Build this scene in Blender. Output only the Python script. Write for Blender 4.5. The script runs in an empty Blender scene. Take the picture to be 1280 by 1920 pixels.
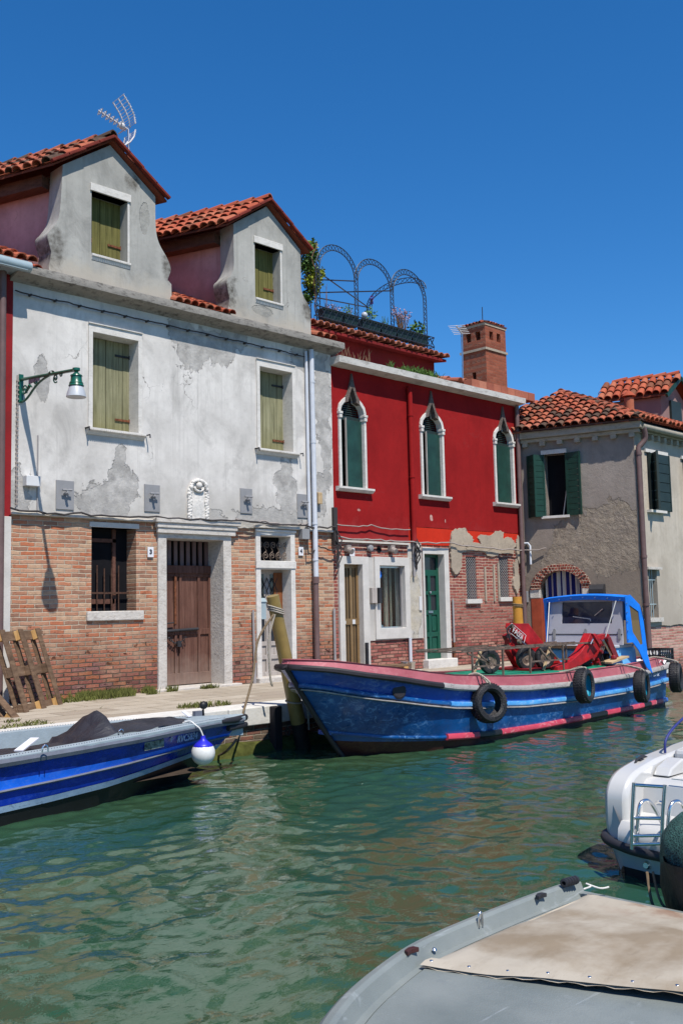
import bpy, bmesh, math, random
from mathutils import Vector, Matrix, noise as mnoise
from mathutils.geometry import tessellate_polygon
random.seed(7)
sc = bpy.context.scene
COL = sc.collection
R = math.radians

# ------------------------------------------------------------------ camera, sky, sun, exposure
FPX, CX, CY = 1867.0, 640.0, 960.0
ZC, ZQ = 1.92, 0.61                       # eye height, quay height (water is z = 0)
M_R = Vector((0.7071, -0.7069, -0.0207))
def _dc(px, py): return Vector(((px-CX)/FPX, -(py-CY)/FPX, 1.0)).normalized()
ROLL, HOFF = 0.0211, 183.5
_up = _dc(CX-ROLL*FPX*FPX/HOFF, CY-FPX*FPX/HOFF)
_xv = _dc(2513, 1143.5-ROLL*(2513-640)); _xv = (_xv-_up*_xv.dot(_up)).normalized()
_yv = _up.cross(_xv)
if _yv.z < 0: _yv = -_yv
def ray(px, py):
    d = _dc(px, py); return Vector((_xv.dot(d), _yv.dot(d), _up.dot(d)))
CAMP = Vector((0, -14.0853, ZC))
cam = bpy.data.cameras.new('camera'); camo = bpy.data.objects.new('camera', cam); COL.objects.link(camo)
cam.sensor_fit = 'VERTICAL'; cam.sensor_height = 36.0; cam.lens = FPX/1920*36.0
cam.clip_start = 0.05; cam.clip_end = 2000
_c0 = Vector((_xv.x, _yv.x, _up.x)); _c1 = Vector((_xv.y, _yv.y, _up.y)); _c2 = Vector((_xv.z, _yv.z, _up.z))
mw = Matrix((( _c0.x, _c1.x, -_c2.x, CAMP.x), (_c0.y, _c1.y, -_c2.y, CAMP.y), (_c0.z, _c1.z, -_c2.z, CAMP.z), (0, 0, 0, 1)))
camo.matrix_world = mw
sc.camera = camo

SUN = Vector((-0.53, -1.66, 2.77)).normalized()      # towards the sun
world = bpy.data.worlds.new('World'); sc.world = world; world.use_nodes = True
wn = world.node_tree; bg = wn.nodes['Background']
sky = wn.nodes.new('ShaderNodeTexSky'); sky.sky_type = 'NISHITA'; sky.sun_disc = False
sky.sun_elevation = math.asin(SUN.z); sky.sun_rotation = math.atan2(SUN.x, SUN.y)
sky.altitude = 0; sky.air_density = 1.0; sky.dust_density = 0.0; sky.ozone_density = 10.0
hs = wn.nodes.new('ShaderNodeHueSaturation'); hs.inputs['Saturation'].default_value = 1.19; wn.links.new(sky.outputs[0], hs.inputs['Color'])
wn.links.new(hs.outputs[0], bg.inputs[0]); bg.inputs[1].default_value = 0.114
sl = bpy.data.lights.new('sun', 'SUN'); sl.energy = 5.0; sl.angle = R(0.53); sl.color = (1.0, 0.94, 0.85)
so = bpy.data.objects.new('sun', sl); COL.objects.link(so)
so.rotation_euler = (-SUN).to_track_quat('-Z', 'Y').to_euler(); so.location = (0, -20, 30)
sc.view_settings.view_transform = 'Standard'; sc.view_settings.look = 'None'
sc.view_settings.exposure = 0.35; sc.view_settings.gamma = 1.0
sc.cycles.max_bounces = 6; sc.cycles.use_denoising = True

# pixel of the photograph -> point on a real plane of the place
def fac(px, py, y=0.0):
    d = ray(px, py); return CAMP + d*((y-CAMP.y)/d.y)
def gnd(px, py, z=ZQ):
    d = ray(px, py); return CAMP + d*((z-CAMP.z)/d.z)
def atx(px, py, x):
    d = ray(px, py); return CAMP + d*((x-CAMP.x)/d.x)
def projx(p):
    v = Vector(p)-CAMP; c = _xv*0; f_ = Vector((_xv.z,_yv.z,_up.z)); r_ = Vector((_xv.x,_yv.x,_up.x)); return CX+FPX*v.dot(r_)/v.dot(f_)
def pln(px, py, p0, n):
    d = ray(px, py); n = Vector(n); return CAMP + d*((Vector(p0)-CAMP).dot(n)/d.dot(n))

# ------------------------------------------------------------------ mesh builder
class MB:
    def __init__(s): s.v = []; s.f = []
    def add(s, vs, fs):
        o = len(s.v); s.v += [tuple(p) for p in vs]; s.f += [tuple(i+o for i in f) for f in fs]; return s
    def box(s, x0, x1, y0, y1, z0, z1):
        return s.add([(x0,y0,z0),(x1,y0,z0),(x1,y1,z0),(x0,y1,z0),(x0,y0,z1),(x1,y0,z1),(x1,y1,z1),(x0,y1,z1)],
                     [(3,2,1,0),(4,5,6,7),(0,1,5,4),(1,2,6,5),(2,3,7,6),(3,0,4,7)])
    def beam(s, a, b, w, h, up=(0,0,1)):            # box from a to b, w across, h along up
        a = Vector(a); b = Vector(b); d = (b-a).normalized(); u = Vector(up); u = u-d*u.dot(d)
        if u.length < 1e-5: u = Vector((1,0,0))-d*d.x
        u.normalize(); r = d.cross(u); vs = []
        for p in (a, b):
            for i, j in ((-1,-1),(1,-1),(1,1),(-1,1)): vs.append(p+r*(i*w/2)+u*(j*h/2))
        return s.add(vs, [(3,2,1,0),(4,5,6,7),(0,1,5,4),(1,2,6,5),(2,3,7,6),(3,0,4,7)])
    def poly(s, pts):
        return s.add(pts, [tuple(range(len(pts)))])
    def prism(s, pts2, axis, a, b):                 # pts2 polygon in the other two axes, extruded a..b
        def P(p, t):
            return {'x': (t,p[0],p[1]), 'y': (p[0],t,p[1]), 'z': (p[0],p[1],t)}[axis]
        n = len(pts2); tri = tessellate_polygon([[Vector((p[0],p[1],0)) for p in pts2]])
        vs = [P(p,a) for p in pts2]+[P(p,b) for p in pts2]
        fs = [tuple(t) for t in tri]+[tuple(i+n for i in reversed(t)) for t in tri]
        fs += [(i,(i+1)%n,(i+1)%n+n,i+n) for i in range(n)]
        return s.add(vs, fs)
    def plate(s, outer, holes, y, depth, rev=None, edge=True):   # wall panel in the xz plane with holes; reveals go to y+depth
        loops = [outer]+holes
        vl = [Vector((p[0],p[1],0)) for l in loops for p in l]
        tri = tessellate_polygon([[Vector((p[0],p[1],0)) for p in l] for l in loops])
        s.add([(p.x,y,p.y) for p in vl], [tuple(t) for t in tri])
        for k, l in enumerate(loops):
            if k == 0 and not edge: continue
            dd = depth if k == 0 or rev is None else rev
            n = len(l); s.add([(p[0],y,p[1]) for p in l]+[(p[0],y+dd,p[1]) for p in l], [(i,(i+1)%n,(i+1)%n+n,i+n) for i in range(n)])
        return s
    def tube(s, pts, r, n=8, cap=True, closed=False):
        pts = [Vector(p) for p in pts]; m = len(pts); rs = r if isinstance(r, (list, tuple)) else [r]*m
        t0 = (pts[1]-pts[0]).normalized(); u = t0.orthogonal().normalized(); o = len(s.v); prev = t0
        for i, p in enumerate(pts):
            if closed: t = (pts[(i+1)%m]-pts[i-1]).normalized()
            else: t = (pts[min(i+1,m-1)]-pts[max(i-1,0)]).normalized()
            q = prev.rotation_difference(t); u = (q@u); u = (u-t*u.dot(t)).normalized(); w = t.cross(u); prev = t
            for k in range(n):
                a = 2*math.pi*k/n; s.v.append(tuple(p+(u*math.cos(a)+w*math.sin(a))*rs[i]))
        for i in range(m if closed else m-1):
            j = (i+1)%m
            for k in range(n): s.f.append((o+i*n+k, o+i*n+(k+1)%n, o+j*n+(k+1)%n, o+j*n+k))
        if cap and not closed:
            s.f.append(tuple(o+k for k in reversed(range(n)))); s.f.append(tuple(o+(m-1)*n+k for k in range(n)))
        return s
    def lathe(s, prof, c, n=16, ax=(0,0,1), closed=False):
        ax = Vector(ax).normalized(); u = ax.orthogonal().normalized(); w = ax.cross(u); c = Vector(c); o = len(s.v); m = len(prof)
        for r, h in prof:
            for k in range(n):
                a = 2*math.pi*k/n; s.v.append(tuple(c+ax*h+(u*math.cos(a)+w*math.sin(a))*r))
        for i in range(m if closed else m-1):
            j = (i+1)%m
            for k in range(n): s.f.append((o+i*n+k, o+i*n+(k+1)%n, o+j*n+(k+1)%n, o+j*n+k))
        return s
    def sphere(s, c, r, n=14, sc_=(1,1,1)):
        m = n//2+1
        o = len(s.v)
        for i in range(m+1):
            th = math.pi*i/m
            for k in range(n):
                a = 2*math.pi*k/n
                s.v.append((c[0]+r*sc_[0]*math.sin(th)*math.cos(a), c[1]+r*sc_[1]*math.sin(th)*math.sin(a), c[2]+r*sc_[2]*math.cos(th)))
        for i in range(m):
            for k in range(n): s.f.append((o+i*n+k, o+i*n+(k+1)%n, o+(i+1)*n+(k+1)%n, o+(i+1)*n+k))
        return s
    def loft(s, rows, close=False):                 # rows: lists of points, same length
        o = len(s.v); n = len(rows[0])
        for r_ in rows: s.v += [tuple(p) for p in r_]
        for i in range(len(rows)-1):
            for k in range(n if close else n-1): s.f.append((o+i*n+k, o+i*n+(k+1)%n, o+(i+1)*n+(k+1)%n, o+(i+1)*n+k))
        return s
    def build(s, name, m, parent=None, smooth=None, bev=0, loc=None, clean=True):
        org = Vector((0,0,0))
        if parent is not None: org = Vector(parent['_o'])
        elif loc is not None: org = Vector(loc)
        me = bpy.data.meshes.new(name)
        me.from_pydata([tuple(Vector(p)-org) for p in s.v], [], s.f)
        if clean:
            bm = bmesh.new(); bm.from_mesh(me); bmesh.ops.remove_doubles(bm, verts=bm.verts, dist=1e-5)
            bmesh.ops.recalc_face_normals(bm, faces=bm.faces); bm.to_mesh(me); bm.free()
        me.materials.append(m)
        o = bpy.data.objects.new(name, me); COL.objects.link(o); o['_o'] = tuple(org)
        if parent is not None: o.parent = parent
        else: o.location = org
        if smooth:
            me.polygons.foreach_set('use_smooth', [True]*len(me.polygons))
            me.set_sharp_from_angle(angle=R(smooth))
        if bev:
            b = o.modifiers.new('bevel', 'BEVEL'); b.width = bev; b.segments = 2; b.limit_method = 'ANGLE'; b.angle_limit = R(40)
        return o

def thing(name, label, cat, loc, group=None):
    o = bpy.data.objects.new(name, None); COL.objects.link(o); o.location = loc; o['_o'] = tuple(loc)
    o.empty_display_size = 0.2
    return tag(o, label, cat, group)
def tag(o, label, cat, group=None):
    o['label'] = label; o['category'] = cat
    if group: o['group'] = group
    return o
def struct(o): o['kind'] = 'structure'; return o
def stuff(o, label=None, cat=None):
    o['kind'] = 'stuff'
    if label: o['label'] = label
    if cat: o['category'] = cat
    return o
def copy_tree(o, parent=None):
    c = o.copy(); COL.objects.link(c)
    if parent is not None: c.parent = parent
    for ch in list(o.children): copy_tree(ch, c)
    return c
_fontcache = {}
def text(body, size, origin, right, up, m, parent, name='lettering', ext=0.004, shear=0.0, off=0.0, space=1.0):
    cu = bpy.data.curves.new('txt', 'FONT'); cu.body = body; cu.size = size; cu.extrude = ext; cu.align_x = 'CENTER'; cu.align_y = 'CENTER'
    cu.shear = shear; cu.resolution_u = 3; cu.offset = off; cu.space_character = space
    t = bpy.data.objects.new('txt', cu); COL.objects.link(t)
    dg = bpy.context.evaluated_depsgraph_get(); me = bpy.data.meshes.new_from_object(t.evaluated_get(dg))
    bpy.data.objects.remove(t)
    r = Vector(right).normalized(); u = Vector(up); u = (u-r*u.dot(r)).normalized(); n = r.cross(u); o0 = Vector(origin)
    mb = MB(); mb.add([o0+r*v.co.x+u*v.co.y+n*v.co.z for v in me.vertices], [tuple(p.vertices) for p in me.polygons])
    bpy.data.meshes.remove(me)
    return mb.build(name, m, parent, clean=False)
# ------------------------------------------------------------------ materials
def lin(c):
    c = c/255.0; return c/12.92 if c <= 0.04045 else ((c+0.055)/1.055)**2.4
def S(r, g, b, k=1.25):
    return tuple(min(0.8, lin(c)*k*0.715) for c in (r,g,b))+(1.0,)
class NT:
    def __init__(s, name, rough=0.85, spec=0.3, metal=0.0):
        s.m = bpy.data.materials.new(name); s.m.use_nodes = True; s.t = s.m.node_tree
        s.b = s.t.nodes['Principled BSDF']; s.b.inputs['Roughness'].default_value = rough
        s.b.inputs['Specular IOR Level'].default_value = spec; s.b.inputs['Metallic'].default_value = metal
    def n(s, ty, out=0, **kw):
        nd = s.t.nodes.new('ShaderNode'+ty)
        for k, v in kw.items():
            if k.startswith('_'): setattr(nd, k[1:], v); continue
            k = int(k[1:]) if k[0] == 'i' and k[1:].isdigit() else k.replace('_', ' ')
            s.put(nd.inputs[k], v)
        return nd.outputs[out]
    def put(s, sock, v):
        if isinstance(v, bpy.types.NodeSocket): s.t.links.new(v, sock)
        else:
            if sock.type == 'RGBA' and len(v) == 3: v = tuple(v)+(1.0,)
            sock.default_value = v
    def math(s, op, a, b=0.0, c=None, clamp=False):
        kw = dict(i0=a, i1=b)
        if c is not None: kw['i2'] = c
        return s.n('Math', _operation=op, _use_clamp=clamp, **kw)
    def mix(s, f, a, b, mode='MIX'):
        nd = s.t.nodes.new('ShaderNodeMix'); nd.data_type = 'RGBA'; nd.blend_type = mode
        s.put(nd.inputs[0], f); s.put(nd.inputs[6], a); s.put(nd.inputs[7], b); return nd.outputs[2]
    def ramp(s, f, st, interp='LINEAR'):
        nd = s.t.nodes.new('ShaderNodeValToRGB'); cr = nd.color_ramp; cr.interpolation = interp
        while len(cr.elements) < len(st): cr.elements.new(0.5)
        for e, (p, c) in zip(cr.elements, st):
            e.position = p; e.color = (c,c,c,1) if isinstance(c, (int, float)) else (tuple(c)+(1.0,))[:4]
        s.put(nd.inputs[0], f); return nd.outputs[0]
    def rng(s, v, a, b, c=0.0, d=1.0):
        return s.n('MapRange', Value=v, From_Min=a, From_Max=b, To_Min=c, To_Max=d)
    def pos(s): return s.n('NewGeometry')
    def obj(s): return s.n('TexCoord', 3)
    def sep(s, v):
        nd = s.t.nodes.new('ShaderNodeSeparateXYZ'); s.put(nd.inputs[0], v); return nd.outputs
    def scale(s, v, sc_): return s.n('VectorMath', _operation='MULTIPLY', i0=v, i1=sc_)
    def noise(s, v, scale, det=4.0, rough=0.55, col=False, dist=0.0):
        return s.n('TexNoise', 1 if col else 0, Vector=v, Scale=scale, Detail=det, Roughness=rough, Distortion=dist)
    def vor(s, v, scale, feat='F1', out=0, rnd=1.0):
        return s.n('TexVoronoi', out, _feature=feat, Vector=v, Scale=scale, Randomness=rnd)
    def bump(s, h, dist=0.01, strength=1.0, nrm=None):
        kw = dict(Height=h, Distance=dist, Strength=strength)
        if nrm is not None: kw['Normal'] = nrm
        o = s.n('Bump', **kw); s.put(s.b.inputs['Normal'], o); return o
    def col(s, c): s.put(s.b.inputs['Base Color'], c); return s
    def patches(s, p, lst, amp=0.9, sc_=3.0, soft=0.05):     # blobs at given wall spots with ragged outlines
        w = s.noise(p, sc_, 8, 0.66, dist=0.4); wa = s.math('MULTIPLY', s.math('SUBTRACT', w, 0.5), amp*2)
        acc = None
        for (cx, cz, rx, rz) in lst:
            d = s.n('VectorMath', _operation='SUBTRACT', i0=p, i1=(cx, 0, cz))
            d = s.n('VectorMath', _operation='MULTIPLY', i0=d, i1=(1/rx, 0, 1/rz))
            l = s.n('VectorMath', 1, _operation='LENGTH', i0=d)
            acc = l if acc is None else s.math('MINIMUM', acc, l)
        return s.rng(s.math('ADD', acc, wa), 1.0, 1.0-soft)

def simple(name, c, rough=0.6, spec=0.4, metal=0.0, var=0.12, sc_=6.0, bump=0.0, bsc=40.0, coat=0.0):
    N = NT(name, rough, spec, metal); p = N.obj()
    f = N.noise(p, sc_, 5, 0.6)
    lo = tuple(x*(1-var*1.6) for x in c[:3]); hi = tuple(min(0.9, x*(1+var)) for x in c[:3])
    N.col(N.ramp(f, [(0.3, lo), (0.7, hi)]))
    if bump: N.bump(N.noise(p, bsc, 4), bump)
    if coat: N.b.inputs['Coat Weight'].default_value = coat; N.b.inputs['Coat Roughness'].default_value = 0.12
    return N.m

def plaster(name, c0, c1, patch=(), pc=S(150,150,148), pamp=1.0, extra=None, rgs=14, plum=0.0, dirt=0.35, stain=None, crack=0.3, streak=0.35, rough_bump=0.004, psc=2.2, grime=None):
    N = NT(name, 0.92, 0.15); p = N.pos()
    big = N.noise(p, 0.9, 6, 0.6); fine = N.noise(p, 9, 6, 0.65)
    c = N.ramp(big, [(0.35, c1), (0.6, c0)])
    st = N.noise(N.scale(p, (5, 5, 0.35)), 1.0, 5, 0.6)
    c = N.mix(N.rng(st, 0.45, 0.75, 0, streak), c, tuple(x*0.72 for x in c0[:3]))
    c = N.mix(N.rng(fine, 0.5, 0.75, 0, 0.28), c, tuple(x*0.7 for x in c1[:3]))
    di = N.noise(N.n('VectorMath', _operation='ADD', i0=N.scale(p, (1.6, 1.6, 1.0)), i1=(3.1, 0, 7.7)), 1.1, 9, 0.7, dist=0.6)
    c = N.mix(N.rng(di, 0.50, 0.68, 0, dirt), c, tuple(x*0.66 for x in c1[:3]))
    rn_ = N.noise(N.scale(p, (9, 9, 0.28)), 1.0, 7, 0.68); c = N.mix(N.math('MULTIPLY', N.rng(rn_, 0.54, 0.72, 0, dirt*0.8), N.rng(big, 0.35, 0.6)), c, tuple(x*0.55 for x in c1[:3]))
    v = N.vor(N.n('VectorMath', _operation='ADD', i0=p, i1=N.n('VectorMath', _operation='SCALE', i0=N.noise(p, 2.5, 4, 0.6, True), Scale=0.7)), 0.8, 'DISTANCE_TO_EDGE')
    cm = N.math('MULTIPLY', N.rng(v, 0.007, 0.002), N.rng(N.noise(p, 0.9, 3), 0.54, 0.66))
    c = N.mix(N.math('MULTIPLY', cm, crack), c, (0.12, 0.11, 0.10))
    h = N.math('ADD', N.math('MULTIPLY', fine, 0.5), N.math('MULTIPLY', N.noise(p, 35, 3), 0.25))
    if grime:
        z = N.sep(p)[2]; g = N.rng(N.math('ADD', z, N.math('MULTIPLY', N.noise(p, 3, 5), 0.9)), grime[1]+0.45, grime[0]+0.45)
        c = N.mix(N.math('MULTIPLY', g, 0.75), c, grime[2])
    if patch:
        m = N.patches(p, patch, pamp, psc); rg = N.noise(p, rgs, 9, 0.7)
        if plum: rg = N.math('ADD', rg, N.math('MULTIPLY', N.rng(N.noise(p, 3.6, 9, 0.68), 0.36, 0.64), plum))
        pcol = N.ramp(N.noise(p, 5, 6, 0.65), [(0.3, tuple(x*0.75 for x in pc[:3])), (0.7, tuple(min(.85, x*1.12) for x in pc[:3]))])
        edge = N.math('MULTIPLY', m, N.math('SUBTRACT', 1.0, m))
        mc = N.math('MULTIPLY', m, N.rng(N.noise(p, 4, 7, 0.66), 0.36, 0.58, 0.35, 1.0))
        c = N.mix(mc, c, pcol); c = N.mix(N.math('MULTIPLY', N.math('MULTIPLY', edge, 2.4), N.rng(N.noise(p, 3.3, 4), 0.42, 0.56)), c, (0.16, 0.155, 0.15))
        h = N.math('ADD', N.math('MULTIPLY', h, N.math('SUBTRACT', 1.0, m)), N.math('MULTIPLY', m, N.math('SUBTRACT', N.math('MULTIPLY', rg, 2.6), 2.6)))
    if stain:
        m = N.patches(p, stain[0], 1.2, 3.5, 0.5); c = N.mix(N.math('MULTIPLY', m, N.rng(N.noise(p, 9, 7, 0.7), 0.3, 0.62, 0.15, 0.9)), c, stain[1])
    N.col(c); N.bump(h, rough_bump*1.6, 0.9)
    return N.m

def brick(name, axis='x', up=None, low=None, mort=S(182,168,148), zlo=1.0, zhi=1.9, size=(0.25, 0.067), paint=None, ero=1.0):
    up = up or [S(186,142,116), S(176,124,98), S(190,156,128), S(152,112,92), S(184,112,80)]
    low = low or [S(142,86,76), S(166,102,82), S(116,72,68), S(164,100,70), S(136,96,92)]
    N = NT(name, 0.9, 0.15); p = N.pos(); X, Y, Z = N.sep(p)
    w = N.noise(p, 5, 3, 0.6, True); ws = N.sep(w)
    u = N.math('ADD', X if axis == 'x' else Y, N.math('MULTIPLY', ws[0], 0.045))
    vv = N.math('ADD', Z, N.math('MULTIPLY', N.math('ADD', ws[1], N.noise(p, 0.8, 2)), 0.034))
    uv = N.n('CombineXYZ', X=u, Y=vv, Z=0.0)
    lw = N.rng(N.math('ADD', Z, N.math('MULTIPLY', N.noise(p, 1.6, 5, 0.6), 1.4)), zhi+0.6, zlo+0.6)
    def bn(ms, sm, out=0):
        return N.n('TexBrick', out, _offset=0.5, Vector=uv, Color1=(0,0,0,1), Color2=(1,1,1,1), Mortar=(0.5,0.5,0.5,1), Scale=1.0, Mortar_Size=ms, Mortar_Smooth=sm, Bias=0.0, Brick_Width=size[0], Row_Height=size[1])
    rnd = bn(0.0, 0.0); mo = bn(0.010, 0.6, 1)
    k = len(up); rp = lambda cs: N.ramp(rnd, [((i+0.02)/k, cs[i]) for i in range(k)], 'CONSTANT')
    c = N.mix(lw, rp(up), rp(low))
    nz = N.noise(p, 16, 6, 0.7)
    c = N.mix(N.rng(nz, 0.4, 0.75, 0, 0.55), c, tuple(x*0.62 for x in up[3][:3]))
    c = N.mix(N.rng(N.noise(p, 2.2, 5, 0.65), 0.5, 0.7, 0, 0.5), c, up[2])
    c = N.mix(N.rng(N.noise(N.scale(p, (1, 1, .7)), 1.3, 8, 0.68, dist=.5), 0.50, 0.68, 0, 0.5), c, tuple(x*0.55 for x in up[3][:3]))
    mcol = N.mix(lw, mort, tuple(x*0.22 for x in mort[:3]))  # mortar colour darkens lower down as painted shadow in the joints
    mo2 = N.math('MULTIPLY', mo, N.rng(N.noise(p, 7, 4), 0.25, 0.5, 0.55, 1.0))
    c = N.mix(mo2, c, mcol)
    hole = N.rng(N.math('ADD', N.noise(N.scale(p, (1, 1, 1.8)), 4.5, 6, 0.7), N.math('MULTIPLY', N.math('SUBTRACT', rnd, 0.5), 0.10)), 0.615, 0.665)
    hole = N.math('MULTIPLY', hole, N.rng(lw, 0.05, 0.5, 0.15, 1.0))
    c = N.mix(N.math('MULTIPLY', hole, 0.75*ero), c, S(74, 40, 34))
    if paint: 
        m = N.patches(p, paint[0], 0.55, 3.0); c = N.mix(m, c, paint[1])
    dep = N.math('ADD', 0.6, N.math('MULTIPLY', lw, 1.5))
    h = N.math('SUBTRACT', N.math('MULTIPLY', nz, N.math('ADD', 0.5, N.math('MULTIPLY', lw, 0.9))), N.math('MULTIPLY', mo, dep))
    h = N.math('SUBTRACT', h, N.math('MULTIPLY', hole, 2.2*ero))
    N.col(c); N.bump(h, 0.014, 1.0)
    return N.m

def woodmat(name, c0, c1, grain=(26, 26, 1.2), rough=0.8, dark=0.4, coord='pos', moss=None):
    N = NT(name, rough, 0.2); p = N.pos() if coord == 'pos' else N.obj()
    g = N.noise(N.scale(p, grain), 1.0, 6, 0.7); b = N.noise(p, 2.5, 4)
    c = N.ramp(g, [(0.3, tuple(x*dark for x in c0[:3])), (0.48, c0), (0.7, c1)])
    c = N.mix(N.rng(b, 0.4, 0.7, 0, 0.45), c, tuple(x*0.6 for x in c0[:3]))
    sp = N.noise(N.scale(p, (40, 40, 7)), 1.0, 3, 0.6)
    c = N.mix(N.rng(sp, 0.66, 0.72, 0, 0.6), c, tuple(x*0.35 for x in c0[:3]))
    if moss:
        z = N.sep(p)[2]; m = N.rng(N.math('ADD', z, N.math('MULTIPLY', N.noise(p, 6, 4), 0.5)), moss[1], moss[0])
        c = N.mix(N.math('MULTIPLY', m, 0.6), c, moss[2])
    N.col(c); N.bump(N.math('ADD', g, N.math('MULTIPLY', sp, 0.4)), 0.004, 0.8)
    return N.m

def tilemat(name, cols, lich=0.6):
    N = NT(name, 0.9, 0.15); p = N.pos(); r = N.n('NewGeometry', 8)
    k = len(cols); c = N.ramp(r, [(i/k, cols[i]) for i in range(k)], 'CONSTANT')
    nz = N.noise(p, 7, 6, 0.7); n2 = N.noise(p, 30, 4, 0.6)
    c = N.mix(N.rng(nz, 0.48, 0.66, 0, lich), c, S(84,74,64,1.0)); c = N.mix(N.rng(n2, 0.55, 0.75, 0, 0.4), c, S(168,128,100))
    N.col(c); N.bump(N.math('ADD', nz, n2), 0.006, 0.6)
    return N.m

def stone(name, c, dirt=0.5, dc=S(70,66,60), sc_=3.0, b=0.004, up=0.0):
    N = NT(name, 0.88, 0.2); p = N.pos(); a = N.noise(p, sc_, 7, 0.68); f = N.noise(p, 30, 5, 0.65)
    cc = N.ramp(a, [(0.3, tuple(x*0.8 for x in c[:3])), (0.65, c)])
    d = N.noise(N.scale(p, (1.5, 1.5, 4)), sc_*1.3, 8, 0.72)
    cc = N.mix(N.rng(d, 0.5, 0.64, 0, dirt), cc, dc)
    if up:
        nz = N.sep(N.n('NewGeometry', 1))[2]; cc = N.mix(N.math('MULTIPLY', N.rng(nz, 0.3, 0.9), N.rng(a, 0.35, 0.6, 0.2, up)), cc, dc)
    cc = N.mix(N.rng(f, 0.6, 0.72, 0, 0.4), cc, tuple(x*0.55 for x in c[:3]))
    N.col(cc); N.bump(N.math('ADD', a, N.math('MULTIPLY', f, 0.6)), b*2, 0.8)
    return N.m

def hullpaint(name, c, c2, worn=S(120,150,190), rough=0.34, wear_glint=0.5, coat=0.12):
    N = NT(name, rough, 0.5); p = N.pos()
    a = N.noise(N.scale(p, (0.8, 0.8, 1.6)), 2.2, 6, 0.62)
    cc = N.ramp(a, [(0.34, c2), (0.62, c)])
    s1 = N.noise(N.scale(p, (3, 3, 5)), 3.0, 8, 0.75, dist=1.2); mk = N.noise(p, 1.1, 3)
    cc = N.mix(N.math('MULTIPLY', N.rng(s1, 0.52, 0.62), N.rng(mk, 0.40, 0.56, 0, wear_glint)), cc, worn)  # pale marks: paint wear, and on the cargo boat painted ripple light
    ru = N.noise(N.scale(p, (7, 7, 0.6)), 1.0, 5, 0.6)
    cc = N.mix(N.rng(ru, 0.60, 0.80, 0, 0.35), cc, tuple(x*0.5 for x in c2[:3]))
    N.col(cc); N.put(N.b.inputs['Roughness'], N.rng(s1, 0.35, 0.7, rough*0.7, min(1, rough*1.9)))
    N.b.inputs['Coat Weight'].default_value = coat; N.b.inputs['Coat Roughness'].default_value = 0.15
    N.bump(N.noise(p, 3.0, 3), 0.01, 0.5)
    return N.m

M = {}
M['plaster_white'] = plaster('white lime plaster', S(214,210,205,1.25), S(188,184,179,1.25), dirt=.6,
    patch=[(8.65,3.62,.5,.5),(9.0,4.0,.28,.35),(10.45,6.55,.42,.34),(10.95,6.75,.5,.3),(10.2,6.85,.3,.3),(12.62,4.2,.26,.62),(12.45,3.65,.5,.22),(11.9,3.62,.5,.22),(7.15,3.62,.2,.45),(13.62,6.2,.25,.9),(13.72,5.1,.16,.9),(13.5,4.15,.22,.55),(13.05,6.85,.3,.25),(7.55,5.6,.12,.35),(8.98,4.55,.10,.17),(11.35,6.95,.35,.2),(10.9,3.6,.25,.15)],
    pc=S(166,163,159,1.2), crack=0.8, streak=0.4, pamp=1.3, grime=(3.4,4.1,S(164,160,152)))
M['plaster_dormer'] = plaster('grey dormer plaster', S(176,174,168), S(148,147,142), patch=[(9.45,8.75,.10,.30),(12.1,7.62,.25,.10)], pc=S(150,148,142), crack=0.9, streak=0.8, dirt=.7, stain=([(7.74,7.78,.22,.36),(9.97,7.92,.16,.34),(11.34,7.86,.2,.34),(13.30,7.9,.16,.34),(9.2,9.3,.2,.16)], S(84,79,72,1.1)), grime=(7.4,7.75,S(178,170,156)))
M['plaster_pink'] = plaster('pink dormer side plaster', S(206,160,158), S(176,128,128), crack=0.6, streak=0.5, grime=(7.6,8.3,S(110,96,92)))
M['plaster_red'] = plaster('red wall paint', S(147,26,27), S(132,21,23), patch=[(14.62,3.95,.05,.025),(16.92,3.9,.05,.07),(17.4,3.86,.02,.05)], pc=S(196,160,150), pamp=0.9, crack=0.15, streak=0.25, dirt=.3, rough_bump=0.004, psc=6, grime=(3.35,3.75,S(150,50,50)))
M['plaster_darkred'] = plaster('old dark red wall paint', S(128,38,38), S(110,32,34), crack=0.2)
M['plaster_orange'] = plaster('orange red paint strip', S(196,48,28), S(184,42,24), crack=0.2, streak=0.1)
M['plaster_leftred'] = plaster('weathered red wall paint', S(150,34,40), S(120,36,38), crack=0.4, streak=0.5)
M['plaster_shop'] = plaster('pale grey shopfront plaster', S(196,192,186), S(178,174,168), patch=[(16.3,2.0,.2,.7)], pc=S(182,174,158), crack=0.9, streak=0.2)
M['render_old'] = plaster('old lime render', S(178,164,146), S(150,138,124), crack=1.0, streak=0.5, rough_bump=0.014)
_gp = [(20.95,-1.2,.8,1)]
M['plaster_grey_side'] = plaster('brown grey stucco', S(150,140,132,1.3), S(134,124,116,1.3), patch=[(20.98,3.45,.34,.85),(20.75,3.1,.2,.3),(20.62,2.95,.12,.2)], pc=S(150,138,124,1.25), crack=0.3, streak=0.5, rough_bump=0.014, pamp=0.75, rgs=9, plum=0.45, grime=(3.0,4.3,S(124,112,100,1.2)))
M['plaster_grey_front'] = plaster('pale stucco', S(192,182,168), S(172,162,148), crack=0.5, streak=0.6, grime=(1.4,2.6,S(160,150,138)))  # front wall tone, paler than the side wall
M['brick_white_house'] = brick('weathered brick')
M['brick_red_house'] = brick('dark red brick', up=[S(150,84,74), S(166,98,84), S(140,84,78), S(132,70,62), S(172,120,104)], low=[S(176,118,106), S(160,98,92), S(184,136,120), S(148,86,80), S(170,108,98)], mort=S(190,168,150), zlo=1.2, zhi=2.4)
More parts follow.
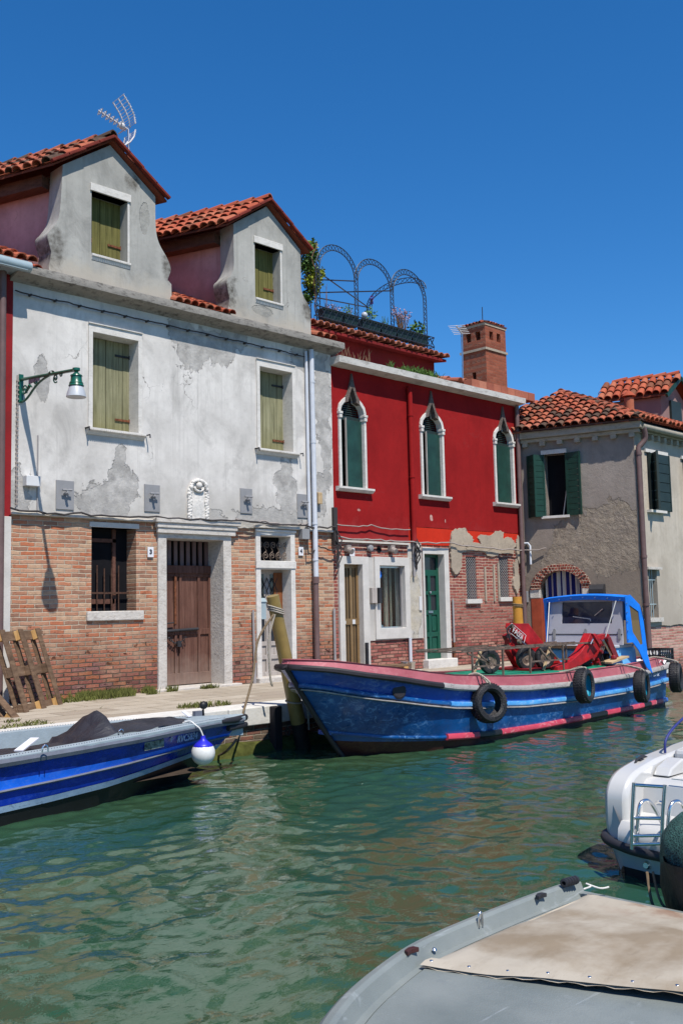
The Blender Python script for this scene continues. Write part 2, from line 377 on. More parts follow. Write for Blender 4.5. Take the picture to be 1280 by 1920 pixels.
M['brick_quay'] = brick('quay brick', up=[S(166,88,66), S(150,90,78), S(120,96,86), S(110,92,84), S(172,100,80)], low=[S(110,100,86), S(96,92,76), S(84,84,60), S(110,104,84), S(90,86,70)], zlo=-0.2, zhi=0.55)
M['brick_tower'] = brick('tower brick', up=[S(160,92,70,1.1), S(150,84,64,1.1), S(168,100,78,1.1), S(142,80,62,1.1), S(156,88,66,1.1)], mort=S(146,104,86,1.1), zlo=-10, zhi=-9, ero=0.0, size=(0.5, 0.14))
M['brick_arch'] = brick('arch brick', axis='y', up=[S(150,76,64), S(136,66,58), S(160,88,74), S(120,58,52), S(144,72,60)], zlo=-5, zhi=-4, size=(0.07, 0.07))
M['brick_grey_base'] = brick('pink salt worn brick', up=[S(196,150,138), S(186,132,120), S(200,162,150), S(170,110,100), S(186,140,130)], zlo=0.2, zhi=0.8)
M['trim'] = stone('istrian stone trim', S(214,210,204), 0.28, S(150,142,132), 4)
M['trim_worn'] = stone('worn pitted stone', S(202,196,188), 0.5, S(140,128,116), 5, 0.008)
M['trim_white'] = stone('white painted stone', S(214,210,204,1.12), 0.10, S(170,166,160), 3, 0.002)
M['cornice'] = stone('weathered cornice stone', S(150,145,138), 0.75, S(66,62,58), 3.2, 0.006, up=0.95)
M['cornice_red'] = stone('pale cornice stone', S(206,202,196), 0.5, S(120,112,104), 2.0, 0.005)
M['gothic'] = stone('stained stone tip with painted shade', S(110,98,92), 0.7, S(48,42,40), 9, 0.012)  # dark tone holds both weathering and the cornice shadow
M['concrete'] = stone('grey concrete cornice', S(168,160,146), 0.5, S(110,104,92), 2.5)
TER = [S(176,92,68,1), S(184,104,78,1), S(164,86,66,1), S(190,116,90,1), S(136,84,66,1), S(88,70,60,1), S(178,96,70,1), S(168,100,80,1), S(108,84,70,1), S(184,98,72,1)]
M['tile'] = tilemat('terracotta tiles', TER)
M['tile_new'] = tilemat('orange terracotta tiles', [S(188,98,72,1), S(180,90,66,1), S(194,106,78,1), S(176,86,62,1), S(186,110,84,1), S(136,84,64,1), S(190,102,74,1)], 0.2)
M['tile_pink'] = tilemat('faded pink tiles', [S(190,118,94,1), S(182,110,88,1), S(172,100,80,1), S(196,128,104,1), S(164,94,76,1)], 0.2)
M['tile_base'] = simple('tile bed', S(120,64,48), 0.95, 0.1)
M['verge'] = simple('red barge board tile', S(128,52,42,1), 0.85, 0.2, var=0.25)
M['shutter_old'] = woodmat('weathered olive shutter boards', S(138,136,106,1.15), S(164,160,130,1.15), grain=(34,34,1.0), moss=(5.0,5.7,S(104,100,44,1.1)), dark=0.26)
M['shutter_dormer'] = woodmat('mossy olive shutter boards', S(112,108,60,1.1), S(132,126,78,1.1), grain=(34,34,1.0), dark=0.25)
M['door_brown'] = woodmat('old red brown door wood', S(100,68,58,1.15), S(122,90,78,1.15), moss=(0.75,1.5,S(158,142,130)), dark=0.5)
M['door_grey'] = woodmat('bleached grey door wood', S(170,162,156), S(186,178,172), dark=0.6)
M['door_amber'] = woodmat('varnished brown wood', S(128,78,48), S(150,92,56))
M['wood_dark'] = woodmat('dark eave timber', S(96,66,56), S(116,80,66), grain=(20,1.5,20))
M['pallet'] = woodmat('grey brown pallet wood', S(108,86,68), S(134,110,88), grain=(4,4,22), coord='obj', dark=0.5)
M['pallet_block'] = woodmat('fresh pallet block wood', S(200,156,98), S(214,176,120), grain=(4,20,4), coord='obj', dark=0.7)
M['plank'] = woodmat('sun bleached plank', S(186,160,124), S(200,176,140), grain=(3,20,20))
M['pole'] = simple('ochre painted mooring pole', S(142,120,66,1.1), 0.45, 0.4, var=0.14, sc_=4, coat=0.15)
M['pole_orange'] = simple('orange ochre pole', S(196,138,52), 0.6, 0.3, var=0.14)
M['pole_dark'] = woodmat('wet dark timber', S(44,40,42), S(56,52,54), dark=0.5)
M['algae_shadow'] = simple('tidal growth with painted boat shadow', S(38,34,30), 0.7, 0.3, var=0.3, bump=0.01)  # black covers tidal growth and the boat shadow put into the colour
M['iron'] = simple('dark iron', S(44,44,48), 0.6, 0.4, var=0.2)
M['iron_black'] = simple('black painted ironwork', S(36,44,56), 0.5, 0.4, var=0.2)
M['rust'] = simple('rusty iron', S(128,80,56,1.0), 0.85, 0.2, var=0.4, sc_=20)
M['bar_rust'] = simple('dark rusty bars', S(92,66,54,1.0), 0.85, 0.2, var=0.35, sc_=20)
M['steel_rusty'] = simple('rusty steel frame', S(120,104,92), 0.6, 0.4, 0.3, var=0.35, sc_=14)
M['plate_grey'] = simple('grey painted steel plate', S(138,138,140), 0.6, 0.35, var=0.06)
M['zinc'] = simple('pale grey pvc pipe', S(198,202,210), 0.5, 0.4, var=0.05)
M['pipe_brown'] = simple('brown iron downpipe', S(104,82,80), 0.55, 0.4, var=0.12)
M['pipe_grey'] = simple('grey conduit pipe', S(150,146,146), 0.6, 0.3, var=0.12)
M['cable'] = simple('dark cable', S(58,54,54), 0.7, 0.3)
M['cable_light'] = simple('grey cable', S(150,140,134), 0.7, 0.3)
M['lamp_green'] = simple('dark green lamp enamel', S(14,86,66), 0.35, 0.5, var=0.08, coat=0.3)
M['frosted'] = simple('frosted lamp glass', S(176,180,186), 0.4, 0.5, var=0.03)
M['antenna'] = simple('white antenna plastic', S(206,204,206), 0.5, 0.4, var=0.08)
M['box_white'] = simple('white plastic box', S(206,206,206), 0.5, 0.4, var=0.04)
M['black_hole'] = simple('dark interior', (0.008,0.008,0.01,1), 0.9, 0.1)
M['interior'] = simple('dim room interior', (0.09,0.05,0.035,1), 0.9, 0.1)
M['green_shutter'] = simple('dark green shutter paint', S(28,62,54), 0.5, 0.4, var=0.25, sc_=3)
M['green_louvre'] = simple('green louvred shutter paint', S(16,56,46), 0.5, 0.4, var=0.15)
M['green_black'] = simple('blackish green shutter paint', S(34,48,46), 0.5, 0.4, var=0.15)
M['green_door'] = simple('bottle green door paint', S(18,76,60), 0.4, 0.45, var=0.1)
M['bronze'] = simple('bronze anodised door frame', S(142,114,78), 0.4, 0.5, 0.3, var=0.08)
M['number'] = simple('house number enamel', S(218,218,222), 0.4, 0.4, var=0.03)
M['ink'] = simple('black number paint', (0.02,0.02,0.03,1), 0.5)
M['terracotta_door'] = simple('orange brown door post paint', S(146,66,44), 0.8, 0.2, var=0.15)
M['relief'] = stone('carved white stone', S(222,218,212), 0.25, S(150,142,132), 12, 0.01)
def glass(name, c, rough=0.05):
    N = NT(name, rough, 0.6); N.col(c); return N.m
M['glass'] = glass('window glass', (0.02,0.024,0.03,1))
M['glass_dark'] = glass('dark windscreen', (0.012,0.016,0.04,1))
N = NT('clear shop glass', 0.03, 0.6); N.b.inputs['Transmission Weight'].default_value = 1.0; N.b.inputs['IOR'].default_value = 1.2; N.col((0.9,0.93,0.93,1)); M['glass_clear'] = N.m
N = NT('yellowed vinyl window', 0.25, 0.5); N.b.inputs['Transmission Weight'].default_value = 0.55; N.b.inputs['IOR'].default_value = 1.02; N.col(S(150,130,96)); M['vinyl'] = N.m
# boats
M['hull_blue'] = hullpaint('worn royal blue hull paint with painted ripple light', S(6,78,142,1.3), S(4,54,110,1.2), worn=S(100,150,200), wear_glint=0.75)  # its pale scuffs paint the water light rippling on the hull
M['hull_band'] = hullpaint('blue upper band paint', S(12,74,168,1.35), S(8,56,138,1.25), wear_glint=0.4)
M['strip_blue'] = hullpaint('light blue rubbing strip', S(78,156,216), S(54,124,190), worn=S(190,200,206), wear_glint=0.5)
M['bulwark'] = hullpaint('faded pink bulwark paint', S(178,98,106), S(158,76,86), worn=S(196,150,150), rough=0.6, wear_glint=0.4, coat=0.05)
M['rail_grey'] = stone('worn grey rail paint', S(166,162,160), 0.55, S(96,90,92), 5, 0.003)
M['rail_black'] = simple('black rubber rail', S(46,42,46), 0.6, 0.35, var=0.15)
M['strip_pink'] = hullpaint('patchy red pink waterline strip', S(196,62,84), S(176,48,70), worn=S(210,170,170), rough=0.5, wear_glint=0.7)
M['bottom_red'] = hullpaint('dark antifouling', S(66,20,18), S(48,14,14), worn=S(80,50,44), rough=0.6, wear_glint=0.3, coat=0.1)
M['bottom_black'] = simple('black bottom paint', S(24,24,26), 0.5, 0.4, var=0.2)
M['deck_green'] = simple('green deck paint', S(20,124,98), 0.7, 0.25, var=0.12)
M['cabin_blue'] = simple('sky blue cabin paint', S(104,178,232), 0.5, 0.4, var=0.07)
M['cabin_grey'] = simple('pale grey cabin panel', S(176,176,184), 0.5, 0.4, var=0.04)
M['canvas_blue'] = simple('bright blue tarpaulin', S(18,118,222,1.35), 0.6, 0.3, var=0.12, sc_=4, bump=0.01, bsc=5)
M['crane_red'] = simple('red crane paint', S(176,24,30,1.15), 0.5, 0.4, var=0.3, sc_=5, bump=0.004, bsc=30)
M['crane_dark'] = simple('dark red crane paint', S(120,14,22), 0.4, 0.45, var=0.15)
M['chrome'] = simple('polished steel', (0.72,0.71,0.69,1), 0.24, 0.5, 1.0, var=0.03)
M['silver'] = simple('dull steel', (0.5,0.5,0.52,1), 0.35, 0.5, 1.0, var=0.08)
N = NT('tyre rubber', 0.55, 0.4); p = N.obj(); N.col(N.ramp(N.noise(p, 6, 4), [(0.35, S(26,25,27)), (0.7, S(48,46,48))])); N.bump(N.vor(p, 60), 0.006); M['tyre'] = N.m
M['tyre_blue'] = simple('blue painted tyre inside', S(24,150,180), 0.6, 0.3, var=0.2)
M['rubber'] = simple('grey black rubber', S(44,44,50), 0.55, 0.4, var=0.15)
N = NT('braided rope', 0.95, 0.1); p = N.obj(); wv = N.n('TexWave', Vector=p, Scale=60.0, Distortion=2.0); N.col(N.ramp(wv, [(0.2, S(120,112,100)), (0.8, S(190,182,168))])); M['rope'] = N.m
M['rope_white'] = simple('white rope', S(214,212,208), 0.9, 0.1, var=0.1, sc_=40)
M['rope_brown'] = simple('old brown rope', S(120,104,84), 0.9, 0.1, var=0.2, sc_=30)
M['left_blue'] = hullpaint('royal blue boat paint', S(8,44,150,1.6), S(4,30,106,1.5), worn=S(70,110,190), wear_glint=0.25, rough=0.25)
M['left_bright'] = hullpaint('bright blue boat strake paint', S(22,104,226,1.5), S(14,84,200,1.4), worn=S(140,170,210), wear_glint=0.2, rough=0.4)
M['left_grey'] = simple('blue grey boat paint', S(150,164,172), 0.5, 0.4, var=0.08, bump=0.002, bsc=60)
M['left_rail'] = simple('slate grey rubbing rail', S(104,108,120), 0.55, 0.4, var=0.14)
M['left_pale'] = hullpaint('pale worn strake', S(140,166,190), S(100,130,160), worn=S(40,60,90), rough=0.6, wear_glint=0.6, coat=0.1)
M['inner_dark'] = simple('dark wooden boat floor', S(70,60,52), 0.9, 0.1, var=0.2)  # dark brown floor colour
N = NT('charcoal tarpaulin', 0.55, 0.35); p = N.pos(); N.col(N.ramp(N.noise(p, 5, 4), [(0.3, S(34,34,40)), (0.7, S(50,50,57))])); N.bump(N.noise(N.scale(p, (2, 5, 3)), 3.0, 4), 0.03, 0.7); M['tarp_dark'] = N.m
M['tarp_white'] = simple('white tarpaulin hem', S(216,216,222), 0.6, 0.3, var=0.05)
M['ball_white'] = simple('white fender vinyl', S(214,214,212), 0.4, 0.45, var=0.08, sc_=12)
M['ball_blue'] = simple('blue fender cap', S(40,40,190), 0.4, 0.45, var=0.06)
M['letter'] = simple('pale registration letters', S(170,184,204), 0.6, 0.3, var=0.25, sc_=30)
M['letter_old'] = simple('worn pale sticker', S(120,128,120), 0.8, 0.2, var=0.7, sc_=25)
M['gelcoat'] = simple('white gelcoat', S(212,211,208,1.05), 0.22, 0.5, var=0.03, coat=0.5)
M['gelcoat_grey'] = simple('grey hull gelcoat', S(150,166,172,1.3), 0.3, 0.5, var=0.06, coat=0.3)
M['navy'] = simple('navy blue boat cover', S(40,48,110,1.4), 0.55, 0.4, var=0.1)
N = NT('grey fibreglass deck', 0.5, 0.4); p = N.pos()
c = N.ramp(N.noise(p, 2.0, 6, 0.6), [(0.3, S(118,127,126,1.0)), (0.65, S(142,149,147,1.0))])
c = N.mix(N.rng(N.noise(p, 11, 6, 0.7), 0.55, 0.75, 0, 0.4), c, S(112,120,126,1.0)); c = N.mix(N.rng(N.noise(p, 5.0, 7, 0.7), 0.60, 0.68, 0, 0.35), c, S(186,194,198,1.0))
sc1 = N.noise(N.scale(p, (3, 30, 30)), 1.0, 4, 0.6); c = N.mix(N.rng(sc1, 0.66, 0.72, 0, 0.3), c, S(190,198,204,1.0))
N.col(c); N.bump(N.vor(p, 160), 0.0015, 0.5); M['fg_grey'] = N.m
N = NT('stained cream canvas', 0.85, 0.15); p = N.pos()
c = N.ramp(N.noise(p, 1.6, 6, 0.6), [(0.3, S(172,162,146,1.0)), (0.6, S(194,185,170,1.0))])
st = N.patches(p, [(3.55,0,.30,9),(3.75,0,.22,9),(3.35,0,.14,9)], 1.0, 3.2, 0.5)
st = N.math('MULTIPLY', st, N.rng(N.noise(p, 2.4, 5, 0.6), 0.40, 0.60)); c = N.mix(N.math('MULTIPLY', st, 0.6), c, S(126,104,74,1.0))
st2 = N.noise(N.scale(p, (1.2, 2.6, 1)), 3.0, 8, 0.7); c = N.mix(N.rng(st2, 0.54, 0.70, 0, 0.25), c, S(132,118,100,1.0))
yy = N.sep(p)[1]; xx = N.sep(p)[0]
rs = N.math('MULTIPLY', N.rng(xx, 3.95, 4.25), N.rng(N.noise(p, 6, 5), 0.45, 0.62)); rs = N.math('MULTIPLY', rs, N.rng(yy, -11.55, -11.75)); c = N.mix(N.math('MULTIPLY', rs, 0.75), c, S(128,72,34,1.0))
fs = N.noise(N.scale(p, (9, 40, 30)), 1.0, 4, 0.6); c = N.mix(N.rng(fs, 0.62, 0.75, 0, 0.25), c, S(120,110,98,1.0))
N.col(c); N.bump(N.math('ADD', N.math('MULTIPLY', N.noise(p, 3.5, 3), 1.0), N.math('MULTIPLY', N.noise(p, 160, 2), 0.05)), 0.02, 0.6); M['canvas'] = N.m
N = NT('green net over dark cover', 0.6, 0.4); p = N.obj()
v = N.vor(p, 90, 'DISTANCE_TO_EDGE'); c = N.ramp(N.noise(p, 5, 5), [(0.35, S(16,30,30)), (0.7, S(38,66,60))])
c = N.mix(N.rng(v, 0.10, 0.03), c, S(70,112,102)); N.col(c); N.bump(N.math('ADD', N.noise(p, 6, 4), N.math('MULTIPLY', v, -0.2)), 0.03); M['net'] = N.m
M['cover_black'] = simple('black engine cover', S(30,30,32), 0.6, 0.4, var=0.3, bump=0.02, bsc=8)
# ground, plants
N = NT('worn paving stone', 0.9, 0.2); p = N.pos(); X, Y, Z = N.sep(p)
br = lambda o, ms: N.n('TexBrick', o, Vector=N.n('CombineXYZ', X=X, Y=Y, Z=0.0), Color1=(0,0,0,1), Color2=(1,1,1,1), Mortar=(.5,.5,.5,1), Scale=1.0, Mortar_Size=ms, Mortar_Smooth=0.4, Brick_Width=0.85, Row_Height=0.42)
c = N.ramp(br(0, 0.0), [(0.0, S(188,178,162,1.0)), (0.35, S(174,163,147,1.0)), (0.65, S(194,184,168,1.0)), (0.9, S(168,156,141,1.0))])
c = N.mix(N.rng(N.noise(p, 3, 7, 0.7), 0.42, 0.72, 0, 0.55), c, S(160,146,126,1.0)); c = N.mix(N.math('MULTIPLY', br(1, 0.012), 0.6), c, S(116,104,88,1.0))
N.col(c); N.bump(N.math('SUBTRACT', N.noise(p, 12, 6, 0.6), N.math('MULTIPLY', br(1, 0.012), 1.2)), 0.01); M['paving'] = N.m
M['kerb'] = stone('white istrian kerb stone', S(222,220,214,1.15), 0.25, S(150,142,130,1.0), 2.5, 0.004)
M['grass'] = simple('grass blades', S(116,120,62,1.0), 0.8, 0.2, var=0.35, sc_=5)
M['leaf'] = simple('green leaves', S(92,128,56,1.0), 0.7, 0.3, var=0.4, sc_=9)
M['leaf_yellow'] = simple('yellow green leaves', S(156,168,48,1.0), 0.7, 0.3, var=0.3, sc_=9)
M['leaf_dry'] = simple('dry brown stems', S(140,110,86,1.0), 0.8, 0.2, var=0.3)
M['flower'] = simple('purple flowers', S(110,66,150), 0.7, 0.2, var=0.2)
M['flower_pink'] = simple('pale lavender flowers', S(164,138,150), 0.7, 0.2, var=0.2)
M['planter'] = simple('dark green planter plastic', S(30,52,48), 0.5, 0.4, var=0.12)
M['moss'] = simple('quay moss', S(84,88,44,1.0), 0.95, 0.1, var=0.35, bump=0.01)
# striped curtain (woven cloth: stripes are the cloth's own colours)
N = NT('navy and cream striped cloth', 0.85, 0.2); p = N.pos(); Y = N.sep(p)[1]
w_ = N.math('FRACT', N.math('MULTIPLY', Y, 1/0.145)); c = N.mix(N.math('GREATER_THAN', w_, 0.5), S(196,186,180), S(34,36,96)); N.col(c); M['curtain'] = N.m
# water
N = NT('green canal water', 0.04, 0.5); N.b.inputs['IOR'].default_value = 1.55; p = N.pos()
c = N.ramp(N.noise(N.scale(p, (0.5, 0.9, 1)), 0.8, 4), [(0.3, (0.016, 0.064, 0.038)), (0.7, (0.032, 0.066, 0.032))])
N.col(c)
h = N.math('ADD', N.noise(N.scale(p, (1.0, 1.6, 1)), 9, 3, 0.6, dist=0.6), N.math('MULTIPLY', N.noise(N.scale(p, (1.0, 1.5, 1)), 28, 2, 0.5), 0.28))
N.bump(h, 0.008, 0.3); N.b.inputs['Specular Tint'].default_value = (0.92, 0.98, 0.80, 1); M['water'] = N.m
# ------------------------------------------------------------------ setting: water, quay
def P2(px, py, y=0.0): v = fac(px, py, y); return (v.x, v.z)
def rect(x0, x1, z0, z1): return [(x0,z0),(x1,z0),(x1,z1),(x0,z1)]
def jag(x0, x1, z, amp, step=0.06, seed=1):
    n = max(2, int(abs(x1-x0)/step)); return [(x0+(x1-x0)*i/n, z+amp*(mnoise.noise(Vector((x0+(x1-x0)*i/n*2.3, seed*7.7, 0)))*1.2+mnoise.noise(Vector((i*1.7, seed, 3)))*0.5)) for i in range(n+1)]

def wave(x, y):
    v = Vector((x*0.80+y*0.15, y*0.85-x*0.15, 0.0)); w = Vector((mnoise.noise(v*0.9), mnoise.noise(v*0.9+Vector((9,3,1))), 0))*0.55
    h = 0.018*mnoise.noise(v*0.8+w) + 0.020*mnoise.noise(v*2.3+w*1.2+Vector((5,1,2))) + 0.016*mnoise.noise(v*5.2+w*1.5+Vector((1,8,4)))
    h += 0.0066*mnoise.noise(v*11.5+w*2+Vector((3,3,7)))
    return h
mb = MB()
def wgrid(x0, x1, y0, y1, d):
    nx = int((x1-x0)/d); ny = int((y1-y0)/d); o = len(mb.v)
    for j in range(ny+1):
        for i in range(nx+1):
            x = x0+(x1-x0)*i/nx; y = y0+(y1-y0)*j/ny; mb.v.append((x, y, wave(x, y)))
    for j in range(ny):
        for i in range(nx): a = o+j*(nx+1)+i; mb.f.append((a, a+1, a+nx+2, a+nx+1))
wgrid(0.0, 13.0, -13.0, -3.3, 0.036)
wgrid(13.0, 28.0, -13.0, -2.6, 0.07)
mb.add([(-60,-90,0),(0,-90,0),(0,-3.3,0),(-60,-3.3,0), (28,-90,0),(160,-90,0),(160,-2.6,0),(28,-2.6,0), (0,-90,0),(28,-90,0),(28,-13,0),(0,-13,0)], [(0,1,2,3),(4,5,6,7),(8,9,10,11)])
struct(mb.build('water', M['water'], smooth=180, clean=False))

mb = MB(); mb.add([(-60,-2.86,ZQ),(20.9,-2.86,ZQ),(20.9,0.3,ZQ+0.02),(-60,0.3,ZQ+0.02)], [(0,1,2,3)]); struct(mb.build('quay_pavement', M['paving']))
mb = MB(); x = -60.0; rr = random.Random(3)
for xa in [-60, -20] + [-6+1.45*i for i in range(19)] :
    xb = xa+ (40 if xa == -60 else 14 if xa == -20 else 1.45)
    dz = rr.uniform(-.004, .004)
    mb.box(xa+.004, min(xb, 20.95)-.004, -3.40+rr.uniform(-.008,.008), -2.86, ZQ-0.24, ZQ+.006+dz)
struct(mb.build('quay_kerb', M['kerb'], bev=0.012))
mb = MB(); mb.box(-60, 20.95, -3.345, -2.9, -1.2, ZQ-0.235); struct(mb.build('quay_wall', M['brick_quay']))
mb = MB(); rr = random.Random(9)       # mossy footing ledge just above the water
pts = [(-3.34, .16), (-3.44, .12), (-3.52, .02), (-3.56, -.4), (-3.34, -.4)]
rows = []
for i in range(150):
    xx = 2+i*0.125; rows.append([(xx, y+rr.uniform(-.02,.02)*(k > 0), z+mnoise.noise(Vector((xx*1.7, k, 0)))*.045) for k, (y, z) in enumerate(pts)])
mb.loft(rows); struct(mb.build('quay_footing', M['moss'], smooth=60))
mb = MB(); mb.add([(-200,.29,ZQ-.02),(300,.29,ZQ-.02),(300,400,ZQ-.02),(-200,400,ZQ-.02)], [(0,1,2,3)]); struct(mb.build('ground', M['paving']))

# ------------------------------------------------------------------ tiles
def tiles(mb, o, u, v, w, h, keep=None, pu=0.19, pv=0.34, r=0.088, seed=1, lift=0.03, seg=6):
    """cover tiles on the plane o + a*u + b*v (u along the eave, v up the slope)"""
    o = Vector(o); u = Vector(u).normalized(); v = Vector(v).normalized(); n = u.cross(v).normalized()
    if n.z < 0: n = -n
    rn = random.Random(seed)
    for j in range(int(h/pv)+1):
        for i in range(int(w/pu)+1):
            a = (i+.5)*pu; b = j*pv
            if a > w or b > h-pv*0.3: continue
            if keep and not keep(a, b+pv*0.5): continue
            jt = rn.uniform(-.012,.012); L = min(pv*1.28, h-b+0.02); jl = rn.uniform(-.025,.02); hh = rn.uniform(-.006,.008)
            pts = []
            for (bb, rad, dn) in ((b+jl, r*1.06, lift+hh), (b+jl, r*0.86, lift+hh), (b+jl+L, r*0.84, 0.0)):
                for k in range(seg+1):
                    t = math.pi*k/seg; pts.append(o+u*(a+jt+math.cos(t)*rad)+v*bb+n*(dn+math.sin(t)*rad*0.92))
            q = seg+1; fs = []
            for k in range(seg):
                fs.append((k, k+1, 2*q+k+1, 2*q+k)); fs.append((k, q+k, q+k+1, k+1))
            mb.add(pts, fs)
def ridge_tiles(mb, a, b, r=0.11, step=0.36):
    a = Vector(a); b = Vector(b); d = (b-a); n = max(1, int(d.length/step)); d.normalize(); s = Vector((-d.y, d.x, 0)).normalized(); up = s.cross(d)
    if up.z < 0: up = -up
    for i in range(n):
        p0 = a+d*(i*step); p1 = a+d*((i+1)*step+.06); pts = []
        for (p, rad, l) in ((p0, r*1.06, .03), (p0, r*.85, .03), (p1, r*.86, 0)):
            for k in range(9): t = math.pi*k/8; pts.append(p+s*math.cos(t)*rad+up*(math.sin(t)*rad+l))
        fs = []
        for k in range(8): fs.append((k,k+1,18+k+1,18+k)); fs.append((k,9+k,9+k+1,k+1))
        mb.add(pts, fs)
G = Vector((-0.33, 0.944, 0)).normalized()         # party walls run skew to the canal front

# ------------------------------------------------------------------ white house
WH = thing('white_house', 'tall shabby house with white plaster over bare brick and two gabled dormers', 'house', (7.05, 0, ZQ))
XA, XB = 7.05, 13.88
d1o = (9.70, 11.27, 3.37); d2o = (11.86, 12.83, 3.43)
sw = (8.45, 9.29, 1.98, 3.33)
mb = MB(); mb.plate([(XA,-.6),(9.70,-.6),(9.70,3.37),(11.27,3.37),(11.27,-.6),(11.86,-.6),(11.86,3.43),(12.83,3.43),(12.83,-.6),(XB,-.6),(XB,3.6),(XA,3.6)], [rect(*sw)], 0.0, 0.42, rev=0.3)
mb.build('brick_wall', M['brick_white_house'], WH)
w1 = (8.43, 9.30, 4.94, 6.52); w2 = (11.98, 12.80, 4.96, 6.52)
bot = jag(XA, 9.60, 3.47, .012, seed=2)+[(9.62,3.52)]+jag(9.64, 11.38, 3.50, .008, seed=3)+jag(11.42, 11.8, 3.44, .03, seed=4)+jag(11.83, 12.9, 3.49, .012, seed=5)+jag(12.95, XB, 3.47, .03, seed=6)
mb = MB(); mb.plate(bot+[(XB,7.3),(XA,7.3)], [rect(w[0]-.03,w[1]+.03,w[2]-.01,w[3]+.03) for w in (w1,w2)], -0.035, 0.06, rev=0.36)
mb.build('plaster_wall', M['plaster_white'], WH)
mb = MB(); mb.box(XA+.4, XB-.02, 0.6, 6, ZQ, 7.2); mb.build('rear_body', M['plaster_white'], WH)
# string course
for q in ((XA, 9.58, -.085, -.03, 3.455, 3.50),(9.60, 11.42, -.15, -.02, 3.455, 3.53),(11.80, 12.92, -.09, -.03, 3.46, 3.52),(12.95, XB, -.08, -.03, 3.45, 3.49)): mb = MB(); mb.box(*q); mb.build('string_course', M['trim_worn'], WH, bev=0.012)
# cornice
prof = [(.05,7.06),(-.05,7.06),(-.08,7.085),(-.15,7.105),(-.22,7.12),(-.28,7.14),(-.318,7.145),(-.328,7.21),(-.32,7.27),(.05,7.30)]
mb = MB(); rows = []
for i in range(72):
    xx = XA-.06+(XB+.12-XA+.06)*i/71; rows.append([(xx, y+mnoise.noise(Vector((xx*3, k, 1)))*.008, z+mnoise.noise(Vector((xx*2, k, 5)))*.008) for k, (y, z) in enumerate(prof)])
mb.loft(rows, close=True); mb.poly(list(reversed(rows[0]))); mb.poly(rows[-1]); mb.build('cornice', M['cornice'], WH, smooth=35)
# main roof behind cornice
mb = MB(); e0 = Vector((XA,-.12,7.31)); vv = Vector((0,1,.44))
mb.add([(XA,-.1,7.29),(XB,-.1,7.29),(XB,3.6,8.95),(XA,3.6,8.95)], [(0,1,2,3)]); mb.build('roof_bed', M['tile_base'], WH)
mb = MB(); tiles(mb, (9.98,-.15,7.33), (1,0,0), vv, 1.42, 2.2, pu=.17, r=.08, seed=4); mb.build('roof', M['tile_new'], WH)
mb = MB(); tiles(mb, (13.38,-.15,7.33), (1,0,0), vv, .5, 2.4, seed=5); mb.build('roof', M['tile_new'], WH)
mb = MB(); tiles(mb, (7.05,.1,7.36), (1,0,0), vv, .55, 1.7, seed=6); mb.build('roof', M['tile_new'], WH)

def sill(x0, x1, z, parent, mat='trim', out=0.13):
    mb = MB(); pr = [(.25,z),(-out,z-.012),(-out,z-.05),(-out*.7,z-.075),(-out*.45,z-.115),(.25,z-.115)]
    mb.loft([[(x0,y,zz) for y,zz in pr],[(x1,y,zz) for y,zz in pr]], close=True); mb.poly([(x0,y,zz) for y,zz in reversed(pr)]); mb.poly([(x1,y,zz) for y,zz in pr])
    n = int((x1-x0)/.035)
    for i in range(n): xx = x0+(i+.5)*(x1-x0)/n; mb.box(xx-.011, xx+.011, -out-.01, -out+.01, z-.052, z-.030)
    return mb.build('sill', M[mat], parent)
def boards(x0, x1, z0, z1, y, n, seed=0, t=0.035, gap=0.006):
    mb = MB(); rn = random.Random(seed); c = [x0]
    ws = [rn.uniform(.8,1.2) for _ in range(n)]; tot = sum(ws)
    for w_ in ws: c.append(c[-1]+(x1-x0)*w_/tot)
    for i in range(n):
        dy = rn.uniform(0,.008); mb.box(c[i]+gap/2, c[i+1]-gap/2, y+dy, y+t+dy, z0+rn.uniform(0,.012), z1-rn.uniform(0,.008))
    return mb
def hinge(xa, xb, z, y, m, parent):
    mb = MB(); mb.box(xa, xb, y-.012, y, z-.018, z+.018); mb.tube([(xb if xb > xa else xa, y-.01, z-.035), (xb, y-.01, z+.035)], .012, 6); mb.build('hinge', m, parent)
for k, (x0, x1, z0, z1) in enumerate((w1, w2)):
    mb = MB(); t = .035
    mb.plate([(x0-.075,z0-.02),(x0-.075,z1+.135),(x1+.075,z1+.135),(x1+.075,z0-.02),(x1,z0-.02),(x1,z1),(x0,z1),(x0,z0-.02)], [], -.062, .3)
    mb.box(x0-.085, x1+.085, -.085, -.05, z1+.13, z1+.148)
    fr = mb.build('window', M['trim'], WH, bev=0.004)
    sill(x0-.11, x1+.11, z0, fr)
    yd = .22; xm = (x0+x1)/2-.02 if k == 0 else x0+.30
    s1 = boards(x0-.005, xm-.005, z0+.01, z1+.0, yd, 2 if k == 0 else 1, 3+k); s1.build('shutter', M['shutter_old'], fr)
    s2 = boards(xm+.008, x1+.005, z0+.01, z1+.0, yd+.006, 3, 8+k); s2.build('shutter', M['shutter_old'], fr)
    hinge(x0, x0+.16, z1-.24, yd, M['iron'], fr); hinge(x1-.28, x1, z1-.24, yd+.004, M['iron'], fr)
    hinge(x0, x0+.15, z0+.24, yd, M['rust'], fr); hinge(x1-.28, x1, z0+.24, yd+.004, M['rust'], fr)
    mb = MB(); mb.box(x0-.02, x1+.02, .3, .32, z0, z1+.02); mb.build('dark_room', M['black_hole'], fr)
    for xx in (x0-.12, x1+.16):                              # shutter catches on the wall
        mb = MB(); mb.tube([(xx,-.03,z0-.02),(xx,-.16,z0-.02),(xx,-.165,z0-.075)], .012, 6); mb.build('shutter_catch', M['iron'], WH)
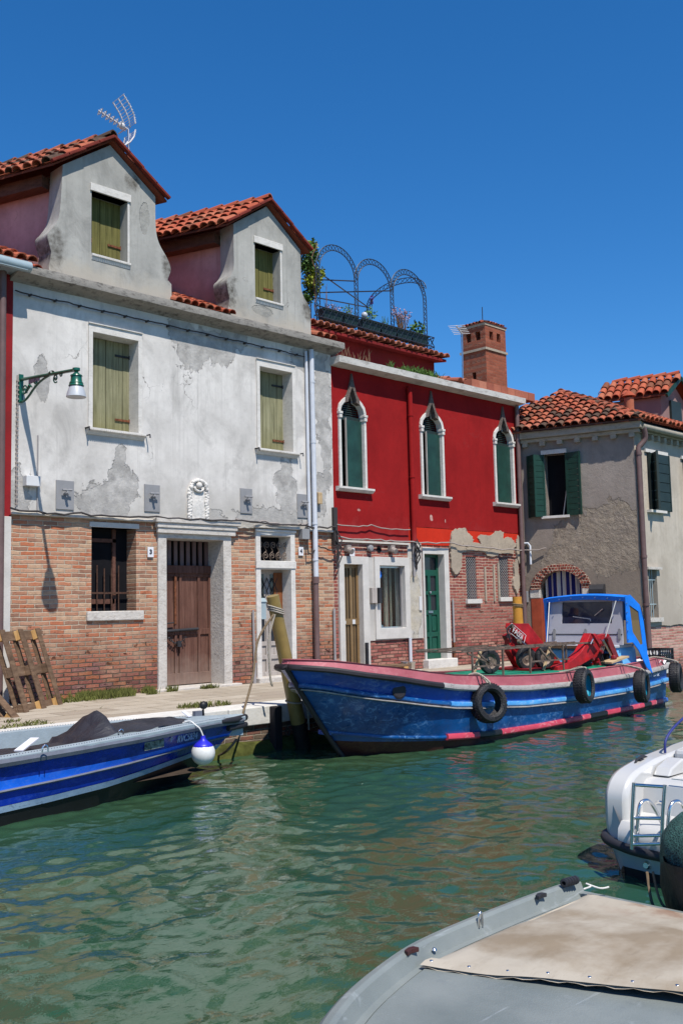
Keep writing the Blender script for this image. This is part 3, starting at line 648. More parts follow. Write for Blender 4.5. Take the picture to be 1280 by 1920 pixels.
# small barred window
mb = MB(); x0, x1, z0, z1 = sw
mb.box(x0-.04, x1+.05, -.02, .3, z1, z1+.085); lt = mb.build('barred_window', M['trim_white'], WH, bev=.006)
mb = MB(); mb.box(x0-.09, x1+.13, -.045, .3, z0-.155, z0); mb.build('sill', M['trim_worn'], lt, bev=.015)
mb = MB(); mb.box(x0, x1, .28, .3, z0, z1); mb.build('dark_room', M['black_hole'], lt)
mb = MB(); yy = .2
for i in range(5): xx = x0+.09+i*.135; mb.tube([(xx,yy,z0),(xx,yy,z0+.72+.03*math.sin(i*2))], .011, 6)
mb.box(x0, x1-.02, yy-.01, yy+.01, z0+.28, z0+.31); mb.build('window_bars', M['bar_rust'], lt)
mb = MB(); mb.box(x1-.30, x1-.24, .24, .28, z0, z1); mb.box(x0, x0+.06, .24, .28, z0, z1); mb.box(x0, x1-.24, .24, .28, z1-.22, z1-.16); mb.box(x0, x1-.26, .24, .28, z0+.12, z0+.2); mb.build('sash', M['wood_dark'], lt)

# door 3 : big stone frame, double brown leaf
ix0, ix1, iz = 9.87, 11.09, 3.20
mb = MB()
mb.plate([(d1o[0],ZQ-.05),(d1o[0],3.37),(d1o[1],3.37),(d1o[1],ZQ-.05),(ix1,ZQ-.05),(ix1,iz),(ix0,iz),(ix0,ZQ-.05)], [], -.045, .5)
mb.box(d1o[0]-.04, d1o[1]+.06, -.10, -.04, 3.28, 3.37)
mb.box(d1o[0]-.06, d1o[1]+.09, -.12, -.03, 3.37, 3.455)
dr = mb.build('stone_door_frame', M['trim_worn'], WH, bev=.008)
mb = MB(); mb.box(9.6, 11.4, -.16, .5, ZQ-.02, ZQ+.055); mb.build('threshold', M['trim_worn'], dr, bev=.012)
yd = .38; zb = ZQ+.07; zt = 2.62
mb = MB(); mb.box(ix0, ix1, yd, yd+.05, zb, zt); mb.box(ix0, ix1, yd-.06, yd+.03, zt, zt+.14)
for xx in (ix0, ix0+.44, ix0+.54, ix0+.94, ix1-.04): mb.box(xx, xx+.05, yd-.035, yd, zb, zt)
for z_ in (zb, zb+.86, zt-.06): mb.box(ix0, ix1, yd-.028, yd, z_, z_+(.2 if z_ == zb else .10))
mb.build('door_leaf', M['door_brown'], dr, bev=.006)
mb = MB(); mb.box(ix0+.43, ix0+.47, yd-.045, yd-.028, zb+1.05, zt-.05); mb.build('door_edge_strip', M['rust'], dr)
mb = MB(); mb.tube([(ix0+.02,yd-.06,zb+.93),(ix0+.92,yd-.06,zb+.96)], .025, 8); mb.tube([(ix0+.15,yd-.06,zb+1.06),(ix0+.4,yd-.06,zb+1.08)], .012, 6); mb.build('iron_bolt', M['iron'], dr)
mb = MB()
for i in range(9): t = i/8; mb.lathe([(.028,-.008),(.028,.008),(.018,.008),(.018,-.008)], (ix0+.28+.36*t, yd-.07, zb+.82-.10*math.sin(t*math.pi)), 8, (math.sin(i*2), .3, math.cos(i*2)), True)
mb.box(ix0+.45, ix0+.53, yd-.10, yd-.06, zb+.66, zb+.76); mb.build('padlock_chain', M['iron'], dr)
mb = MB(); mb.box(ix0, ix1, yd+.10, yd+.12, zt+.1, iz); mb.build('dark_room', M['black_hole'], dr)
mb = MB()
for i in range(9): xx = ix0+.06+i*.135; mb.box(xx, xx+.075, yd+.02, yd+.05, zt+.14, iz)
mb.build('transom_slats', M['pipe_brown'], dr)

# door 4
o = d2o; ix0, ix1 = 11.97, 12.72; zbar = (2.70, 2.86); ztop = 3.33
mb = MB(); mb.plate([(o[0],ZQ-.05),(o[0],o[2]),(o[1],o[2]),(o[1],ZQ-.05),(ix1,ZQ-.05),(ix1,zbar[0]),(ix0,zbar[0]),(ix0,ZQ-.05)], [rect(ix0,ix1,zbar[1],ztop)], -.03, .34)
mb.box(o[0]-.01, o[1]+.01, -.05, -.02, zbar[0]+.02, zbar[1]-.005); mb.box(o[0]-.02, o[1]+.02, -.055, -.02, 3.40, 3.445)
dr = mb.build('stone_door_frame', M['trim'], WH, bev=.005)
mb = MB(); mb.box(o[0]-.04, o[1]+.04, -.14, .34, ZQ-.02, ZQ+.11); mb.build('threshold', M['trim_worn'], dr, bev=.015)
mb = MB(); yd = .24
mb.box(ix0, ix1, yd, yd+.04, ZQ+.1, zbar[0])
xm = (ix0+ix1)/2
for xx in (ix0, xm-.06, xm+.01, ix1-.07): mb.box(xx, xx+.05, yd-.03, yd, ZQ+.1, 1.75)
for z_ in (ZQ+.11, ZQ+.42, 1.28): mb.box(ix0, ix1, yd-.025, yd, z_, z_+.08)
mb.build('door_leaf', M['door_grey'], dr, bev=.005)
mb = MB(); mb.box(ix0+.06, xm-.08, yd-.006, yd-.002, 1.36, 2.62); mb.box(xm+.07, ix1-.09, yd-.006, yd-.002, 1.36, 2.62); mb.build('door_pane', M['glass'], dr)
mb = MB(); mb.box(ix1-.22, ix1-.01, yd-.02, yd-.006, 1.3, 2.65); mb.build('side_board', M['door_amber'], dr)
mb = MB()
for i in range(4):
    a = ix0+.09+i*.13; mb.tube([(a,yd-.02,2.05),(a+.14,yd-.02,2.3),(a,yd-.02,2.55)], .008, 5); mb.tube([(a+.14,yd-.02,2.05),(a,yd-.02,2.3),(a+.14,yd-.02,2.55)], .008, 5)
mb.build('door_grille', M['iron'], dr)
mb = MB(); mb.box(ix0, ix1, .33, .35, zbar[1], ztop); mb.build('dark_room', M['black_hole'], dr)
mb = MB()
for i in range(5):
    for j in range(2):
        cx = ix0+.07+i*.16+(j*.03); cz = zbar[1]+.10+j*.2; pts = []
        for k in range(22):
            t = k/21; a = t*3.2*math.pi; rd = .015+.055*t; pts.append((cx+rd*math.cos(a), .10, cz+rd*math.sin(a)))
        pts += [(cx-.01,.10,cz-.11),(cx-.06,.10,cz-.14)]
        mb.tube(pts, .008, 5)
mb.build('scroll_grille', M['steel_rusty'], dr)
mb = MB(); mb.box(ix0-.01, ix0+.17, .04, .14, 1.78, 2.10); mb.prism([(0.02,2.10),(.15,2.10),(.15,2.16),(.085,2.17)], 'x', ix0-.02, ix0+.18)
tag(mb.build('mailbox', M['gelcoat_grey'], None, loc=(12.05,.09,1.78)), 'small blue grey letterbox hung inside the frame of door 4', 'mailbox')

# anchor plates with iron bolts
for q in ((103,905,136,957),(268,913,297,961),(447.5,921,470,964),(554,932,575,972)):
    a = P2(q[0],q[1]); b = P2(q[2],q[3]); z0 = min(a[1],b[1]); z1 = z0+.46
    mb = MB(); mb.box(a[0], b[0], -.055, -.03, z0, z1); pl = mb.build('anchor_plate', M['plate_grey'], WH, bev=.004)
    cx, cz = (a[0]+b[0])/2, (z0+z1)/2+.02
    mb = MB(); mb.tube([(cx-.02,-.05,cz),(cx+.0,-.17,cz)], .022, 8); mb.tube([(cx-.085,-.12,cz+.05),(cx+.075,-.13,cz+.055)], .017, 8); mb.tube([(cx,-.12,cz+.07),(cx,-.12,cz-.06)], .02, 8); mb.build('anchor_bolt', M['plate_grey'], pl, smooth=40)
# carved relief shield
cx = fac(368,938).x; zb = fac(368,976).z-.01; mb = MB(); rn = random.Random(4)
mb.prism([(cx-.22,zb),(cx+.22,zb),(cx+.22,zb+.55),(cx+.12,zb+.70),(cx,zb+.76),(cx-.12,zb+.70),(cx-.22,zb+.55)], 'y', -.06, -.03)
for i in range(34):
    t = i/33; z_ = zb+.04+.52*t; 
    for s in (-1,1): mb.sphere((cx+s*(.185+.02*math.sin(i*1.9)), -.07, z_), rn.uniform(.022,.038), 8, (1,.7,1))
for i in range(24): a = math.pi*i/23; mb.sphere((cx+.17*math.cos(a)*(1+.08*rn.uniform(-1,1)), -.08, zb+.56+.15*math.sin(a)), rn.uniform(.024,.042), 8)
for i in range(10): a = math.pi*i/9; mb.sphere((cx+.09*math.cos(a), -.085, zb+.57-.05*math.sin(a)), .026, 8)
mb.sphere((cx,-.09,zb+.62), .06, 10); 
mb.loft([[(cx+.13*math.cos(math.pi*2*k/16)*r_, -.062-.02*(1-r_), zb+.28+(.25*math.sin(math.pi*2*k/16) if math.sin(math.pi*2*k/16) < 0 else .2*math.sin(math.pi*2*k/16))*r_) for k in range(17)] for r_ in (1.0,.8,.01)])
mb.build('carved_relief', M['relief'], WH, smooth=50)
# house numbers
def number(txt, px0, py0, px1, py1, label, y=-.02):
    a = fac(px0,py0); b = fac(px1,py1); mb = MB(); zb = min(a.z,b.z); h = max(.15, .2 if False else a.z-b.z+.02)
    mb.box(a.x, b.x, y-.012, y, b.z, b.z+h); cx = (a.x+b.x)/2
    o = mb.build('house_number_sign', M['number'], None, loc=(cx, y, b.z), bev=.002); tag(o, label, 'sign', 'house number signs')
    text(txt, h*.62, (cx, y-.013, b.z+h/2), (1,0,0), (0,0,1), M['ink'], o, ext=.002, off=.006)
number('3', 275.5,1028,286.5,1045, 'white enamel number 3 plate on brick left of big brown door')
number('4', 558,1027.5,567,1042, 'white enamel number 4 plate on brick under the grey meter box')

# dormers
def dormer(outline, op, ridge, lx, rx, depth, side_x, mat_roof, seed, dark):
    """outline: gable wall polygon; op: window opening"""
    x0, x1, z0, z1 = op
    mb = MB(); mb.plate(outline, [rect(*op)], -.015, .40, rev=.28)
    # close the back
    mb.add([(p[0],.385,p[1]) for p in outline], [tuple(t) for t in tessellate_polygon([[Vector((p[0],p[1],0)) for p in outline]])])
    dm = mb.build('dormer_wall', M['plaster_dormer'], WH, smooth=32)
    # side walls (skew)
    for sx in side_x:
        mb = MB(); a = Vector((sx,.38,7.35)); b = a+G*3.2; mb.add([a, b, b+Vector((0,0,1.85)), a+Vector((0,0,1.85)), a+Vector((.12,0,0)), b+Vector((.12,0,0)), b+Vector((.12,0,1.85)), a+Vector((.12,0,1.85))], [(0,1,2,3),(7,6,5,4),(0,3,7,4)])
        mb.build('side_wall', M['plaster_pink'], dm)
    # roof slabs
    rz, rx0 = ridge[1], ridge[0]
    for ex in (lx, rx):
        s = 1 if ex > rx0 else -1
        e = Vector((ex[0] if isinstance(ex, tuple) else ex, 0, 0)); ez = rz-abs(ex-rx0)*.70
        f0 = Vector((rx0,-.10,rz)); f1 = Vector((ex,-.10,ez)); b0 = f0+G*4.6; b1 = f1+G*4.6
        mb = MB(); dn = Vector((0,0,-.035)); mb.add([f0,f1,b1,b0,f0+dn,f1+dn,b1+dn,b0+dn], [(0,1,2,3),(7,6,5,4),(0,4,5,1),(1,5,6,2),(2,6,7,3)]); mb.build('roof_bed', M['tile_base'], dm)
        mb = MB(); 
        if s < 0: tiles(mb, f1+Vector((0,0,.0)), G, (f0-f1), 4.5, (f0-f1).length, seed=seed, pu=.20, r=.095, lift=.035)
        else: tiles(mb, f1, G, (f0-f1), 1.6, (f0-f1).length, seed=seed+1, pu=.20, r=.095, lift=.035)
        mb.build('roof_tiles', M[mat_roof], dm)
        # verge: row of narrow red tiles laid along the gable edge
        mb = MB(); n = 4; d = (f1-f0); yv = Vector((0,-.035,0))
        for i in range(n):
            a = f0+d*(i/n)+yv; b = f0+d*((i+1)/n+.03)+yv; l = Vector((0,0,.03+.008*(i % 2)))
            mb.beam(a+l, b+l+Vector((0,0,.014)), .085, .05)
        mb.build('verge', M['verge'], dm, bev=.01)
    mb = MB(); ridge_tiles(mb, (rx0,-.14,rz+.01), tuple(Vector((rx0,-.14,rz+.01))+G*4.4), r=.10); mb.build('ridge_tiles', M[mat_roof], dm, smooth=40)
    # timber under the left eave
    mb = MB(); a = Vector((lx+.17,.40,rz-abs(lx-rx0)*.7-.11)); mb.beam(a, a+G*3.2, .22, .20); mb.build('eave_beam', M['wood_dark'], dm)
    # window parts
    mb = MB(); mb.box(x0-.03, x1+.06, -.045, .2, z1, z1+.13); lt = mb.build('dormer_window', M['trim'], WH, bev=.005)
    mb = MB(); mb.plate([(x1+.004,z0),(x1+.004,z1),(x1+.04,z1),(x1+.04,z0)], [], -.022, .012); mb.build('window_jamb', M['trim'], lt)
    sill(x0-.0, x1+.05, z0, lt, out=.05)
    xm = x0+(x1-x0)*.42; yd = .20
    boards(x0-.005, xm, z0, z1, yd, 2, seed).build('shutter', M['shutter_dormer'], lt); boards(xm+.012, x1+.005, z0, z1, yd+.004, 3, seed+3).build('shutter', M['shutter_dormer'], lt)
    hinge(x0, x0+.12, z0+.30, yd, M['rust'], lt); hinge(x1-.25, x1, z0+.30, yd+.002, M['rust'], lt)
    return dm
def curve(pts, n=5):                # Catmull-Rom through the points
    out = []; m = len(pts)
    for i in range(m-1):
        p0, p1, p2, p3 = pts[max(i-1,0)], pts[i], pts[i+1], pts[min(i+2,m-1)]
        for k in range(n):
            t = k/n; out.append(tuple(.5*((2*b)+(-a+c)*t+(2*a-5*b+4*c-d)*t*t+(-a+3*b-3*c+d)*t**3) for a, b, c, d in zip(p0,p1,p2,p3)))
    return out+[pts[-1]]
L1 = [(7.66,7.26),(7.66,7.46)]+curve([(7.70,7.70),(7.66,7.82),(7.63,7.97),(7.72,8.10),(7.82,8.28),(7.86,8.6),(7.89,9.20)])
R1 = curve([(9.68,9.18),(9.68,8.8),(9.70,8.52),(9.77,8.33),(9.93,8.12),(10.0,7.95),(9.96,7.82),(9.93,7.74)])+[(10.01,7.68),(10.02,7.26)]
dm1 = dormer(L1+[(8.77,9.82)]+R1, (8.42,9.11,7.86,8.92), (8.77,9.90), 7.66, 9.86, 4, (7.98,), 'tile', 11, True)
L2 = [(11.25,7.26),(11.26,7.44)]+curve([(11.31,7.70),(11.27,7.85),(11.25,8.03),(11.36,8.16),(11.42,8.35),(11.42,8.7),(11.42,9.16)])
R2 = curve([(13.12,9.06),(13.12,8.6),(13.12,8.30),(13.19,8.12),(13.30,8.00),(13.36,7.90)])+[(13.37,7.26)]
dm2 = dormer(L2+[(12.24,9.72)]+R2, (11.93,12.57,7.86,8.92), (12.24,9.80), 11.20, 13.30, 4, (11.52,), 'tile_new', 31, True)
# downpipes
mb = MB(); mb.tube([(13.28,-.10,7.05),(13.30,-.10,2.55)], .052, 10)
for z_ in (6.4,5.2,3.6,2.9): mb.lathe([(.06,-.02),(.06,.02)], (13.29,-.10,z_), 10)
mb.build('downpipe', M['zinc'], WH, smooth=40)
mb = MB(); mb.tube([(13.29,-.10,2.57),(13.29,-.10,ZQ+.02)], .056, 10); mb.lathe([(.07,-.06),(.07,.06)], (13.29,-.10,2.5), 10); mb.build('downpipe', M['pipe_brown'], WH, smooth=40)
mb = MB(); mb.tube([(13.15,-.08,7.0),(13.16,-.08,6.7),(13.165,-.08,3.5)], .030, 8); mb.build('vent_pipe', M['zinc'], WH, smooth=40)
mb = MB(); a = fac(471,1133); mb.tube([(a.x,-.05,1.95),(a.x+.02,-.05,1.0)], .022, 8); mb.tube([(a.x+.02,-.05,1.0),(a.x+.02,-.05,ZQ)], .034, 8); mb.build('conduit', M['pipe_grey'], WH, smooth=40)
a = fac(627,1150); mb = MB(); mb.tube([(13.82,-.05,1.95),(13.82,-.05,ZQ)], .026, 8); mb.build('conduit', M['pipe_grey'], WH, smooth=40)
mb = MB(); a = fac(69,817); mb.tube([(a.x,-.045,a.z),(a.x,-.045,3.5)], .012, 6); mb.build('conduit', M['pipe_grey'], WH)
# boxes
mb = MB(); a = fac(41,893); b = fac(67,914); mb.box(a.x, b.x, -.16, -.03, b.z, a.z); tag(mb.build('junction_box', M['box_white'], None, loc=(a.x,-.1,b.z), bev=.006), 'white junction box on the plaster near the left end of the white house', 'electrical box')
mb = MB(); a = fac(559,992); b = fac(573,1012); mb.box(a.x, b.x, -.12, 0, b.z, a.z); tag(mb.build('meter_box', M['plate_grey'], None, loc=(a.x,-.06,b.z), bev=.006), 'grey meter box on brick right of door 4 beside the downpipe', 'electrical box')
mb = MB(); a = fac(588,924); b = fac(596,946); mb.box(a.x, b.x, -.13, -.03, b.z, a.z); tag(mb.build('meter_box', M['plank'], None, loc=(a.x,-.08,b.z), bev=.006), 'small cream box on plaster right of the white downpipe', 'electrical box')
# cables along the facade
def cable(name, pts, r, m, label, sag=.02, wig=.01, n=8, seed=1):
    rn = random.Random(seed); out = []
    for i in range(len(pts)-1):
        a, b = Vector(pts[i]), Vector(pts[i+1])
        for k in range(n):
            t = k/n; out.append(a.lerp(b,t)+Vector((0,rn.uniform(-wig,wig)*.4,-sag*4*t*(1-t)+rn.uniform(-wig,wig))))
    out.append(Vector(pts[-1])); mb = MB(); mb.tube(out, r, 5)
    return tag(mb.build(name, m, None, loc=pts[0]), label, 'cable', 'cables along the house fronts')
cable('power_cable', [(7.05+i*.9,-.10,6.90) for i in range(7)]+[(13.1,-.10,6.88)], .012, M['cable'], 'thin black cable clipped along the plaster just under the stone cornice', .012, .006, 8)
cl = bpy.data.objects['power_cable']
for i in range(14): mb = MB(); mb.box(7.3+i*.43, 7.325+i*.43, -.12, -.03, 6.875, 6.905); mb.build('clip', M['iron'], cl)
c1 = cable('power_cable', [(7.0,-.12,3.53),(8.2,-.11,3.52),(9.6,-.13,3.55),(11.4,-.18,3.56),(12.9,-.12,3.55),(13.85,-.12,3.55)], .016, M['cable'], 'dark cable bundle sagging along the ledge between plaster and brick', .02, .02)
cable('power_cable', [(11.3,-.13,3.60),(12.0,-.12,3.58),(12.9,-.12,3.57),(13.1,-.1,3.62)], .016, M['cable_light'], 'grey cable sagging over the ledge above door 4', .03, .015, seed=4)
cable('power_cable', [(13.1,-.10,3.62),(13.1,-.10,3.0),(13.35,-.12,3.15),(13.9,-.12,3.12)], .014, M['cable'], 'looping black cable beside the downpipe right of door 4', .03, .02, seed=5)
mb = MB(); mb.tube([(7.13,-.05,5.6)]+[(7.13+.008*math.sin(i*3),-.05,5.6-i*.07) for i in range(1,30)], .010, 5)
for i in range(28): mb.box(7.115,7.155,-.06,-.035,5.5-i*.07,5.52-i*.07)
tag(mb.build('lamp_feed_cable', M['cable_light'], None, loc=(7.13,-.05,3.6)), 'vertical clipped feed cable running down from the green lamp bracket', 'cable', 'cables along the house fronts')

# ------------------------------------------------------------------ green wall lamp
LMP = thing('wall_lamp', 'green cast iron wall lamp with white glass shade on long scrolled bracket', 'street lamp', (7.19,-.03,5.5))
lx = 7.19
mb = MB(); mb.box(lx-.035, lx+.035, -.06, -.03, 5.18, 5.62); mb.tube([(lx,-.04,5.54),(lx,-1.66,5.39)], [.026]*2, 8); mb.lathe([(.036,-.03),(.036,.03)], (lx,-.98,5.47), 10, (0,1,0)); 
mb.tube([(lx,-.03,5.22)]+curve([(lx,-.05,5.20),(lx,-.16,5.19),(lx,-.30,5.24),(lx,-.48,5.34),(lx,-.68,5.41),(lx,-.95,5.45)],4), .018, 8); mb.build('bracket', M['lamp_green'], LMP, smooth=40)
mb = MB()
def spiral(cy, cz, r0, r1, turns, a0, s=1): return [(lx, cy+(r0+(r1-r0)*t)*math.cos(a0+s*turns*2*math.pi*t), cz+(r0+(r1-r0)*t)*math.sin(a0+s*turns*2*math.pi*t)) for t in [k/24 for k in range(25)]]
mb.tube(spiral(-.16,5.35,.015,.09,1.6,0), .012, 6); mb.tube(spiral(-.50,5.42,.01,.06,1.5,2), .011, 6); mb.tube(spiral(-1.10,5.37,.01,.07,1.5,1,-1), .011, 6); mb.tube(spiral(-1.26,5.40,.008,.045,1.4,0), .010, 6)
mb.tube([(lx,-.95,5.45),(lx,-1.1,5.43),(lx,-1.26,5.44)], .012, 6); mb.tube([(lx,-.2,5.30),(lx,-.33,5.40),(lx,-.40,5.36)], [.012,.028,.008], 6)
mb.build('scrollwork', M['lamp_green'], LMP, smooth=40)
mb = MB(); c = (lx,-1.68,-.04)
mb.lathe([(r_*.95,5.45+(z_-5.50)*.50) for r_, z_ in [(.0,5.50),(.055,5.50),(.055,5.43),(.04,5.42),(.025,5.38),(.045,5.36),(.045,5.34),(.085,5.30),(.092,5.27),(.080,5.26),(.085,5.12),(.10,5.08),(.105,5.06),(.10,5.05),(.115,4.99),(.11,4.97),(.0,4.97)]], c, 18); mb.build('lamp_cap', M['lamp_green'], LMP, smooth=35)
mb = MB(); mb.lathe([(.092,5.19),(.105,5.16),(.128,5.09),(.14,5.035),(.135,5.03),(.0,5.04)], c, 20); mb.build('lamp_shade', M['frosted'], LMP, smooth=40)
mb = MB(); mb.box(lx-.008, lx+.008, -.62, -.30, 5.425, 5.485); mb.build('name_plate', M['flower_pink'], LMP)

# ------------------------------------------------------------------ neighbour at the far left
NB = thing('red_corner_house', 'sliver of red painted house with white corner pilaster at the far left edge', 'house', (6.3,0,ZQ))
mb = MB(); mb.box(1.5, 7.045, -.05, 5, 3.40, 7.2); mb.build('wall', M['plaster_leftred'], NB)
mb = MB(); mb.box(1.5, 7.045, -.04, 5, -.6, 3.40); mb.build('lower_wall', M['brick_white_house'], NB)
mb = MB(); mb.box(6.90, 7.05, -.07, .1, ZQ-.02, 3.42); mb.build('pilaster', M['trim_white'], NB, bev=.006)
mb = MB(); mb.box(1.5, 7.09, -.42, 0.2, 7.15, 7.24); mb.tube([(1.5,-.36,7.22),(7.16,-.36,7.22)], .085, 10); mb.build('gutter', M['gelcoat_grey'], NB, smooth=40)
mb = MB(); mb.tube([(6.84,-.12,7.2),(6.86,-.12,ZQ)], .055, 10); mb.build('downpipe', M['pipe_brown'], NB, smooth=40)
mb = MB(); tiles(mb, (5.2,-.36,7.30), (1,0,0), vv, 2.15, 2.6, seed=8); mb.build('roof', M['tile_new'], NB)
mb = MB(); mb.add([(1.5,-.34,7.27),(7.3,-.34,7.27),(7.3,3.6,9.0),(1.5,3.6,9.0)], [(0,1,2,3)]); mb.build('roof_bed', M['tile_base'], NB)

# tv antenna on the first dormer
AN = thing('tv_antenna', 'white grid television antenna on a mast behind the left dormer gable', 'antenna', tuple(fac(243,300,1.2)))
b0 = fac(243,300,1.2); top = fac(241,238,1.2)
mb = MB(); mb.tube([b0+Vector((0,0,-.5)), top+Vector((0,0,.02))], .022, 8); mb.build('mast', M['silver'], AN)
ctr = top+Vector((0,0,-.05)); mb = MB()
U = Vector((.05,.92,0)).normalized(); Fw = Vector((-.92,.05,.16)).normalized(); up = Vector((0,0,1))
for s in (1,-1):
    for j in (-1,0,1):
        mb.tube([ctr+U*(.19*j)+up*(s*(.06+.44*t))+Fw*(-.04+.26*t*t) for t in (0,.33,.66,1)], .014, 6)
    for i in range(11): t = .04+i/10.5; mb.tube([ctr+U*(-.22)+up*(s*(.06+.44*t))+Fw*(-.04+.26*t*t), ctr+U*.22+up*(s*(.06+.44*t))+Fw*(-.04+.26*t*t)], .005, 4)
mb.build('reflector', M['antenna'], AN)
mb = MB(); bm_ = [ctr, ctr+Fw*.62+up*.06]; mb.tube(bm_, .016, 6)
for i in range(6):
    c = ctr+(Fw*.62+up*.06)*((i+2.2)/7.6); mb.tube([c-U*.09+up*.03, c-U*.05-up*.045, c+U*.05+up*.045, c+U*.09-up*.03], .011, 5); mb.lathe([(.055,-.006),(.055,.006),(.042,.006),(.042,-.006)], c, 10, Fw, True)
mb.sphere(ctr+Fw*.14, .065, 10); mb.tube([ctr+Fw*.05, ctr+Fw*.05+U*.28], .014, 6); mb.build('director_boom', M['antenna'], AN, smooth=40)
# ------------------------------------------------------------------ red house
RX0, RX1 = 13.88, 20.35
RH = thing('red_house', 'red painted house with pointed gothic windows and a roof terrace', 'house', (13.9,0,ZQ))
GW = [14.46, 17.0, 19.70]; ZS = 5.90; ZB = 4.40
def mir(l): return l+[(-x, z) for x, z in reversed(l[:-1])]
g_in = mir([(-.335,0),(-.338,.05),(-.305,.15),(-.235,.225),(-.125,.265),(-.115,.33),(-.075,.43),(0,.58)])
g_out = mir([(-.40,0),(-.405,.07),(-.37,.19),(-.285,.28),(-.20,.34),(-.145,.405),(-.10,.50),(-.05,.66),(0,.86)])
holes = [[(cx-.36,ZB-.02)]+[(cx+x*1.07,ZS+z+.02) for x, z in g_in]+[(cx+.36,ZB-.02)] for cx in GW]
low = jag(RX0,16.12,3.33,.004,seed=11)+[(16.14,3.33),(16.16,3.68)]+jag(16.2,RX1,3.68,.008,seed=12)
mb = MB(); mb.plate(low+[(RX1,7.0),(RX0,7.0)], holes, -.02, .04, rev=.40); mb.build('upper_wall', M['plaster_red'], RH)
mb = MB(); mb.box(RX0+.02, RX1, .5, 7, 0, 7.0); mb.build('rear_body', M['plaster_darkred'], RH)
shop = (13.99,14.84,2.99); win = (15.02,16.10,1.30,3.0); gd = (16.57,17.46,3.24)
gw1 = (18.12,18.50,2.10,3.08); gw2 = (19.38,19.76,2.14,3.10)
mb = MB(); mb.plate([(RX0,-.6),(shop[0],-.6),(shop[0],shop[2]),(shop[1],shop[2]),(shop[1],-.6),(gd[0],-.6),(gd[0],gd[2]),(gd[1],gd[2]),(gd[1],-.6),(RX1,-.6),(RX1,3.9),(RX0,3.9)],
    [rect(win[0]+.1,win[1]-.1,win[2]+.12,win[3]-.1), rect(*gw1), rect(*gw2)], 0.0, .45, rev=.25); mb.build('lower_wall', M['brick_red_house'], RH)
# orange strip with ragged render patches beneath it
mb = MB(); mb.plate(jag(16.16,17.50,3.30,.006,seed=14)+jag(17.6,RX1,3.40,.07,seed=15)+[(RX1,3.67),(16.16,3.67)], [], -.016, .02); mb.build('orange_strip', M['plaster_orange'], RH)
def blob(cx, cz, rx, rz, seed, amp=.30, n=110, flat=None):
    out = []
    for i in range(n):
        a = 2*math.pi*i/n; r_ = 1+amp*(mnoise.noise(Vector((math.cos(a)*1.6+seed*3, math.sin(a)*1.6, seed)))*1.4+.45*mnoise.noise(Vector((math.cos(a)*5, math.sin(a)*5, seed*2)))+.35*mnoise.noise(Vector((math.cos(a)*14, math.sin(a)*14, seed*3))))
        x, z = cx+rx*r_*math.cos(a), cz+rz*r_*math.sin(a)
        if flat: z = min(z, flat)
        out.append((x,z))
    return out
for k, b in enumerate(((17.95,3.42,.42,.26),(19.2,3.40,.55,.28),(19.7,3.36,.35,.2),(18.6,3.30,.5,.10),(17.75,2.95,.17,.25),(20.2,3.3,.16,.3),(20.02,2.6,.12,.35),(17.62,3.15,.12,.4))): mb = MB(); mb.plate(blob(*b, seed=k+1), [], -.035-.003*k, .05); mb.build('old_render', M['render_old'], RH)
# cornice
RC = (6.86, 7.0)
mb = MB(); rows = []
xe = fac(986,750,-.31).x
for i in range(60):
    xx = RX0-.02+(xe-RX0)*i/59; rows.append([(xx, y+mnoise.noise(Vector((xx*4,k,2)))*.006, z+mnoise.noise(Vector((xx*4,k,9)))*.006) for k, (y, z) in enumerate([(.05,6.84),(-.06,6.84),(-.22,6.86),(-.30,6.87),(-.31,7.0),(.8,7.03),(.8,6.84)])])
mb.loft(rows, close=True); mb.poly(list(reversed(rows[0]))); mb.poly(rows[-1]); mb.build('cornice', M['cornice_red'], RH, smooth=30)
mb = MB()
for i in range(9): x = 18.32+i*.285; mb.box(x, x+.279, -.20+.002*(i%2), .05, 7.012, 7.215)
mb.build('parapet_coping', M['tile_pink'], RH, bev=.006)
mb = MB(); mb.add([(18.2,.3,7.18),(21.4,.3,7.18),(21.4,4.5,8.3),(18.2,4.5,8.3)], [(0,1,2,3)]); mb.build('roof_bed', M['tile_base'], RH)
mb = MB(); tiles(mb, (18.2,.15,7.19), (1,0,0), (0,1,.265), 3.0, 3.6, seed=41, pu=.21, r=.095); mb.build('roof', M['tile_pink'], RH)
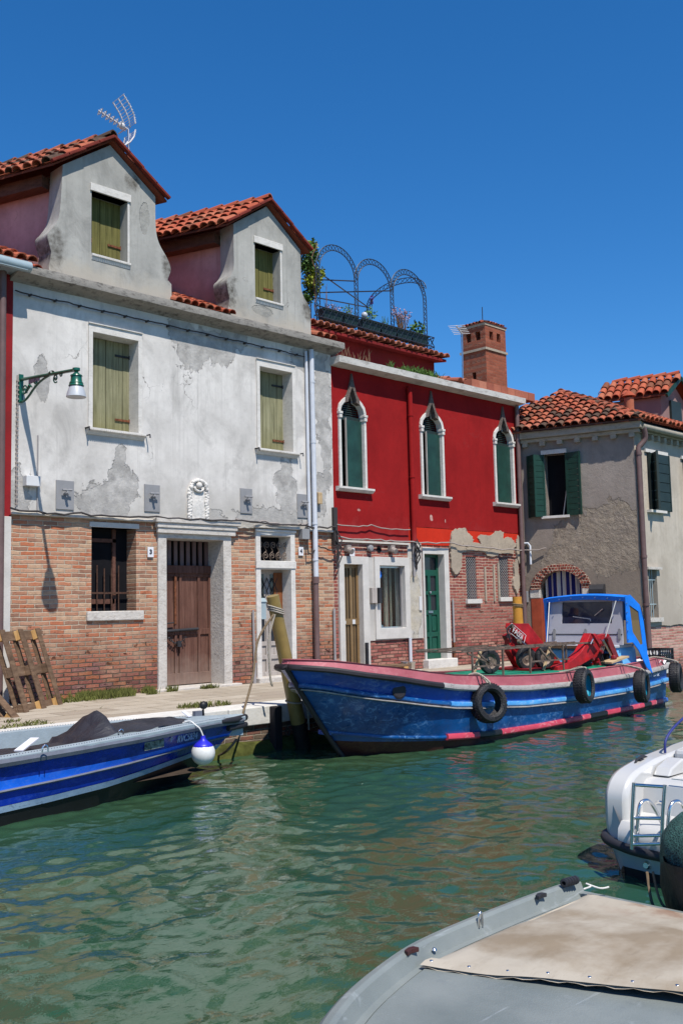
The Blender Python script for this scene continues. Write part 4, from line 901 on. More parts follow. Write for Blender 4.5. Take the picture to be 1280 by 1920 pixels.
# gothic windows
for k, cx in enumerate(GW):
    mb = MB(); outer = [(cx-.40,ZB)]+[(cx+x,ZS+z) for x, z in g_out]+[(cx+.40,ZB)]; inner = [(cx-.335,ZB)]+[(cx+x,ZS+z) for x, z in g_in]+[(cx+.335,ZB)]
    mb.plate(outer+list(reversed(inner)), [], -.06, .16)
    for s in (-1,1): mb.box(cx+s*.365-.042, cx+s*.365+.042, -.085, .05, ZS-.10, ZS-.02); mb.box(cx+s*.365-.05, cx+s*.365+.05, -.095, .05, ZS-.02, ZS+.03)
    fr = mb.build('gothic_window', M['trim'], RH, bev=.006)
    mb = MB()                                   # dark crown of the ogee: weathering plus cornice shade in its colour
    tip_o = [(x,z) for x, z in g_out if z > .30]; tip_i = [(x,z) for x, z in g_in if z > .20]
    mb.plate([(cx+x*1.01,ZS+z+.004) for x, z in tip_o]+[(cx+x*.94,ZS+z) for x, z in reversed(tip_i)], [], -.066, .12); mb.build('ogee_tip', M['gothic'], fr)
    mb = MB(); mb.loft([[(cx-.50,y,z) for y,z in [(.2,ZB),(-.14,ZB-.01),(-.14,ZB-.05),(-.08,ZB-.10),(.2,ZB-.10)]],[(cx+.53,y,z) for y,z in [(.2,ZB),(-.14,ZB-.01),(-.14,ZB-.05),(-.08,ZB-.10),(.2,ZB-.10)]]], close=True)
    for xx in (cx-.50, cx+.53): mb.poly([(xx,y,z) for y,z in [(.2,ZB),(-.14,ZB-.01),(-.14,ZB-.05),(-.08,ZB-.10),(.2,ZB-.10)]])
    mb.build('sill', M['trim'], fr)
    mb = MB(); mb.box(cx-.34, cx+.34, .34, .36, ZB, ZS+.8); mb.build('dark_room', M['black_hole'], fr)
    mb = MB(); mb.box(cx-.33, cx+.33, .06, .12, ZS-.10, ZS-.03); 
    for i in range(9): mb.box(cx-.30, cx+.30, .11, .125, ZS-.02+i*.045, ZS+.0+i*.045)
    mb.build('transom', M['green_black'], fr)
    xs = cx-.335; op = (.10, .10, .0)[k]
    mb = MB(); mb.box(xs, xs+.07, .0, .10, ZB, ZS-.04); mb.box(xs+.075, xs+.12, .06, .10, ZB, ZS-.04); mb.build('shutter', M['green_shutter'], fr, bev=.004)
    mb = MB(); mb.box(xs+.135+op, cx+.335, .02, .055, ZB+.01, ZS-.10); mb.build('shutter', M['green_shutter'], fr, bev=.004)
    if op: mb = MB(); mb.box(xs+.11+op, xs+.133+op, .025, .06, ZB+.01, ZS-.06); mb.build('shutter_edge', M['door_grey'], fr)
# red downpipe
px_ = fac(763,800).x; mb = MB(); mb.tube(curve([(px_+.02,.0,6.72),(px_,-.08,6.68),(px_,-.10,6.5)],4)+[(px_,-.10,5),(px_+.01,-.10,3.36)], .055, 10)
for z_ in (6.1,4.75): mb.lathe([(.066,-.02),(.066,.02)], (px_,-.10,z_), 10)
mb.build('downpipe', M['plaster_red'], RH, smooth=40)
mb = MB(); mb.tube([(px_+.02,-.07,3.4),(px_+.02,-.07,2.6)], .03, 8); mb.build('conduit', M['pipe_grey'], RH)
xb = fac(969,960).x; mb = MB(); mb.tube([(xb,-.10,6.82),(xb,-.10,ZQ)], .055, 10); mb.build('downpipe', M['pipe_brown'], RH, smooth=40)
a = fac(845,1120); mb = MB(); mb.tube([(a.x,-.05,2.1),(a.x,-.05,1.15)], .024, 8); mb.build('conduit', M['pipe_grey'], RH); mb = MB(); mb.tube([(a.x,-.05,1.15),(a.x,-.05,ZQ)], .03, 8); mb.build('conduit', M['downpipe_red'] if 'downpipe_red' in M else M['rust'], RH)
for x0_, z0_, z1_ in ((18.78,2.05,2.85),(19.12,2.05,2.9),(19.30,2.05,2.95)): mb = MB(); mb.box(x0_, x0_+.05, -.035, .0, z0_, z1_); mb.build('cable_trunking', M['render_old'], RH)
# shop: white frames, bronze door, display window, pale pier
mb = MB(); mb.plate([(13.99,ZQ-.05),(13.99,2.99),(14.84,2.99),(14.84,ZQ-.05),(14.66,ZQ-.05),(14.66,2.83),(14.13,2.83),(14.13,ZQ-.05)], [], -.05, .34)
fr = mb.build('shop_door_frame', M['trim_white'], RH, bev=.005)
mb = MB(); yd = .09
mb.box(14.13,14.66,yd,yd+.05,ZQ,ZQ+.12); mb.box(14.13,14.66,yd,yd+.05,2.76,2.83); mb.box(14.13,14.66,yd-.01,yd+.05,1.62,1.74)
for x0_, w_ in ((14.13,.05),(14.20,.03),(14.27,.03),(14.34,.03),(14.41,.05),(14.47,.03),(14.53,.03),(14.60,.06)): mb.box(x0_, x0_+w_, yd-.006 if w_ > .04 else yd+.01, yd+.05, ZQ+.12, 2.76)
mb.build('door_leaf', M['bronze'], fr); mb = MB(); mb.box(14.13,14.66,yd+.03,yd+.04,ZQ,2.79); mb.build('door_pane', M['glass'], fr)
mb = MB(); mb.box(14.15,14.27,yd-.016,yd-.008,1.64,1.70); mb.box(14.46,14.54,yd-.016,yd-.008,1.63,1.72); mb.build('letter_flap', M['box_white'], fr)
mb = MB(); mb.box(14.67,14.73,-.10,-.055,ZQ,1.25); mb.build('door_stop_post', M['iron'], fr)
mb = MB(); mb.plate([(14.845,1.28),(14.845,2.985),(16.54,2.985),(16.54,1.28)], [rect(win[0]+.02,win[1]-.02,1.31,2.97)], -.02, .03); mb.build('shop_wall', M['plaster_shop'], RH)
mb = MB(); mb.plate([(16.10,2.99),(16.10,3.32),(16.54,3.32),(16.54,2.99)], [], -.02, .03); mb.build('shop_wall', M['plaster_shop'], RH)
mb = MB(); mb.box(RX0+.1, 16.12, -.05, .0, 3.275, 3.315); mb.build('ledge', M['trim_white'], RH)
mb = MB(); mb.plate(rect(win[0],win[1],1.30,3.0), [rect(win[0]+.15,win[1]-.15,1.52,2.82)], -.055, .08, rev=.30); sf = mb.build('shop_window', M['trim_white'], RH, bev=.005)
mb = MB(); mb.plate(rect(win[0]+.15,win[1]-.15,1.52,2.82), [rect(win[0]+.17,win[1]-.19,1.55,2.78)], .06, .04, rev=.04); mb.build('frame', M['silver'], sf)
mb = MB(); mb.box(win[0]+.15,win[1]-.15,.075,.08,1.53,2.81); mb.build('glass', M['glass_clear'], sf)
mb = MB(); mb.box(win[0]-.1,win[1]+.3,1.2,1.22,1.0,3.0); mb.box(win[0]-.1,win[0]-.08,.3,1.2,1.0,3.0); mb.box(win[0]-.1,win[1]+.3,.3,1.2,1.48,1.5); mb.build('shop_interior', M['interior'], sf)
mb = MB(); mb.box(win[0]+.66,win[0]+.76,.30,.34,1.5,2.8); mb.box(win[0]+.80,win[0]+.83,.26,.30,1.5,2.85); mb.box(win[0]+.26,win[0]+.28,.45,.48,1.5,2.85); mb.box(win[0]+.2,win[1]-.2,.40,.42,2.68,2.70); mb.build('display_frame', M['render_old'], sf)
mb = MB(); mb.box(win[0]+.36,win[0]+.62,.42,.44,1.5,2.6); mb.build('display_panel', M['door_amber'], sf)
mb = MB(); mb.tube(curve([(win[0]+.22,.32,1.75),(win[0]+.3,.32,1.95),(win[0]+.5,.32,2.12)],5), [.02,.03,.04,.045,.05,.05,.05,.05,.045,.03,.01], 8)
for i in range(6): mb.sphere((win[0]+.25+i*.06,.30,1.54+.01*(i%3)), .03, 8)
mb.build('display_objects', M['gelcoat_grey'], sf)
mb = MB(); mb.lathe([(.0,0),(.09,0),(.09,.005),(0,.006)], (win[0]+.24,.070,2.64), 14, (0,-1,0)); mb.build('round_sticker', M['canvas_blue'], sf)
mb = MB(); a = fac(694,1104); b = fac(706,1131); mb.box(a.x+.12, b.x+.02, -.14, -.02, b.z, a.z+.02); o_ = mb.build('mailbox', M['iron'], None, loc=(a.x,-.06,b.z), bev=.006); tag(o_, 'black letterbox left of the shop display window', 'mailbox')
mb = MB(); mb.box(a.x-.05, a.x+.10, -.10, -.022, b.z, a.z+.02); o_ = mb.build('mailbox', M['door_grey'], None, loc=(a.x-.05,-.06,b.z), bev=.006); tag(o_, 'beige letterbox beside the black one left of the shop display window', 'mailbox')
mb = MB(); a = fac(784,1120); mb.box(a.x-.02,a.x+.06,-.05,-.02,a.z-.28,a.z+.02); mb.build('doorbell_panel', M['box_white'], RH, bev=.004)
for px0 in (648, 730): mb = MB(); a = fac(px0,1028); mb.box(a.x-.06,a.x+.06,-.10,.0,a.z-.06,a.z+.06); mb.tube([(a.x,-.05,a.z-.02),(a.x,-.18,a.z-.08)], .06, 10); mb.build('spotlight', M['cable_light'], RH)
a = fac(690,1028); mb = MB(); mb.lathe([(.0,.12),(.06,.10),(.075,.05),(.05,.0),(.0,0)], (a.x,0,a.z), 12, (0,-1,0)); mb.build('vent_cap', M['plate_grey'], RH, smooth=40)
mb = MB(); a = fac(710,1030); mb.lathe([(.0,.01),(.07,.01),(.07,0),(0,0)], (a.x,-.0,a.z), 12, (0,-1,0)); mb.build('vent_hole', M['black_hole'], RH)
a = fac(782,1200); mb = MB(); xx = fac(765,1215).x; mb.tube([(xx,-.06,1.3),(xx,-.06,ZQ+.02)], .035, 8); mb.build('conduit', M['zinc'], RH)
# green panelled door
mb = MB(); mb.plate([(gd[0],ZQ-.05),(gd[0],gd[2]),(gd[1],gd[2]),(gd[1],ZQ-.05),(17.30,ZQ-.05),(17.30,3.10),(16.62,3.10),(16.62,ZQ-.05)], [], -.04, .46)
fr = mb.build('door_frame', M['trim_white'], RH, bev=.005)
mb = MB(); mb.box(gd[0]-.05, gd[1]+.06, -.16, .138, ZQ-.05, ZQ+.20); mb.build('threshold', M['trim'], fr, bev=.012)
yd = .14; x0, x1, z0, z1 = 16.62, 17.30, ZQ+.2, 3.10; xm = (x0+x1)/2
zr = [(z0+.12,z0+.48),(z0+.58,z0+.96),(z0+1.06,z0+1.40),(z0+1.48,z0+1.82)]
hol = [rect(a,b,c,d) for c, d in zr for a, b in ((x0+.08,xm-.04),(xm+.05,x1-.09))]+[rect(x0+.06,x1-.07,z0+1.95,z1-.06)]
mb = MB(); mb.plate(rect(x0,x1,z0,z1), hol, yd, .05, rev=.03)
for k, h in enumerate(hol): 
    if k < 4: mb.box(h[0][0]+.03,h[1][0]-.03,yd+.012,yd+.04,h[0][1]+.03,h[2][1]-.03)
mb.box(x0,x1,yd+.03,yd+.05,z0,z0+1.02)
mb.build('door_leaf', M['green_door'], fr, bev=.004); mb = MB(); mb.box(x0,x1,yd+.032,yd+.04,z0+1.0,z1); mb.build('door_pane', M['glass'], fr)
mb = MB(); mb.box(xm-.06,xm+.09,yd-.02,yd,z0+1.0,z0+1.05); mb.sphere((xm,yd-.03,z0+1.45),.03,8); mb.build('door_knob', M['silver'], fr)
mb = MB(); mb.box(17.33,17.39,.0,.05,ZQ+.2,1.25); mb.build('door_stop_post', M['wood_dark'], fr)
# grilled small windows
for k, g in enumerate((gw1, gw2)):
    mb = MB(); mb.box(g[0]-.06,g[1]+.10,-.07,.2,g[2]-.10,g[2]); f = mb.build('grilled_window', M['trim_white'], RH, bev=.005)
    mb = MB(); mb.box(g[0],g[1],.22,.24,g[2],g[3]); mb.build('dark_room', M['black_hole'], f)
    mb = MB(); nx, nz = 5, 14; dx = (g[1]-g[0])/nx; dz = (g[3]-g[2])/nz
    for i in range(nx):
        for j in range(nz): cx, cz = g[0]+dx*(i+.5), g[2]+dz*(j+.5); mb.tube([(cx-dx/2,.02,cz),(cx,.02,cz+dz/2),(cx+dx/2,.02,cz),(cx,.02,cz-dz/2)], .0065, 4, closed=True)
    mb.build('lattice_grille', M['plate_grey'], f)
number('5', 653,1029,663,1043, 'white enamel number 5 plate above the bronze shop door')
number('6', 852,1056,859,1071, 'white enamel number 6 plate on red brick right of the green door')
# terrace: set back dark red storey with tiled edge
mb = MB(); mb.plate(rect(14.25,18.30,6.95,7.95), [], .90, 2.2); mb.build('setback_wall', M['plaster_darkred'], RH)
mb = MB(); mb.add([(13.9,.62,7.84),(18.42,.62,7.84),(18.42,3.4,8.22),(13.9,3.4,8.22),(13.9,.62,7.78),(18.42,.62,7.78),(18.42,3.4,8.16),(13.9,3.4,8.16)], [(0,1,2,3),(7,6,5,4),(0,4,5,1),(1,5,6,2)]); mb.build('terrace_bed', M['plaster_darkred'], RH)
mb = MB(); tiles(mb, (13.9,.56,7.86), (1,0,0), (0,1,.137), 4.5, 1.3, seed=51, pu=.19, r=.09); mb.build('terrace_tiles', M['tile_pink'], RH)

# railing with planters
RL = thing('terrace_railing', 'black lattice iron railing round the roof terrace of the red house', 'railing', (14.4,.95,8.1))
mb = MB(); xa, xb_ = 14.38, fac(815,640,.9).x; yr = .92
def lat(mb, a, b, zlo, zhi, n):
    a = Vector(a); b = Vector(b)
    for z_ in (zlo, zhi): mb.tube([a+Vector((0,0,z_)), b+Vector((0,0,z_))], .013, 5)
    for i in range(n):
        p = a.lerp(b,i/n); q = a.lerp(b,(i+1)/n); mb.tube([p+Vector((0,0,zlo)), q+Vector((0,0,zhi))], .007, 4); mb.tube([p+Vector((0,0,zhi)), q+Vector((0,0,zlo))], .007, 4)
lat(mb, (xa,yr,0), (xb_,yr,0), 8.20, 8.43, 22); lat(mb, (xb_,yr,0), (xb_+.10,yr+.5,0), 8.20, 8.43, 3)
for i in range(34): x = xa+(xb_-xa)*i/33; mb.tube([(x,yr+.02,7.98),(x,yr+.02,8.22)], .007, 4)
mb.build('rails', M['iron_black'], RL)
PG = thing('iron_pergola', 'black lattice iron pergola of linked arches on the roof terrace', 'pergola', (14.7,1.25,8.0))
yp = 1.25; pxs = [fac(596,540,yp).x, fac(668,560,yp).x, fac(735,580,yp).x, fac(797,600,yp).x]; W = .055
def ladder(pts_a, pts_b, mb, r=.011):
    mb.tube(pts_a, r, 5); mb.tube(pts_b, r, 5)
    for i in range(len(pts_a)-1): mb.tube([pts_a[i], pts_b[i+1]], .007, 4); mb.tube([pts_b[i], pts_a[i+1]], .007, 4)
zsp = []
for i in range(3): zsp.append(fac(((620,457),(697,486),(766,507))[i][0], ((620,457),(697,486),(766,507))[i][1], yp).z)
def pier(x, y, ztop, dx=1, dy=0):
    mb = MB(); n = int((ztop-8.0)/.13); A = [(x-W*dx,y-W*dy,8.0+(ztop-8.0)*i/n) for i in range(n+1)]; B = [(x+W*dx,y+W*dy,8.0+(ztop-8.0)*i/n) for i in range(n+1)]
    ladder(A, B, mb); return mb.build('pier', M['iron_black'], PG)
def arch(p, q, apex, zspring):
    mb = MB(); p = Vector(p); q = Vector(q); c = (p+q)/2; d = (q-p)/2; L = d.length; dn = d.normalized(); A = []; B = []
    for i in range(19):
        t = math.pi*i/18; A.append(c-dn*(L+W)*math.cos(t)+Vector((0,0,zspring+(apex-zspring)*math.sin(t)))); B.append(c-dn*(L-W)*math.cos(t)+Vector((0,0,zspring+(apex-.13-zspring)*math.sin(t))))
    ladder(A, B, mb); return mb.build('arch', M['iron_black'], PG)
spr = []
for i in range(3):
    R_ = (pxs[i+1]-pxs[i])/2+W; s_ = zsp[i]-R_*.98; spr.append(s_); arch((pxs[i],yp,0),(pxs[i+1],yp,0), zsp[i], s_)
for i, x in enumerate(pxs): pier(x, yp, spr[min(i,2)] if i < 3 else spr[2])
yb_ = atx(690,575,pxs[3]).y; zb_ = atx(690,575,pxs[3]).z
pier(pxs[3], yb_, zb_, 0, 1); arch((pxs[3],yp,0),(pxs[3],yb_,0), atx(745,524,pxs[3]).z, zb_)
ybl = atx(578,480,pxs[0]).y; pier(pxs[0], min(ybl,2.2), spr[0]+.3, 0, 1)
r_ = .016
for (p, q) in (((pxs[0],yp,9.35),(pxs[3],yb_,zb_-.02)),((pxs[0],yp,8.75),(pxs[3],yb_,zb_-.02)),((pxs[1],yp,spr[1]),(pxs[0],2.2,spr[0])),((pxs[2],yp,spr[2]),(pxs[0],2.2,spr[0]-.35))): mb = MB(); mb.tube([p,q], r_, 5); mb.build('tie_rod', M['iron_black'], PG)
# planters and plants
def leaves(mb, c, rad, n, size, seed=1, droop=0.0):
    rn = random.Random(seed); c = Vector(c)
    for i in range(n):
        while True:
            p = Vector((rn.uniform(-1,1), rn.uniform(-1,1), rn.uniform(-1,1)))
            if p.length < 1 and mnoise.noise(p*2.2+Vector((seed,0,0))) > -.25: break
        p = c+Vector((p.x*rad[0], p.y*rad[1], p.z*rad[2])); d = Vector((rn.uniform(-1,1), rn.uniform(-1,1), rn.uniform(-.6,1)-droop)).normalized(); s = d.orthogonal().normalized()*size*.3; l = size*rn.uniform(.7,1.3)
        s = Matrix.Rotation(rn.uniform(0,6.28),3,d)@s
        mb.add([p, p+d*l*.5+s, p+d*l, p+d*l*.5-s], [(0,1,2,3)])
def stems(mb, c, n, h, spread, seed=1, r=.006):
    rn = random.Random(seed); tips = []
    for i in range(n):
        b = Vector(c)+Vector((rn.uniform(-spread,spread)*.5, rn.uniform(-.04,.04), 0)); t = b+Vector((rn.uniform(-spread,spread), rn.uniform(-spread,spread)*.5, h*rn.uniform(.6,1.1))); mb.tube([b, b.lerp(t,.5)+Vector((rn.uniform(-.02,.02),0,0)), t], [r,r,r*.5], 4); tips.append(t)
    return tips
pq = [(186,290,(415,480)),(294,368,(440,502)),(390,488,(474,538)),(490,570,(500,560)),(572,650,(525,590)),(652,735,(545,612))]
pl_desc = ['trailing pink flowers and a tall dry stalk','small mixed green shoots','a tall purple flower spike','sparse grey green stems','a dry rounded lavender bush','a fresh green leafy tuft']
for k, (a, b, (t0, t1)) in enumerate(pq):
    xa_ = fac(540+a/2.783, 430+(t0+t1)/2/2.783, .95).x; xc_ = fac(540+b/2.783, 430+(t0+t1)/2/2.783, .95).x; xc_ = min(xc_, xa_+.62)
    mb = MB(); zt, zb = 8.44, 8.20; y0 = .96
    mb.loft([[(xa_+.03,y0+.02,zb),(xc_-.03,y0+.02,zb),(xc_-.03,y0+.17,zb),(xa_+.03,y0+.17,zb)],[(xa_,y0,zt),(xc_,y0,zt),(xc_,y0+.2,zt),(xa_,y0+.2,zt)]], close=True); mb.box(xa_-.01,xc_+.01,y0-.012,y0+.212,zt-.03,zt)
    mb.poly([(xa_+.03,y0+.02,zb),(xc_-.03,y0+.02,zb),(xc_-.03,y0+.17,zb),(xa_+.03,y0+.17,zb)])
    o_ = mb.build('planter_box', M['planter'], None, loc=((xa_+xc_)/2,y0+.1,zb)); tag(o_, 'dark green planter box holding '+pl_desc[k], 'planter', 'planter boxes along the terrace railing')
    c = ((xa_+xc_)/2, y0+.1, zt+.02); PT = thing('terrace_plant', pl_desc[k][0].upper()*0+pl_desc[k]+' growing in a planter on the terrace railing', 'plant', c, 'plants on the roof terrace')
    mb = MB()
    if k == 0:
        tp = stems(mb, c, 8, .16, .22, 3); tp2 = stems(mb, (c[0]-.1,c[1],c[2]), 2, .55, .03, 5); mb.build('stems', M['leaf_dry'], PT); mb = MB(); leaves(mb, (c[0]+.1,c[1],c[2]+.06), (.25,.08,.09), 60, .05, 2); mb.build('flowers', M['flower_pink'], PT)
    elif k == 1: stems(mb, c, 7, .22, .15, 6); mb.build('stems', M['leaf_dry'], PT); mb = MB(); leaves(mb, (c[0],c[1],c[2]+.09), (.2,.07,.12), 50, .06, 8); mb.build('foliage', M['leaf'], PT)
    elif k == 2:
        mb.tube([(c[0]+.1,c[1],c[2]-.02),(c[0]+.12,c[1],c[2]+.55)], .009, 4); mb.build('stems', M['leaf'], PT); mb = MB(); leaves(mb, (c[0]+.12,c[1],c[2]+.50), (.035,.035,.13), 60, .05, 4); mb.build('flowers', M['flower'], PT); mb = MB(); leaves(mb, (c[0]+.08,c[1],c[2]+.15), (.2,.08,.17), 80, .07, 9); mb.build('foliage', M['leaf'], PT)
    elif k == 3: stems(mb, c, 10, .2, .16, 12); mb.build('stems', M['leaf'], PT)
    elif k == 4:
        tp = stems(mb, c, 46, .42, .26, 14, .005); mb.build('stems', M['leaf_dry'], PT); mb = MB()
        for t in tp: leaves(mb, t, (.03,.03,.05), 5, .05, int(t.x*100))
        mb.build('flowers', M['flower_pink'], PT)
    else: leaves(mb, (c[0],c[1],c[2]+.12), (.26,.10,.17), 150, .09, 16); mb.build('foliage', M['leaf'], PT)
a = fac(683,591,1.0); mb = MB(); mb.sphere(tuple(a), .075, 12); tag(mb.build('globe_light', M['frosted'], None, smooth=60, loc=tuple(a)), 'small white globe on the terrace railing between two planters', 'lamp')
mb = MB(); c = a+Vector((.02,.0,.10)); mb.lathe([(.06,0),(.05,.1),(.015,.2)], c, 8); 
VN = thing('climbing_vine', 'green and yellow climbing vine on the left pier of the terrace pergola', 'vine', (pxs[0],yp,8.2))
mb = MB(); stv = [(pxs[0]+.05*math.sin(i*1.3),yp+.1+.04*math.cos(i),8.1+i*.12) for i in range(17)]; mb.tube(stv, .014, 5); mb.build('stem', M['leaf_dry'], VN)
mb = MB()
for k, (px0, py0, r0) in enumerate(((578,470,.22),(572,488,.20),(586,482,.14),(577,500,.16),(574,560,.10),(583,548,.14))): leaves(mb, tuple(fac(px0,py0,yp+.3)), (r0,r0,r0*1.15), int(1100*r0), .085, 20+k, .4)
mb.build('foliage', M['leaf'], VN); mb = MB()
for k, (px0, py0, r0) in enumerate(((586,520,.20),(595,512,.16),(590,538,.17),(582,528,.14),(583,460,.12))): leaves(mb, tuple(fac(px0,py0,yp+.25)), (r0,r0,r0*1.1), int(1100*r0), .085, 40+k, .4)
mb.build('yellow_foliage', M['leaf_yellow'], VN)
# weeds on the cornice
for k, (px0, px1, py0, n, h, mt, lb) in enumerate(((752,822,692,150,.20,'leaf','green weed tufts growing on the stone cornice of the red house'),(640,692,668,22,.30,'leaf_dry','dry brown weed stalks growing at the left end of the red house cornice'),(728,738,680,14,.22,'leaf','small green weed standing alone on the cornice of the red house'))):
    a = fac(px0,py0-3,-.14); b = fac(px1,py0+10 if k == 0 else py0,-.14); mb = MB(); rn = random.Random(k+2)
    for i in range(n):
        x = rn.uniform(a.x,b.x); hh = h*rn.uniform(.4,1.1); p = Vector((x,-.14+rn.uniform(-.1,.1),6.995)); q = p+Vector((rn.uniform(-.15,.15),rn.uniform(-.1,.1),hh)); s = Vector((.012,.004,0)); mb.add([p-s,p+s,p.lerp(q,.6)+s+Vector((0,0,.04)),q,p.lerp(q,.6)-s+Vector((0,0,.04))], [(0,1,2,3,4)])
    if k == 0: leaves(mb, ((a.x+b.x)/2,-.14,7.08), ((b.x-a.x)/2,.1,.09), 200, .07, 3)
    tag(mb.build('weed', M[mt], None, loc=((a.x+b.x)/2,-.14,7.0), clean=False), lb, 'plant', 'weeds on the red house cornice')
# cables on the red house
cable('power_cable', [(13.9,-.10,3.62),(14.9,-.09,3.64),(16.1,-.10,3.60)], .012, M['cable_light'], 'thin grey cable crossing the red wall just above the shopfront', .03, .012, seed=7)
cable('power_cable', [(13.9,-.12,3.36),(15,-.12,3.35),(16.15,-.13,3.34),(17.4,-.12,3.36),(18.6,-.1,3.30),(20.3,-.12,3.28),(20.5,-.6,3.3)], .016, M['cable_light'], 'pale cable strung with clips along the bottom edge of the red paint', .02, .015, seed=8)
mb = MB()
for i in range(5): mb.tube([(13.86+.03*math.sin(i*2),-.12,3.5-.1*i),(13.92+.05*math.cos(i*3),-.16,3.3-.08*i),(13.85,-.12,3.0-.07*i)], .014, 5)
mb.box(13.82,13.92,-.10,-.03,3.2,3.95); tag(mb.build('cable_junction', M['cable'], None, loc=(13.87,-.1,3)), 'tangle of black cables on a post where the white and red houses meet', 'cable')
mb = MB(); a = fac(772,1030)
for i in range(6): mb.tube([(a.x+.05*math.sin(i*2),-.10,3.45-.05*i),(a.x+.08*math.cos(i*3),-.17,3.25-.06*i),(a.x,-.10,3.05-.06*i)], .016, 5)
mb.box(a.x-.03,a.x+.06,-.09,-.03,2.75,3.5); tag(mb.build('cable_junction', M['cable'], None, loc=(a.x,-.1,3)), 'tangle of black cables under the red downpipe beside the green door', 'cable')

# ------------------------------------------------------------------ brick tower far behind
TW = thing('brick_tower', 'square red brick tower with small openings rising behind the red house roof', 'tower', (38.2,14,0))
xt = fac(908,600,14).x; xr = fac(946.5,620,14).x; yt = atx(863,620,xt).y; ZT = fac(908,604,14).z
mb = MB()
w_ = xr-xt; dpt = yt-14
b1, b2 = [(.20,.40),(.58,.78)], [(.20,.38),(.56,.74)]
zo = (fac(918,637,14).z, fac(918,621,14).z)
mb.plate(rect(xt,xr,-1,ZT), [rect(xt+w_*a,xt+w_*b,*zo) for a, b in b2], 14.0, .35, rev=.3, edge=False)
m2 = MB(); m2.plate(rect(0,dpt,-1,ZT), [rect(dpt*a,dpt*b,zo[0],zo[1]) for a, b in b1]+[rect(dpt*.42,dpt*.58,fac(908,705,14).z,fac(908,692,14).z)], 0, .35, rev=.3, edge=False)
mb.add([(xt+y,14+x,z) for x,y,z in m2.v], m2.f)
m3 = MB(); m3.plate(rect(xt,xr,-1,ZT), [rect(xt+w_*a,xt+w_*b,*zo) for a, b in b2], 14+dpt, .35, rev=-.3, edge=False); mb.add(m3.v, m3.f)
m3 = MB(); m3.plate(rect(0,dpt,-1,ZT), [rect(dpt*a,dpt*b,zo[0],zo[1]) for a, b in b1], 0, .35, rev=.3, edge=False); mb.add([(xr-y,14+x,z) for x,y,z in m3.v], m3.f)
mb.build('shaft', M['brick_tower'], TW)
mb = MB(); zc = fac(908,652,14).z; e = .06; mb.box(xt-e,xr+e,14-e,14+dpt+e,zc-.06,zc+.05); mb.build('string_course', M['render_old'], TW); mb = MB(); mb.box(xt-.03,xr+.03,13.97,14+dpt+.03,ZT-.12,ZT); mb.build('string_course', M['render_old'], TW)
mb = MB(); e = .07; ap = (xt+w_/2, 14+dpt/2, ZT+.34); q = [(xt-e,14-e,ZT),(xr+e,14-e,ZT),(xr+e,14+dpt+e,ZT),(xt-e,14+dpt+e,ZT)]; q2 = [(a,b,c+.03) for a,b,c in q]
mb.loft([q,q2,[ap]*4], close=True); mb.poly(q)
mb.build('roof', M['verge'], TW)
mb = MB()
for i in range(4):
    a = Vector(q2[i]); b = Vector(q2[(i+1)%4]); u = (b-a).normalized(); v = (Vector(ap)-(a+b)/2); tiles(mb, a, u, v, (b-a).length, v.length, keep=lambda s,t,L=(b-a).length,H=v.length: abs(s-L/2) < L/2*(1-t/H), pu=.20, pv=.3, r=.07, lift=.015, seed=60+i)
mb.build('roof_tiles', M['tile'], TW); mb = MB(); mb.tube([ap,(ap[0],ap[1],ap[2]+.75)], .02, 4); mb.build('lightning_rod', M['iron'], TW)
AN2 = thing('tv_antenna', 'thin television aerial on a pole left of the brick tower', 'antenna', tuple(fac(867,700,6)))
b0 = fac(867,735,6); t0 = fac(865.5,626,6); mb = MB(); mb.tube([b0,t0], .03, 6); mb.build('mast', M['silver'], AN2); mb = MB(); c = fac(859,628,6); e = fac(853,624,6)
mb.tube([t0, t0+Vector((-.45,-.12,.17))], .025, 5); 
for i in range(6): c = t0+Vector((-.45,-.12,.17))*(i/5); mb.tube([c+Vector((.15,-.22,0)), c-Vector((.15,-.22,0))], .01, 4)
mb.build('elements', M['antenna'], AN2)

# ------------------------------------------------------------------ grey corner house
GC = Vector((20.40,0,0)); GD = Vector((.28,-.96,0)).normalized(); GN = Vector((.96,.28,0)).normalized()   # GN points into the house
KX, KY = 21.18, -2.67; SL = 2.785
GH = thing('grey_house', 'grey stuccoed house on the canal corner with hipped tile roof and green shutters', 'house', (21.2,-2.6,0))
def gp(px, py):
    p = pln(px, py, GC, GN); return ((p-GC).dot(GD), p.z)
class GB(MB):                     # local frame of the side wall: x = distance along, y = depth into the house
    def build(s, *a, **k):
        s.v = [tuple(GC+GD*x+GN*y+Vector((0,0,z))) for x, y, z in s.v]; return MB.build(s, *a, **k)
wl = gp(1021,905)[0]; wr = gp(1061,905)[0]; wz0 = gp(1040,967)[1]; wz1 = gp(1040,851)[1]
al = gp(1012,1100)[0]; ar = gp(1090,1100)[0]; az = gp(1055,1070)[1]; asp = az-(ar-al)*.42
ain = [(al,asp)]+[((al+ar)/2-(ar-al)/2*math.cos(math.pi*i/14), asp+(az-asp)*math.sin(math.pi*i/14)) for i in range(1,14)]+[(ar,asp)]
mb = GB(); mb.plate([(-.2,-.5),(al,-.5)]+ain+[(ar,-.5),(SL,-.5),(SL,6.0),(-.2,6.0)], [rect(wl,wr,wz0,wz1)], 0, .3, rev=.28); mb.build('side_wall', M['plaster_grey_side'], GH)
mb = GB(); ob = .23
aout = [(al-ob,asp-.02)]+[((al+ar)/2-((ar-al)/2+ob)*math.cos(math.pi*i/14), asp+(az-asp+ob*.75)*math.sin(math.pi*i/14)) for i in range(1,14)]+[(ar+ob,asp-.02)]
